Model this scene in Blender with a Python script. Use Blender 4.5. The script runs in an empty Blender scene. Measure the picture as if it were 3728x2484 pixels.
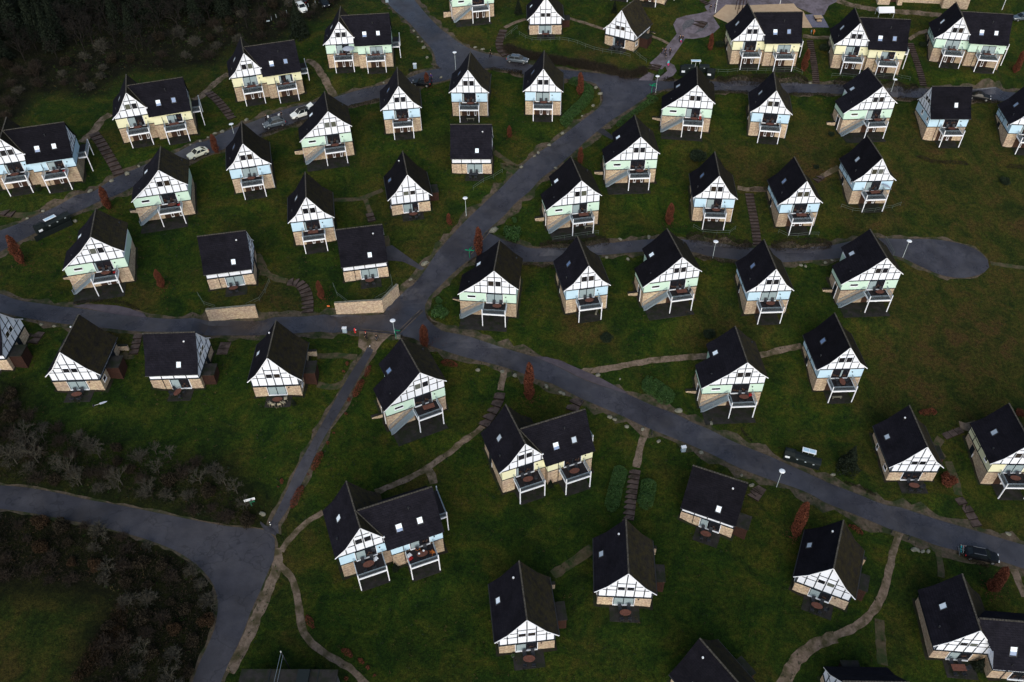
import bpy, bmesh, math, random
from mathutils import Vector, Matrix
from mathutils.geometry import tessellate_polygon
# positions below are metres: x right, y away from the drone, z up
TG = [-0.107476, -0.257062, 0.045898, 0.006659, 0.351583, -1.926597, -8.603899, 3.572361, -2.894123]
PAD = {'A': (-2.2, 2.4, -3.2, 0.6), 'B': (-6.2, 2.4, -4.0, 0.6), 'C': (-2.2, 2.4, -2.8, 0.6), 'E': (-2.4, 9.2, -4.2, 0.4), 'D': (-1.2, 2.4, -2.8, 0.6), 'F': (-2.0, 3.0, -3.2, 0.6), 'G': (-2.2, 9.2, -3.5, 0.4)}
HOUSEPOS = [[-90.745, 132.034, 0.2671, 12.927, 0.004, 'E'], [-72.762, 146.882, 0.3106, 13.763, 0.512, 'E'], [-53.665, 162.331, 0.2942, 14.121, -0.395, 'E'], [-35.341, 172.246, 0.0865, 16.145, 0.398, 'E'], [52.289, 171.073, -0.0204, 15.767, -0.143, 'E'], [74.149, 169.452, -0.1583, 15.005, -0.04, 'E'], [96.73, 172.068, -0.2045, 14.799, -0.065, 'E'], [-21.358, 151.109, 0.1182, 11.983, -0.133, 'A'], [-7.827, 155.644, -0.0383, 12.908, 0.103, 'A'], [7.239, 155.935, -0.0621, 12.697, -0.01, 'A'], [-48.523, 133.858, 0.2435, 9.999, -0.017, 'A'], [-35.49, 121.358, 0.1846, 6.576, -0.512, 'A'], [52.492, 149.015, -0.1721, 10.724, 0.588, 'A'], [105.588, 148.672, -0.1287, 7.271, -0.035, 'A'], [38.233, 128.098, -0.0816, 5.052, -0.105, 'A'], [54.148, 127.338, 0.0274, 4.101, -0.145, 'A'], [69.479, 133.014, 0.0248, 5.005, -0.009, 'A'], [12.948, 106.938, 0.1664, 1.816, 0.371, 'A'], [44.617, 107.502, 0.0247, -0.111, 0.092, 'A'], [53.868, 93.008, 0.02, -4.6, -0.641, 'A'], [-34.318, 143.913, 0.2288, 10.742, -0.383, 'B'], [-61.94, 126.583, 0.2393, 9.305, -0.442, 'B'], [-68.45, 109.386, 0.2368, 7.649, -0.256, 'B'], [37.342, 150.945, -0.1551, 11.18, 0.135, 'B'], [73.918, 150.682, 0.0419, 10.322, 0.526, 'B'], [24.828, 137.34, 0.0245, 7.901, -0.061, 'B'], [12.979, 126.408, 0.1683, 5.686, -0.086, 'B'], [-2.758, 105.869, -0.1153, 1.928, -0.221, 'B'], [29.019, 109.692, 0.1733, 1.05, -0.113, 'B'], [64.332, 110.469, 0.031, -0.53, 0.135, 'B'], [-13.9, 85.683, 0.4385, -0.95, -0.419, 'B'], [36.549, 89.433, 0.0297, -3.885, -0.368, 'B'], [-6.347, 190.642, 0.2003, 18.782, -0.151, 'B'], [8.806, 182.581, -0.0143, 18.119, 0.016, 'C'], [25.028, 177.456, -0.5635, 17.047, -0.328, 'C'], [-18.413, 128.389, 0.1888, 7.998, 0.478, 'C'], [-66.488, 86.883, 0.023, 5.198, 0.184, 'C'], [-36.393, 86.79, 0.0316, 3.313, 1.676, 'C'], [61.294, 76.248, -0.027, -7.239, 0.287, 'C'], [14.461, 55.297, -0.0678, -5.562, 0.643, 'C'], [1.216, 48.933, 0.101, -5.061, 0.223, 'C'], [41.982, 56.966, -0.4456, -8.084, 0.231, 'C'], [26.86, 40.487, 0.5733, -7.578, 0.085, 'C'], [-81.389, 89.673, 0.0383, 7.093, -0.207, 'D'], [27.37, 195.978, -0.3687, 21.078, 0.134, 'E'], [-7.246, 139.126, -0.0339, 9.51, 0.177, 'D'], [-25.403, 112.645, 0.1728, 5.13, 0.267, 'D'], [-47.903, 109.365, 0.1848, 6.697, 0.722, 'D'], [-52.326, 88.373, 0.0209, 3.568, 0.077, 'D'], [27.902, 67.737, -0.4299, -6.422, -0.214, 'D'], [42.994, 38.583, -0.0318, -9.519, -0.548, 'D'], [89.224, 149.85, -0.0371, 8.568, -0.199, 'F'], [1.61, 74.098, 0.3563, -3.874, -0.497, 'E'], [76.583, 76.325, -0.0347, -8.773, -0.091, 'E'], [-20.097, 60.136, 0.3578, -3.181, -0.516, 'E'], [58.561, 48.815, -0.1068, -9.701, 0.372, 'G']]
TERRACES = [([(-50.5, 101.73), (-42.57, 102.82), (-41.8, 97.28), (-49.73, 96.19)], 4.24, 3.0), ([(-29.84, 104.49), (-21.87, 105.34), (-19.33, 109.27), (-14.58, 106.3), (-19.57, 100.23), (-29.26, 98.92)], 3.0, 3.0), ([(-51.08, 104.04), (-43.02, 104.97), (-43.26, 107.06), (-51.32, 106.13)], 6.65, 0.95), ([(-30.17, 106.73), (-22.59, 107.22), (-20.76, 110.82), (-22.41, 111.77), (-23.37, 108.95), (-30.31, 108.62)], 5.08, 0.95)]
ZONES = [(94.3, 137.9, 30, 0, 0.6), (82.5, 138.7, 18, 0, 0.55), (87.6, 110.9, 28, 0, 0.65), (72.9, 105.4, 18, 0, 0.55), (74.9, 98.2, 22, 0, 0.6), (84.6, 96.3, 18, 0, 0.6), (37.5, 103.2, 12, 0, 0.6), (15.1, 103.9, 9, 0, 0.5), (90.9, 142.4, 20, 0, 0.5), (62.8, 145.4, 14, 0, 0.6), (41.4, 142.3, 12, 0, 0.5), (-65.9, 103.2, 10, 0, 0.6), (-39.6, 108.7, 8, 0, 0.7), (-5.4, 113.1, 4, 0, 0.8), (-23.6, 170.9, 7, 0, 0.4), (20.5, 174.4, 8, 0, 0.5), (70.3, 128.3, 9, 0, 0.8), (80.8, 103.3, 16, 0, 0.8), (68.8, 140.7, 10, 0, 0.5), (54.5, 139.4, 12, 0, 0.5), (-28.5, 117.6, 10, 2, 0.75), (-34.0, 111.9, 8, 2, 0.75), (-53.5, 83.9, 16, 2, 0.75), (12.6, 71.8, 12, 2, 0.75), (7.1, 66.2, 14, 2, 0.75), (21.4, 59.2, 16, 2, 0.75), (-12.5, 53.5, 12, 2, 0.75), (-83.5, 135.8, 8, 2, 0.75), (-62.2, 118.8, 10, 2, 0.75), (-35.2, 81.9, 8, 2, 0.75), (4.5, 155.3, 8, 2, 0.75), (21.3, 104.9, 8, 2, 0.75), (-15.2, 152.1, 7, 2, 0.75), (40.7, 51.4, 10, 2, 0.75), (-65.8, 85.0, 12, 2, 0.75), (58.0, 112.7, 8, 2, 0.75)]
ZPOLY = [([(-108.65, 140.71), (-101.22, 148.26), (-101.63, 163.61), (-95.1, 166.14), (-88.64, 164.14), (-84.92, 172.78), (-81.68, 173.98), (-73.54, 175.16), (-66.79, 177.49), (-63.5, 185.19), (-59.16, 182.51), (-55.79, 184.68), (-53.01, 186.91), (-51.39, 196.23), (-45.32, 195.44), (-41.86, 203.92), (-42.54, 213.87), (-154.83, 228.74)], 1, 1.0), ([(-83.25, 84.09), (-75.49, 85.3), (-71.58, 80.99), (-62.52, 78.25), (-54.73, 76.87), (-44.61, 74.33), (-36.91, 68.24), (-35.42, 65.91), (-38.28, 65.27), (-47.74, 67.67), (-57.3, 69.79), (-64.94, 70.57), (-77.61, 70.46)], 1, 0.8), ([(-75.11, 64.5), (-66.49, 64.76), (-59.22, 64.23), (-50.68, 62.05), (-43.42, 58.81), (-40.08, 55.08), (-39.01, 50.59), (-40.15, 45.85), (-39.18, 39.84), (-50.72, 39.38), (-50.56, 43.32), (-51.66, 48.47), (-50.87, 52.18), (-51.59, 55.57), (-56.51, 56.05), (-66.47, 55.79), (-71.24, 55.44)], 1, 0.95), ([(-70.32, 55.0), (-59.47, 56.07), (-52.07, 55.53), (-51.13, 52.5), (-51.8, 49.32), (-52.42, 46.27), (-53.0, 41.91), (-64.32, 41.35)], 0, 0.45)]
ROADS = [('main_road', 'asphalt', 0.03, 0.8, [(-31.48, 206.17), (-26.91, 196.73), (-22.53, 189.8), (-19.16, 183.09), (-17.11, 179.25), (-16.05, 176.05), (-15.38, 172.56), (-12.87, 170.2), (-9.3, 170.07), (-4.46, 171.24), (-0.63, 170.36), (3.18, 168.85), (3.43, 168.65), (8.08, 167.56), (12.35, 167.1), (15.35, 166.69), (18.56, 165.73), (19.8, 163.83), (20.22, 161.23), (19.8, 159.07)], [(-22.99, 202.84), (-18.92, 193.73), (-14.46, 185.65), (-11.4, 181.75), (-8.69, 178.85), (-5.79, 176.9), (-1.89, 175.17), (0.44, 174.41), (0.08, 174.85), (5.67, 171.74), (12.5, 170.01), (18.79, 168.99), (24.52, 167.75), (28.17, 166.31), (29.47, 164.35), (29.72, 162.09)]), ('diagonal_road', 'asphalt', 0.036, 0.9, [(18.75, 168.41), (19.8, 163.83), (20.22, 161.23), (19.8, 159.07), (17.91, 156.64), (15.05, 153.92), (11.48, 150.24), (8.49, 147.27), (4.85, 143.99), (2.21, 140.77), (0.1, 137.92), (-0.96, 136.35), (-4.36, 132.03), (-8.28, 126.9), (-11.42, 122.28), (-13.64, 118.68), (-14.99, 115.72), (-16.14, 113.58), (-17.28, 111.71), (-19.13, 110.53), (-20.82, 108.43), (-21.84, 106.18), (-22.19, 103.55), (-21.3, 100.64)], [(30.71, 166.59), (30.62, 163.55), (29.64, 161.36), (27.16, 158.91), (23.96, 156.19), (21.09, 153.86), (18.75, 151.55), (15.39, 147.96), (12.1, 144.1), (9.15, 140.93), (6.28, 138.1), (3.9, 134.7), (1.13, 131.66), (-0.91, 128.68), (-3.12, 126.02), (-4.77, 123.71), (-5.61, 119.9), (-7.92, 117.41), (-10.38, 114.68), (-12.57, 111.74), (-14.31, 109.36), (-15.06, 107.51), (-14.72, 105.16), (-14.04, 103.15)]), ('upper_road', 'asphalt', 0.042, 0.7, [(28.42, 166.3), (30.91, 166.12), (35.89, 165.73), (44.65, 165.47), (56.01, 164.54), (59.03, 164.43), (65.44, 164.68), (69.32, 164.23), (73.08, 163.39), (81.01, 162.41), (88.13, 164.01), (91.43, 163.93), (100.45, 164.18), (111.54, 163.81), (116.52, 163.43)], [(29.43, 161.73), (31.76, 162.58), (35.61, 163.57), (44.22, 162.71), (51.36, 162.14), (59.83, 161.89), (69.79, 161.69), (82.7, 161.01), (90.46, 161.39), (99.3, 161.14), (105.24, 161.28), (110.71, 161.39), (115.74, 161.22)]), ('lower_left_lane', 'asphalt', 0.048, 0.8, [(-11.87, 170.79), (-14.95, 171.29), (-18.47, 170.11), (-21.16, 168.33), (-25.79, 166.09), (-30.67, 164.57), (-36.39, 162.1), (-41.14, 160.43), (-47.14, 157.92), (-53.7, 153.75), (-58.11, 150.35), (-61.58, 146.0), (-64.85, 143.19), (-69.88, 140.23), (-71.69, 138.63), (-75.11, 135.79), (-77.29, 132.75), (-79.41, 130.05), (-82.93, 127.27), (-86.13, 124.35), (-88.32, 121.96), (-90.61, 120.04), (-93.44, 117.17)], [(-9.29, 169.87), (-13.28, 167.19), (-16.77, 166.2), (-19.48, 165.21), (-27.2, 161.67), (-30.31, 160.5), (-33.39, 159.31), (-37.32, 157.21), (-41.26, 155.65), (-45.68, 152.91), (-50.69, 150.2), (-50.02, 149.66), (-55.01, 146.46), (-59.02, 143.68), (-62.22, 141.73), (-71.67, 133.28), (-73.68, 131.18), (-76.14, 129.38), (-78.69, 126.69), (-80.62, 124.94), (-82.31, 123.22), (-83.97, 120.93), (-86.06, 118.32), (-87.72, 116.38), (-88.71, 114.82), (-91.44, 111.93)]), ('middle_road', 'asphalt', 0.054, 0.8, [(-89.27, 106.2), (-85.33, 105.48), (-82.18, 104.39), (-78.36, 104.01), (-72.73, 103.46), (-67.7, 102.84), (-61.92, 102.37), (-56.1, 102.08), (-48.86, 102.96), (-42.64, 103.02), (-38.72, 103.35), (-33.77, 103.95), (-30.17, 105.29), (-23.37, 105.35), (-19.65, 106.46), (-17.54, 107.93)], [(-87.79, 102.32), (-83.87, 101.48), (-79.98, 100.74), (-76.16, 100.22), (-72.4, 99.92), (-66.77, 99.61), (-60.89, 99.22), (-50.09, 99.65), (-41.31, 99.5), (-35.84, 99.84), (-28.46, 101.34), (-25.75, 101.67), (-19.95, 100.89), (-18.74, 100.41), (-16.46, 100.33)]), ('lower_road', 'asphalt', 0.06, 1.0, [(-16.61, 106.38), (-14.69, 104.63), (-13.47, 103.47), (-11.64, 102.14), (-10.03, 101.76), (-7.24, 100.99), (-3.29, 99.62), (1.62, 98.14), (3.86, 97.35), (7.88, 95.32), (11.26, 93.36), (14.26, 92.11), (18.57, 90.71), (22.61, 88.83), (26.44, 87.28), (29.75, 85.33), (33.2, 83.37), (36.71, 81.78), (40.16, 80.22), (41.52, 79.52), (46.58, 76.71), (48.8, 75.41), (52.05, 73.95), (56.04, 72.07), (58.54, 71.54), (60.2, 70.96), (65.13, 69.37), (69.88, 67.95), (75.7, 66.2), (79.0, 65.48)], [(-23.25, 104.17), (-18.74, 100.41), (-16.46, 100.33), (-16.27, 100.26), (-13.29, 98.98), (-8.17, 97.22), (-2.33, 95.65), (1.54, 94.25), (3.54, 93.22), (6.2, 92.41), (8.81, 90.93), (11.39, 89.47), (13.97, 88.26), (17.61, 86.57), (21.19, 84.71), (24.75, 83.16), (28.27, 81.61), (31.7, 79.85), (35.05, 77.9), (39.28, 76.08), (43.16, 74.64), (45.71, 73.27), (46.28, 72.67), (49.44, 71.05), (52.6, 69.58), (55.87, 68.01), (59.69, 66.66), (62.0, 65.62), (64.6, 64.96), (70.16, 63.7), (74.07, 62.39), (77.16, 61.41)]), ('side_road', 'asphalt', 0.066, 0.7, [(-5.21, 124.79), (-3.26, 123.79), (-1.1, 122.53), (2.14, 121.5), (2.02, 121.22), (5.66, 120.62), (8.86, 120.31), (15.37, 121.2), (18.75, 122.39), (26.07, 123.51), (32.01, 123.65), (36.9, 122.79), (45.16, 121.93), (48.52, 122.03), (53.27, 121.8), (57.77, 122.34), (63.29, 123.74), (66.83, 124.51), (70.04, 124.8), (74.1, 124.8), (80.93, 124.94), (86.31, 123.93), (88.42, 122.71), (89.57, 120.66), (89.32, 119.09)], [(-7.71, 117.42), (-5.18, 119.39), (-2.2, 119.53), (2.07, 118.57), (0.46, 117.79), (2.58, 117.72), (7.26, 117.77), (12.0, 118.55), (15.71, 119.46), (18.53, 119.76), (24.67, 120.62), (29.47, 120.84), (34.25, 120.74), (35.46, 120.1), (41.62, 119.17), (50.08, 118.79), (55.0, 119.34), (59.48, 119.77), (64.07, 120.55), (67.51, 121.04), (71.48, 120.91), (73.13, 120.45), (76.72, 118.23), (79.62, 116.81), (82.82, 116.4), (85.16, 116.77), (87.7, 117.72), (89.32, 119.09)]), ('access_road', 'asphalt_light', 0.03, 0.3, [(-75.05, 69.9), (-71.9, 69.67), (-68.81, 69.63), (-63.97, 69.06), (-60.0, 68.32), (-55.77, 67.77), (-49.16, 66.66), (-44.21, 65.82), (-40.15, 65.26), (-37.46, 65.2), (-35.4, 65.16), (-33.89, 64.61), (-33.36, 62.53), (-33.13, 61.15), (-33.57, 59.22), (-34.0, 56.64), (-34.68, 53.29), (-35.17, 49.43), (-35.88, 46.32), (-36.36, 43.06)], [(-73.65, 66.43), (-70.5, 66.04), (-67.41, 65.81), (-62.65, 65.17), (-57.84, 64.42), (-54.57, 63.73), (-51.28, 62.95), (-47.94, 61.91), (-45.37, 60.84), (-42.67, 59.11), (-40.76, 57.37), (-39.61, 55.61), (-38.91, 53.51), (-38.64, 50.8), (-38.92, 48.45), (-39.39, 45.85), (-39.59, 42.92)]), ('footpath', 'asphalt_light', 0.036, 0.45, [(-23.98, 97.91), (-26.37, 91.82), (-28.62, 84.83), (-30.38, 79.44), (-31.98, 74.85), (-33.1, 70.81), (-34.05, 67.79), (-34.46, 66.32), (-34.82, 65.06)], [(-23.0, 97.51), (-25.03, 91.13), (-27.45, 83.74), (-29.01, 79.41), (-30.19, 75.23), (-31.51, 71.14), (-32.7, 67.91), (-33.49, 66.22), (-33.17, 64.66)])]
AREAS = [('layby', 'layby_paving', 0.075, [(-73.21, 103.74), (-71.82, 104.21), (-68.92, 104.19), (-66.09, 104.2), (-63.82, 103.92), (-61.54, 103.1), (-60.72, 102.19), (-67.7, 102.84)]), ('layby', 'layby_paving', 0.079, [(3.57, 97.53), (5.82, 97.41), (8.14, 96.64), (11.36, 95.03), (14.37, 93.61), (18.42, 91.09), (18.94, 90.58), (14.26, 92.16), (11.26, 93.42), (7.88, 95.39)]), ('asphalt_apron', 'asphalt_light', 0.025, [(-22.65, 120.65), (-21.59, 120.66), (-19.12, 118.51), (-15.4, 115.43), (-16.0, 115.01), (-19.44, 116.88), (-22.39, 117.1)]), ('asphalt_apron', 'asphalt_light', 0.027, [(18.51, 151.55), (19.49, 151.87), (21.46, 149.56), (21.14, 148.59), (18.22, 150.89)]), ('gravel_patch', 'gravel', 0.016, [(-25.74, 101.61), (-19.94, 100.8), (-21.73, 98.68), (-22.61, 97.27), (-24.1, 96.88), (-25.49, 97.81)]), ('gravel_patch', 'gravel', 0.022, [(-37.9, 92.88), (-36.73, 94.83), (-35.25, 92.5), (-35.76, 87.92), (-35.75, 85.95), (-36.29, 84.04), (-37.3, 85.99)]), ('tarmac_patch', 'asphalt_dark', 0.08, [(-35.89, 66.28), (-35.09, 65.74), (-34.17, 65.46), (-33.43, 64.82), (-33.51, 64.32), (-34.45, 64.74), (-35.12, 64.95), (-35.89, 65.99)]), ('plaza', 'paving', 0.03, [(38.03, 184.77), (39.08, 186.79), (41.34, 187.73), (44.67, 188.44), (46.97, 189.43), (47.97, 190.69), (48.51, 188.94), (47.45, 187.29), (47.93, 185.18), (48.44, 183.31), (46.52, 181.14), (44.51, 180.0), (41.82, 179.51), (39.77, 179.81), (38.41, 181.49)]), ('plaza', 'paving', 0.034, [(31.31, 171.95), (33.36, 174.2), (35.84, 177.63), (38.72, 181.88), (40.31, 179.98), (37.65, 175.55), (35.38, 171.77), (33.28, 169.17), (32.11, 169.99)]), ('plaza', 'paving', 0.038, [(35.17, 172.17), (36.55, 170.94), (36.81, 169.01), (35.87, 167.52), (33.42, 166.09), (31.66, 166.09), (33.35, 167.63), (34.8, 169.1), (34.52, 171.04)]), ('plaza', 'paving', 0.042, [(30.72, 168.89), (31.89, 168.07), (31.16, 166.11), (28.29, 166.3), (28.75, 167.05)]), ('plaza', 'paving', 0.026, [(46.08, 190.76), (48.86, 194.67), (61.63, 194.08), (60.97, 190.6), (51.05, 191.35), (48.11, 188.11), (46.57, 188.59)]), ('plaza', 'paving', 0.022, [(55.69, 194.34), (76.07, 193.69), (77.3, 191.96), (74.74, 190.28), (72.91, 186.98), (70.76, 187.0), (67.09, 189.99), (66.77, 191.07), (56.46, 190.99)]), ('sandpit', 'sand', 0.034, [(47.5, 187.28), (51.05, 191.35), (60.97, 190.6), (64.44, 190.49), (62.81, 182.3), (50.51, 184.68)]), ('sandpit', 'sand', 0.03, [(57.0, 190.97), (66.8, 191.19), (67.27, 189.56), (68.4, 188.28), (68.53, 187.24), (69.27, 182.58), (67.03, 182.61), (55.64, 183.3)]), ('play_surface', 'rubber', 0.036, [(68.43, 187.12), (72.41, 187.39), (73.06, 182.63), (69.31, 182.74)]), ('stone_paving', 'dark_stone', 0.046, [(39.95, 184.26), (41.09, 185.86), (42.77, 186.41), (43.05, 185.57), (42.17, 183.95), (40.74, 183.2), (39.96, 182.3)]), ('stone_paving', 'dark_stone', 0.047, [(45.28, 185.27), (45.96, 184.84), (45.86, 183.81), (44.6, 182.42), (42.19, 181.22), (43.27, 182.39), (44.35, 183.45)])]
PATHL = [('gravel_path', 'gravel', 0.9, [(-27.57, 68.37), (-28.91, 67.37), (-30.19, 66.12), (-31.09, 64.63), (-32.0, 63.33), (-32.42, 62.07)]), ('gravel_path', 'gravel', 1.0, [(-32.41, 60.15), (-31.86, 59.67), (-30.59, 58.54), (-29.49, 56.56), (-28.86, 54.59), (-27.89, 51.39), (-26.56, 49.55), (-25.22, 48.51), (-23.3, 47.35), (-21.12, 46.2), (-19.17, 44.48), (-18.19, 43.44)]), ('gravel_verge', 'gravel', 1.5, [(-32.9, 62.57), (-32.67, 59.45), (-33.19, 56.02), (-33.8, 53.02), (-34.26, 50.27), (-34.79, 47.44), (-35.67, 45.14)]), ('gravel_path', 'gravel', 1.1, [(-1.37, 94.88), (-1.68, 92.96), (-2.07, 90.96)]), ('gravel_path', 'gravel', 1.0, [(-4.42, 84.62), (-5.87, 83.08), (-7.48, 81.73), (-9.59, 79.6), (-11.32, 78.09), (-13.86, 75.95), (-16.36, 74.24), (-18.84, 72.94), (-20.46, 71.99)]), ('gravel_path', 'gravel', 1.3, [(-13.18, 76.39), (-12.42, 75.22), (-12.01, 73.86)]), ('gravel_path', 'gravel', 1.2, [(21.39, 84.82), (20.52, 83.0), (19.6, 80.47), (18.83, 77.59)]), ('gravel_path', 'gravel', 1.2, [(11.32, 94.42), (12.52, 94.9), (13.89, 94.98), (17.48, 95.8), (21.54, 96.93), (26.63, 97.9), (30.71, 98.42), (33.76, 98.68), (38.77, 98.56), (43.57, 99.41), (45.79, 100.17), (50.1, 101.26)]), ('worn_path', 'worn', 1.5, [(10.97, 63.92), (8.5, 62.04), (5.09, 59.66)]), ('gravel_path', 'gravel', 1.15, [(57.19, 67.71), (55.47, 65.07), (53.72, 61.78), (51.46, 57.89), (49.15, 55.31), (46.03, 53.12), (42.3, 51.54)]), ('gravel_path', 'gravel', 1.7, [(42.96, 51.67), (39.5, 50.47), (36.75, 48.39), (34.5, 45.63), (33.73, 44.39)]), ('worn_path', 'worn', 1.4, [(49.83, 54.33), (48.77, 49.96), (48.33, 48.1)]), ('worn_path', 'worn', 1.0, [(61.98, 65.06), (61.56, 62.68), (60.92, 60.7)]), ('gravel_path', 'gravel', 1.3, [(72.43, 62.33), (72.35, 60.53), (72.29, 58.05)]), ('worn_path', 'worn', 1.3, [(68.84, 79.91), (68.92, 76.86), (68.48, 74.06)]), ('gravel_path', 'gravel', 1.6, [(73.11, 86.61), (74.63, 86.45), (76.27, 87.16)]), ('worn_path', 'worn', 1.4, [(69.12, 84.11), (67.83, 82.58), (68.28, 80.5)]), ('gravel_path', 'gravel', 1.8, [(-81.53, 155.11), (-82.67, 153.42), (-82.99, 151.4), (-83.31, 149.44), (-84.43, 145.65)]), ('gravel_path', 'gravel', 1.7, [(-61.07, 171.66), (-62.94, 168.51), (-64.1, 165.81), (-64.82, 163.56), (-66.23, 161.24)]), ('gravel_path', 'gravel', 1.6, [(-44.71, 175.45), (-42.74, 174.36), (-40.32, 169.82), (-38.23, 165.17), (-36.64, 162.1)]), ('gravel_path', 'gravel', 1.0, [(4.57, 189.0), (1.29, 187.43), (-0.34, 185.93)]), ('gravel_path', 'gravel', 0.9, [(14.01, 188.65), (17.4, 186.85), (21.24, 184.48), (22.78, 183.77)]), ('gravel_path', 'gravel', 0.8, [(32.56, 181.0), (34.51, 179.69), (36.4, 177.99)]), ('gravel_path', 'gravel', 1.7, [(77.08, 192.17), (80.71, 190.25), (85.79, 188.84), (93.73, 187.99), (100.38, 187.41)]), ('gravel_path', 'gravel', 1.2, [(66.58, 179.86), (69.61, 179.25), (72.5, 179.24)]), ('gravel_path', 'gravel', 1.0, [(90.42, 178.97), (92.83, 180.93), (95.58, 182.09)]), ('gravel_path', 'gravel', 1.1, [(44.66, 136.32), (46.87, 135.78), (50.85, 136.04), (46.93, 135.92), (50.6, 135.84)]), ('gravel_path', 'gravel', 1.2, [(65.97, 141.6), (63.56, 140.25), (61.96, 139.35)]), ('worn_path', 'worn', 0.9, [(89.92, 120.03), (92.43, 119.76), (96.14, 119.31), (99.44, 119.1)]), ('worn_path', 'worn', 1.1, [(-33.51, 132.11), (-30.62, 132.1), (-27.99, 132.5), (-24.36, 134.6)]), ('worn_path', 'worn', 1.0, [(-27.51, 132.18), (-26.91, 130.48), (-26.2, 128.67)]), ('worn_path', 'worn', 1.1, [(-22.81, 122.88), (-22.31, 120.38)]), ('worn_path', 'worn', 1.4, [(-45.22, 117.21), (-43.63, 113.89), (-41.52, 112.12), (-39.22, 111.51)]), ('worn_path', 'worn', 1.2, [(-45.4, 117.48), (-43.84, 115.01), (-43.69, 112.45)]), ('worn_path', 'worn', 1.3, [(-62.6, 94.7), (-61.46, 93.83), (-60.63, 94.13)]), ('worn_path', 'worn', 1.2, [(-25.49, 95.72), (-28.09, 95.7), (-31.74, 95.14)]), ('worn_path', 'worn', 1.2, [(-31.0, 89.59), (-28.46, 89.45), (-26.45, 90.89)]), ('worn_path', 'worn', 1.1, [(-2.98, 145.19), (0.02, 142.31), (1.85, 140.76), (-1.47, 141.65), (1.27, 139.34)]), ('worn_path', 'worn', 1.8, [(-96.09, 134.85), (-96.55, 132.72)]), ('worn_path', 'worn', 1.6, [(-92.57, 124.29), (-90.14, 124.24), (-87.21, 124.55), (-85.74, 125.01)])]
FLIGHTS = [(2.0, 1.3, [(-83.08, 148.68), (-80.82, 145.76), (-78.45, 142.28), (-76.18, 138.97), (-74.63, 136.46)]), (1.8, 1.1, [(-64.05, 164.49), (-61.78, 161.99), (-59.39, 158.73), (-56.98, 155.19)]), (1.7, 1.2, [(-0.61, 185.26), (-1.3, 182.33), (-1.71, 179.69), (-1.2, 177.04), (-0.18, 175.28)]), (1.4, 0.8, [(-26.41, 128.53), (-25.68, 126.33)]), (2.0, 0.9, [(-39.12, 111.52), (-37.4, 111.39), (-35.98, 109.86), (-35.19, 107.76), (-34.74, 104.59)]), (1.6, 0.75, [(46.73, 134.94), (46.62, 132.28), (46.57, 128.66), (46.38, 125.08), (46.17, 122.64)]), (1.5, 0.8, [(61.99, 139.49), (60.32, 138.17)]), (1.4, 0.65, [(67.79, 178.49), (67.42, 174.51), (67.06, 170.45), (66.29, 164.86)]), (1.4, 0.65, [(90.24, 177.84), (90.12, 173.08), (89.98, 168.82), (89.6, 164.69)]), (1.4, 1.0, [(-61.21, 98.7), (-61.06, 96.74), (-60.91, 94.47)]), (1.8, 1.2, [(-47.09, 98.03), (-47.14, 96.66), (-47.15, 95.14)]), (1.8, 1.2, [(-76.51, 98.03), (-76.71, 96.77), (-76.9, 95.53)]), (1.7, 1.3, [(-2.07, 90.52), (-2.37, 88.99), (-3.12, 87.23), (-4.05, 85.7), (-4.78, 84.18)]), (1.7, 0.8, [(18.6, 77.18), (17.82, 74.15), (17.15, 71.18), (16.5, 68.44), (16.39, 69.0)]), (2.0, 1.1, [(10.64, 89.67), (9.81, 88.39), (9.37, 87.34)]), (2.2, 1.2, [(37.57, 74.93), (35.89, 72.91)]), (2.0, 1.2, [(72.95, 86.18), (71.34, 85.47), (69.53, 84.76)]), (1.5, 1.1, [(68.34, 73.66), (68.82, 71.92), (68.96, 72.31), (69.24, 70.58), (69.51, 68.88)]), (1.8, 1.0, [(-91.95, 124.88), (-91.06, 124.59), (-89.8, 124.43)]), (2.6, 0.7, [(32.66, 171.51), (31.69, 169.62)]), (3.0, 0.9, [(44.68, 185.71), (43.35, 183.9)]), (1.6, 1.2, [(36.08, 73.7), (37.6, 74.93)]), (1.2, 0.7, [(45.67, 193.45), (47.02, 191.6)])]
STEPNAMES = ['curving log steps below the far-left yellow double chalet', 'log steps between the two upper-left yellow double chalets', 'curved log steps left of the planted bank by the grey estate car', 'short steps behind the low chalet with the bent wall', 'long curved steps between the two stone retaining walls', 'long straight log steps above the side road', 'short steps to the chalet with the meadow parasol', 'long steps right of the yellow double chalet below the sand', 'long steps left of the top right green double chalet', 'narrow grey steps between two low chalets below the middle road', 'short steps right of the plain-roofed low chalet below the middle road', 'log steps between the two leftmost low chalets below the road', 'wide log steps behind the yellow double chalet below the road', 'long log steps between two dark green hedges at the bottom', 'short steps from the lower road to the yellow double chalet', 'short steps near the lamp of the lower road', 'fan of log steps right of the low chalet with the red shrub', 'log steps running down to the lower road near the right edge', 'short log steps at the far-left end of the winding lane', 'broad steps at the foot of the paved walk', 'broad steps in the middle of the round plaza', 'faint log steps below the lower road lamp', 'small flight of steps at the top edge above the plaza']
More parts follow.
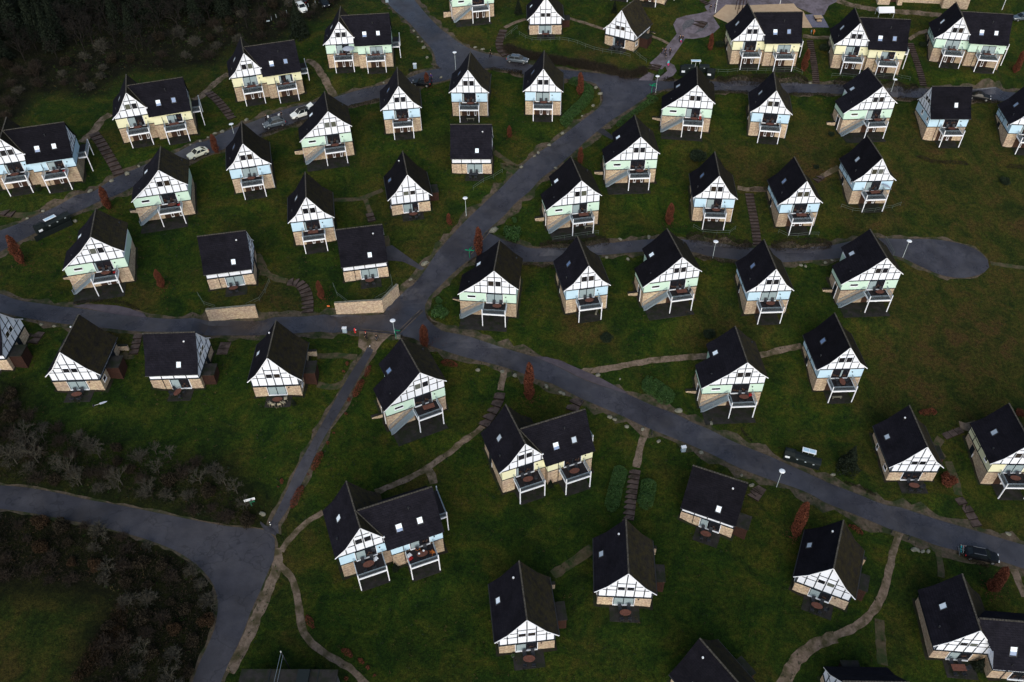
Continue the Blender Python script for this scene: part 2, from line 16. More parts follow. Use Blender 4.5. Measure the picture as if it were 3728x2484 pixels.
HOUSES = [('E1', 'E', 'blue', -90.745, 132.034, 0.2671, 12.927, 'blue double chalet cut by the left edge of the picture, above the winding lane', 'the blue double chalet at the left edge', ('21', '01')), ('E2', 'E', 'yellow', -72.762, 146.882, 0.3106, 13.763, 'yellow double chalet above the parked white hatchback', 'the yellow double chalet above the white hatchback', ('01', '02')), ('E3', 'E', 'yellow', -53.665, 162.331, 0.2942, 14.121, 'yellow double chalet above the parked grey and white cars', 'the yellow double chalet above the two parked cars', ('00', '23')), ('E4', 'E', 'green', -35.341, 172.246, 0.0865, 16.145, 'green double chalet at the top with a grey parasol on its left balcony', 'the top green double chalet with the parasol', ('01', '00')), ('E5', 'E', 'yellow', 52.289, 171.073, -0.0204, 15.767, 'yellow double chalet in front of the sand play area', 'the yellow double chalet below the sand', ('21', '00')), ('E6', 'E', 'yellow', 74.149, 169.452, -0.1583, 15.005, 'yellow double chalet between two long flights of steps, white canopy behind', 'the yellow double chalet between the long steps', ('02', '01')), ('E7', 'E', 'green', 96.73, 172.068, -0.2045, 14.799, 'green double chalet in the top right corner', 'the green double chalet at the top right', ('00', '00')), ('A1', 'A', 'blue', -21.358, 151.109, 0.1182, 11.983, 'tall blue chalet beside the dark car and red tree on the winding lane', 'the blue chalet beside the dark car', ('21', '00')), ('A2', 'A', 'blue', -7.827, 155.644, -0.0383, 12.908, 'tall blue chalet below the round lamp at the top junction', 'the blue chalet below the top lamp', ('21', '00')), ('A3', 'A', 'blue', 7.239, 155.935, -0.0621, 12.697, 'tall blue chalet on the corner lawn left of the wide junction', 'the blue chalet left of the wide junction', ('00', '00')), ('A4', 'A', 'blue', -48.523, 133.858, 0.2435, 9.999, 'tall blue chalet below the red tree and lamp of the winding lane', 'the blue chalet below the winding lane', ('00', '00')), ('A5', 'A', 'blue', -35.49, 121.358, 0.1846, 6.576, 'tall blue chalet behind the low chalet with the plain dark roof and stone wall', 'the blue chalet behind the walled lawn', ('21', '00')), ('A6', 'A', 'blue', 52.492, 149.015, -0.1721, 10.724, 'second tall blue chalet below the upper right road', 'the second blue chalet of the upper row', ('11', '00')), ('A7', 'A', 'blue', 105.588, 148.672, -0.1287, 7.271, 'tall blue chalet cut by the right edge in the upper row', 'the blue chalet at the right edge', ('21', '00')), ('A8', 'A', 'blue', 38.233, 128.098, -0.0816, 5.052, 'tall blue chalet beside the leaning red tree above the side road', 'the blue chalet beside the leaning red tree', ('01', '00')), ('A9', 'A', 'blue', 54.148, 127.338, 0.0274, 4.101, 'tall blue chalet right of the long log steps above the side road', 'the blue chalet right of the log steps', ('21', '00')), ('A10', 'A', 'blue', 69.479, 133.014, 0.0248, 5.005, 'tall blue chalet on the right meadow with a grey parasol on its balcony', 'the blue chalet with the parasol', ('31', '00')), ('A11', 'A', 'blue', 12.948, 106.938, 0.1664, 1.816, 'tall blue chalet second from the left below the side road', 'the second blue chalet below the side road', ('00', '00')), ('A12', 'A', 'blue', 44.617, 107.502, 0.0247, -0.111, 'tall blue chalet fourth from the left below the side road', 'the fourth chalet below the side road', ('00', '00')), ('A13', 'A', 'blue', 53.868, 93.008, 0.02, -4.6, 'tall blue chalet standing alone on the edge of the brown meadow', 'the blue chalet by the brown meadow', ('12', '00')), ('B1', 'B', 'green', -34.318, 143.913, 0.2288, 10.742, 'wide green chalet with outside stairs below the white car', 'the green chalet below the white car', ('21', '00')), ('B2', 'B', 'green', -61.94, 126.583, 0.2393, 9.305, 'wide green chalet with outside stairs, a red tree at its upper left', 'the green chalet near the dark collection point', ('21', '00')), ('B3', 'B', 'green', -68.45, 109.386, 0.2368, 7.649, 'wide green chalet with outside stairs at the far left above the paved lay-by', 'the green chalet above the lay-by', ('21', '00')), ('B4', 'B', 'green', 37.342, 150.945, -0.1551, 11.18, 'wide green chalet with a person on its balcony, by the waste containers', 'the green chalet with the person', ('31', '00')), ('B5', 'B', 'green', 73.918, 150.682, 0.0419, 10.322, 'wide green chalet with outside stairs third in the upper right row', 'the third green chalet of the upper row', ('31', '00')), ('B6', 'B', 'green', 24.828, 137.34, 0.0245, 7.901, 'wide green chalet with outside stairs right of the diagonal road', 'the green chalet right of the diagonal road', ('11', '00')), ('B7', 'B', 'green', 12.979, 126.408, 0.1683, 5.686, 'wide green chalet with outside stairs and slanted roof above the round green shrub', 'the green chalet by the round shrub', ('01', '00')), ('B8', 'B', 'green', -2.758, 105.869, -0.1153, 1.928, 'wide green chalet with curtained door on the corner of two roads', 'the green corner chalet', ('00', '00')), ('B9', 'B', 'green', 29.019, 109.692, 0.1733, 1.05, 'wide green chalet in the middle of the row below the side road', 'the middle green chalet below the side road', ('11', '00')), ('B10', 'B', 'green', 64.332, 110.469, 0.031, -0.53, 'wide green chalet beside the turning circle lamp', 'the green chalet beside the turning circle', ('01', '00')), ('B11', 'B', 'green', -13.9, 85.683, 0.4385, -0.95, 'wide green chalet below the junction, large dark terrace under its balcony', 'the green chalet below the junction', ('11', '00')), ('B12', 'B', 'green', 36.549, 89.433, 0.0297, -3.885, 'wide green chalet above the long dark green shrubbery', 'the green chalet above the shrubbery', ('11', '00')), ('B13', 'B', 'green', -6.347, 190.642, 0.2003, 18.782, 'wide green chalet cut by the top edge above the main road', 'the green chalet at the top edge', ('11', '00')), ('C1', 'C', 'white', 8.806, 182.581, -0.0143, 18.119, 'low white chalet at the top above the curved steps and the planted bank', 'the low chalet above the curved steps', ('00',)), ('C2', 'C', 'white', 25.028, 177.456, -0.5635, 17.047, 'low white chalet turned to the left above the planted bank, brown shed beside it', 'the turned low chalet above the bank', ('21',)), ('C3', 'C', 'white', -18.413, 128.389, 0.1888, 7.998, 'low white chalet on the lawn left of the diagonal road, lamp to its right', 'the low chalet by the diagonal road lamp', ('02',)), ('C4', 'C', 'white', -66.488, 86.883, 0.023, 5.198, 'low white chalet with broad mossy roof at the far left below the road', 'the left low chalet below the road', ('00',)), ('C5', 'C', 'white', -36.393, 86.79, 0.0316, 3.313, 'low white chalet with beige chairs on its terrace near the straight footpath', 'the low chalet with beige chairs', ('00',)), ('C6', 'C', 'white', 61.294, 76.248, -0.027, -7.239, 'low white chalet above the lower road with a round red shrub at its right', 'the low chalet by the round red shrub', ('11',)), ('C7', 'C', 'white', 14.461, 55.297, -0.0678, -5.562, 'low white chalet at the foot of the log steps between two hedges', 'the low chalet below the log steps', ('00',)), ('C8', 'C', 'white', 1.216, 48.933, 0.101, -5.061, 'low white chalet at the bottom centre, the nearest complete house', 'the nearest low chalet', ('01',)), ('C9', 'C', 'white', 41.982, 56.966, -0.4456, -8.084, 'low white chalet turned to the left beside the curving gravel path', 'the low chalet by the curving path', ('01',)), ('C10', 'C', 'white', 26.86, 40.487, 0.5733, -7.578, 'low chalet cut by the bottom edge, only its black roof showing', 'the roof-only chalet at the bottom', ('11',)), ('D0', 'D', 'white', -81.389, 89.673, 0.0383, 7.093, 'low white chalet cut by the left edge below the road', 'the low chalet at the left edge', ('11',)), ('E11', 'E', 'yellow', 27.37, 195.978, -0.3687, 21.078, 'tall double chalet cut by the top edge, left of the round plaza', 'the cut-off chalet left of the plaza', ('11', '11')), ('D1', 'D', 'plain', -7.246, 139.126, -0.0339, 9.51, 'low chalet with plain dark roof on the upper lawn, grey table outside', 'the low chalet on the upper lawn', ('00',)), ('D2', 'D', 'plain', -25.403, 112.645, 0.1728, 5.13, 'low chalet with plain dark roof above the bent stone wall', 'the low chalet above the bent wall', ('00',)), ('D3', 'D', 'plain', -47.903, 109.365, 0.1848, 6.697, 'low chalet with plain dark roof above the straight stone wall', 'the low chalet above the straight wall', ('00',)), ('D4', 'D', 'white', -52.326, 88.373, 0.0209, 3.568, 'low chalet with plain dark roof between two low gabled ones at the left', 'the middle low chalet below the road', ('01',)), ('D5', 'D', 'white', 27.902, 67.737, -0.4299, -6.422, 'low chalet turned to the right with black roof below the lower road', 'the turned low chalet below the road', ('31',)), ('D6', 'D', 'behind', 42.994, 38.583, -0.0318, -9.519, 'low chalet cut by the bottom edge near the right corner, white gable showing', 'the low chalet at the bottom edge', ('11',)), ('F1', 'F', 'blue', 89.224, 149.85, -0.0371, 8.568, 'tall blue chalet with its eaves to the front at the right of the upper row', 'the eaves-fronted blue chalet', ('11', '00')), ('E8', 'E', 'yellow', 1.61, 74.098, 0.3563, -3.874, 'yellow double chalet in the middle of the lower slope, below the road', 'the yellow double chalet below the road', ('21', '11')), ('E9', 'E', 'yellow', 76.583, 76.325, -0.0347, -8.773, 'yellow double chalet cut by the right edge of the picture', 'the yellow double chalet at the right edge', ('00', '00')), ('E10', 'E', 'blue', -20.097, 60.136, 0.3578, -3.181, 'blue double chalet by the straight footpath, toys on its right balcony', 'the blue double chalet by the footpath', ('01', '01')), ('G1', 'G', 'white', 58.561, 48.815, -0.1068, -9.701, 'large low double chalet in the bottom right corner', 'the bottom right double chalet', ('01', '11'))]
NOTABLE = [('E11', 0), ('E11', 1), ('B13', 0), ('C10', 0), ('D6', 0), ('D0', 0), ('A7', 0), ('C2', 9)]
TABROT = {'A13': 1.5, 'D4': 1.2, 'A12': 0.0}
COLUMNS = [(-74.07, 127.52, 4.87, 0, 'red columnar tree right of the tall green chalet on the winding lane'), (-84.27, 112.55, 6.08, 1, 'red columnar tree at the far left beside the lane'), (-59.93, 109.04, 3.94, 0, 'small red columnar tree between the green and plain-roofed chalets'), (-57.87, 144.12, 4.13, 0, 'red columnar tree beside the white hatchback'), (-17.22, 165.17, 3.31, 0, 'red columnar tree hiding the dark car'), (15.31, 161.94, 5.02, 1, 'red columnar tree at the corner hedge of the wide junction'), (14.21, 142.25, 3.67, 1, 'red columnar tree left of the diagonal road'), (45.04, 175.65, 3.81, 0, 'red columnar tree below the round plaza'), (0.26, 149.87, 2.25, 2, 'small red sapling on the lawn below the corner chalet'), (0.23, 149.37, 2.64, 2, 'small red sapling right of the upper plain-roofed chalet'), (-11.31, 125.86, 2.55, 1, 'small red columnar tree near the diagonal road lamp'), (-5.71, 118.71, 6.52, 1, 'tall red columnar tree at the mouth of the side road'), (-14.55, 98.91, 5.04, 0, 'broad red columnar tree beside the lower junction'), (30.02, 127.13, 4.84, 0, 'red columnar tree leaning beside the side road steps'), (2.56, 89.33, 8.5, 0, 'tall red columnar tree below the lower road'), (-32.72, 107.93, 4.11, 0, 'red columnar tree between the two stone walls'), (40.98, 66.65, 8.5, 0, 'red columnar tree beside the bottom right gravel path'), (67.45, 58.85, 6.22, 1, 'red columnar tree beside the bottom right double chalet'), (64.22, 168.53, 5.02, 0, 'slim red tree beside the long steps'), (111.43, 169.73, 4.98, 1, 'slim red tree at the top right edge')]
BUSHES = [(0.44, 123.28, 1.9, 'green', 'round green shrub above the side road'), (1.05, 127.07, 0.7, 'green', 'small green shrub above the round one'), (-12.34, 105.47, 1.6, 'green', 'green shrub left of the corner chalet'), (-12.85, 108.2, 0.9, 'green', 'small green shrub further up left of the corner chalet'), (51.95, 78.22, 2.1, 'conic', 'big pointed dark shrub by the lower container station'), (37.78, 143.19, 2.0, 'dark', 'round dark evergreen below the green chalet with the person'), (2.85, 191.38, 1.2, 'conifer', 'dark little conifer left of the top low chalet'), (25.0, 189.63, 0.9, 'conifer', 'little conifer between the two top low chalets'), (34.14, 102.6, 1.3, 'dark', 'dark shrub behind the green chalet by the shrubbery'), (66.07, 149.75, 0.8, 'dark', 'dark shrub below the third green chalet'), (67.17, 76.18, 1.4, 'red', 'round red shrub beside the low gable on the right'), (-47.52, 186.04, 2.8, 'fir', 'big dark fir above the upper-left double chalets'), (61.19, 141.31, 0.7, 'dark', 'dark shrub behind the steps on the right slope'), (33.4, 168.01, 0.9, 'green', 'green shrub on the island of the plaza walk'), (30.26, 160.25, 0.9, 'green', 'green shrub at the lamp of the wide junction'), (-33.76, 84.94, 0.5, 'conic', 'thin dark shrub on the terrace with beige chairs'), (84.12, 88.98, 0.8, 'red', 'red shrub at the right edge near the cut-off double chalet'), (16.15, 101.09, 1.3, 'dark', 'dark shrub below the second blue chalet'), (-87.48, 130.68, 0.7, 'dark', 'dark shrub between the far-left balconies'), (-21.03, 170.52, 0.6, 'dark', 'dark shrub beside the small grey cabinet'), (70.3, 175.25, 1.3, 'dark', 'dark shrub left of the second top right double chalet'), (99.03, 139.31, 1.2, 'dark', 'dark shrub on the brown meadow above the turning circle'), (47.41, 176.76, 1.3, 'dark', 'dark shrub left of the double chalet below the sand'), (92.79, 177.0, 1.0, 'dark', 'dark shrub left of the top right green double chalet'), (5.4, 73.96, 0.6, 'conic', 'small dark shrub between the two balconies of the middle double chalet'), (-16.6, 60.01, 0.6, 'conic', 'small dark shrub between the balconies of the blue double chalet'), (60.89, 47.75, 1.0, 'conic', 'dark shrub on the terrace of the bottom right double chalet'), (64.12, 47.69, 1.2, 'conic', 'second dark shrub on the terrace of the bottom right double chalet')]
HEDGES = [(3.4, 1.3, 'green', [(21.27, 92.46), (22.79, 92.11), (24.56, 90.67), (25.54, 89.19)], 'long dark green shrubbery beside the lower road'), (2.2, 1.5, 'green', [(16.54, 77.34), (15.82, 75.51), (15.06, 73.1), (14.29, 70.52), (14.05, 69.92)], 'dark green hedge left of the bottom log steps'), (2.4, 1.5, 'green', [(20.47, 75.42), (20.03, 73.23), (19.22, 70.85), (18.91, 70.44)], 'dark green hedge right of the bottom log steps'), (2.4, 1.2, 'green', [(13.3, 166.14), (15.72, 164.6), (17.1, 162.73), (16.68, 160.18), (14.8, 157.72), (12.69, 154.96), (11.32, 152.03)], 'broad green shrub belt at the corner of the wide junction'), (1.4, 0.9, 'green', [(31.73, 160.21), (29.08, 158.5), (26.38, 155.96), (24.26, 154.14), (22.4, 152.17)], 'green shrub belt right of the diagonal road'), (0.8, 0.6, 'red', [(-23.22, 94.41), (-23.55, 92.97), (-23.83, 92.02)], 'uppermost red hedge along the straight footpath'), (1.03, 0.6, 'red', [(-24.15, 91.51), (-24.54, 89.87), (-25.25, 87.97)], 'long red hedge second along the straight footpath'), (0.8, 0.5, 'red', [(-25.95, 86.98), (-25.76, 87.67)], 'small red bush third along the straight footpath'), (0.69, 0.5, 'red', [(-26.04, 84.49), (-26.04, 84.92)], 'small red bush fourth along the straight footpath'), (0.57, 0.4, 'red', [(-27.48, 80.93), (-27.48, 81.24)], 'tiny red bush fifth along the straight footpath'), (0.69, 0.5, 'red', [(-28.11, 79.03), (-28.14, 79.53)], 'small red bush sixth along the straight footpath'), (1.03, 0.6, 'red', [(-28.8, 77.67), (-29.29, 76.08), (-29.78, 74.54)], 'long red hedge along the lower half of the footpath'), (0.57, 0.4, 'red', [(-30.35, 73.75), (-30.33, 73.93)], 'tiny red bush below the long footpath hedge'), (1.03, 0.6, 'red', [(-30.81, 72.09), (-31.42, 70.45), (-32.0, 68.64)], 'lowest red hedge along the straight footpath'), (0.8, 0.5, 'red', [(-26.86, 93.83), (-26.9, 94.54)], 'small red bush left of the top of the footpath'), (0.69, 0.4, 'red', [(-27.25, 92.37), (-27.28, 92.83)], 'second small red bush left of the footpath'), (0.69, 0.4, 'red', [(-33.83, 72.05), (-33.91, 72.85)], 'red bush left of the lower footpath'), (0.46, 0.4, 'red', [(-34.29, 71.48), (-34.3, 71.66)], 'tiny red bush left of the lower footpath'), (0.92, 0.6, 'red', [(-27.56, 53.02), (-26.96, 52.07), (-26.39, 51.3)], 'red hedge beside the winding gravel path'), (0.92, 0.6, 'red', [(-22.46, 48.61), (-21.67, 48.18), (-21.01, 47.66)], 'red hedge first of the group at the bottom'), (0.8, 0.6, 'red', [(-20.26, 47.45), (-19.45, 46.86)], 'red hedge second of the group at the bottom'), (0.69, 0.6, 'red', [(-18.98, 46.56), (-18.78, 46.11)], 'small red bush third of the group at the bottom'), (0.69, 0.5, 'red', [(-18.05, 45.37), (-17.89, 45.23)], 'small red bush fourth of the group at the bottom'), (0.69, 0.5, 'red', [(-21.6, 44.98), (-21.21, 44.69)], 'red bush at the bottom edge beside the gravel path'), (1.15, 0.8, 'red', [(-11.81, 95.93), (-10.46, 95.64), (-9.1, 95.46)], 'dark red hedge right of the chalet below the junction'), (0.92, 0.7, 'red', [(49.64, 68.57), (50.35, 67.93), (51.34, 67.11)], 'dark red hedge behind the low chalet by the curving path'), (1.15, 0.9, 'red', [(66.93, 88.74), (68.47, 88.65), (69.97, 89.02)], 'dark red hedge above the low chalet with the red shrub'), (0.7, 0.7, 'brown', [(82.73, 144.99), (85.21, 143.84), (88.79, 143.62), (92.78, 143.55)], 'brown hedge stub on the right meadow'), (0.7, 0.7, 'brown', [(100.86, 143.36), (104.35, 142.95), (107.38, 142.81)], 'brown hedge at the right edge of the meadow'), (0.7, 0.7, 'brown', [(-3.69, 170.47), (-0.64, 169.88), (3.18, 168.97), (0.27, 169.13), (3.42, 168.45)], 'low brown hedge below the grey estate car'), (0.7, 0.7, 'brown', [(-33.32, 158.6), (-30.22, 159.49), (-27.14, 160.87)], 'low brown hedge along the winding lane below the dark car'), (0.6, 0.6, 'brown', [(-50.62, 149.83), (-46.25, 151.98), (-41.16, 154.92)], 'low brown hedge along the winding lane beside the grey car'), (0.7, 0.7, 'brown', [(44.11, 161.98), (48.05, 161.78), (51.27, 161.66)], 'low brown hedge below the upper road left part'), (0.7, 0.7, 'brown', [(59.72, 161.35), (64.15, 161.09), (69.1, 160.87)], 'low brown hedge below the upper road middle part'), (0.7, 0.7, 'brown', [(82.62, 160.61), (86.09, 160.32), (90.16, 160.32)], 'low brown hedge below the upper road near its lamp'), (0.7, 0.7, 'brown', [(99.1, 160.47), (102.21, 160.63), (105.07, 160.78)], 'low brown hedge below the upper road at the dark car'), (0.7, 0.8, 'brown', [(2.35, 116.97), (5.09, 116.47), (7.84, 116.37)], 'low brown hedge behind the corner green chalet'), (0.7, 0.8, 'brown', [(34.08, 119.53), (37.86, 118.69), (41.47, 118.24)], 'low brown hedge below the side road lamp'), (0.6, 0.4, 'brown', [(51.08, 75.74), (53.19, 74.77), (55.23, 73.62)], 'low brown hedge edging the lower road below the containers'), (0.7, 0.5, 'brown', [(64.75, 64.42), (66.48, 63.38), (68.77, 62.47)], 'low brown hedge beside the black car'), (0.6, 0.5, 'brown', [(-73.14, 104.62), (-69.1, 104.82), (-65.23, 104.63), (-62.5, 103.84)], 'low brown hedge along the paved lay-by'), (0.5, 0.4, 'brown', [(36.36, 84.55), (36.81, 83.69), (37.85, 82.89)], 'low brown hedge beside the wide green chalet above the shrubbery'), (2.6, 1.1, 'twig', [(-0.14, 178.7), (1.4, 176.46), (5.76, 174.57), (10.09, 173.22), (13.63, 172.16)], 'brown planted bank below the top low chalets, left end'), (2.6, 1.2, 'twig', [(13.63, 172.16), (18.17, 170.93), (21.66, 169.91), (24.09, 168.52)], 'brown planted bank below the top low chalets, middle'), (2.4, 1.2, 'twig', [(24.09, 168.52), (26.29, 167.7), (28.36, 168.21), (30.08, 170.07)], 'brown planted bank below the top low chalets, right end'), (2.2, 0.5, 'twig', [(45.02, 166.21), (49.78, 165.19), (56.04, 164.98)], 'brown planted bank above the upper road near the containers'), (2.2, 0.5, 'twig', [(51.84, 165.37), (58.07, 165.14), (64.66, 165.75)], 'brown planted bank above the upper road by the second blue chalet'), (2.0, 0.5, 'twig', [(69.81, 164.45), (76.48, 163.4), (82.45, 162.66), (88.28, 164.56)], 'brown planted bank above the upper road between the steps'), (2.0, 0.5, 'twig', [(5.47, 121.41), (9.96, 120.89), (14.3, 121.54), (18.33, 122.71)], 'brown planted bank above the side road at its left end'), (2.2, 0.5, 'twig', [(32.97, 124.21), (37.38, 123.25), (40.6, 122.81), (45.04, 122.47)], 'brown planted bank above the side road left of the steps'), (2.2, 0.5, 'twig', [(48.82, 122.44), (53.34, 122.52), (56.65, 122.56), (60.28, 123.26)], 'brown planted bank above the side road right of the steps'), (1.6, 0.4, 'twig', [(33.47, 166.47), (34.95, 166.22), (35.97, 166.37)], 'brown planted strip beside the plaza walk')]
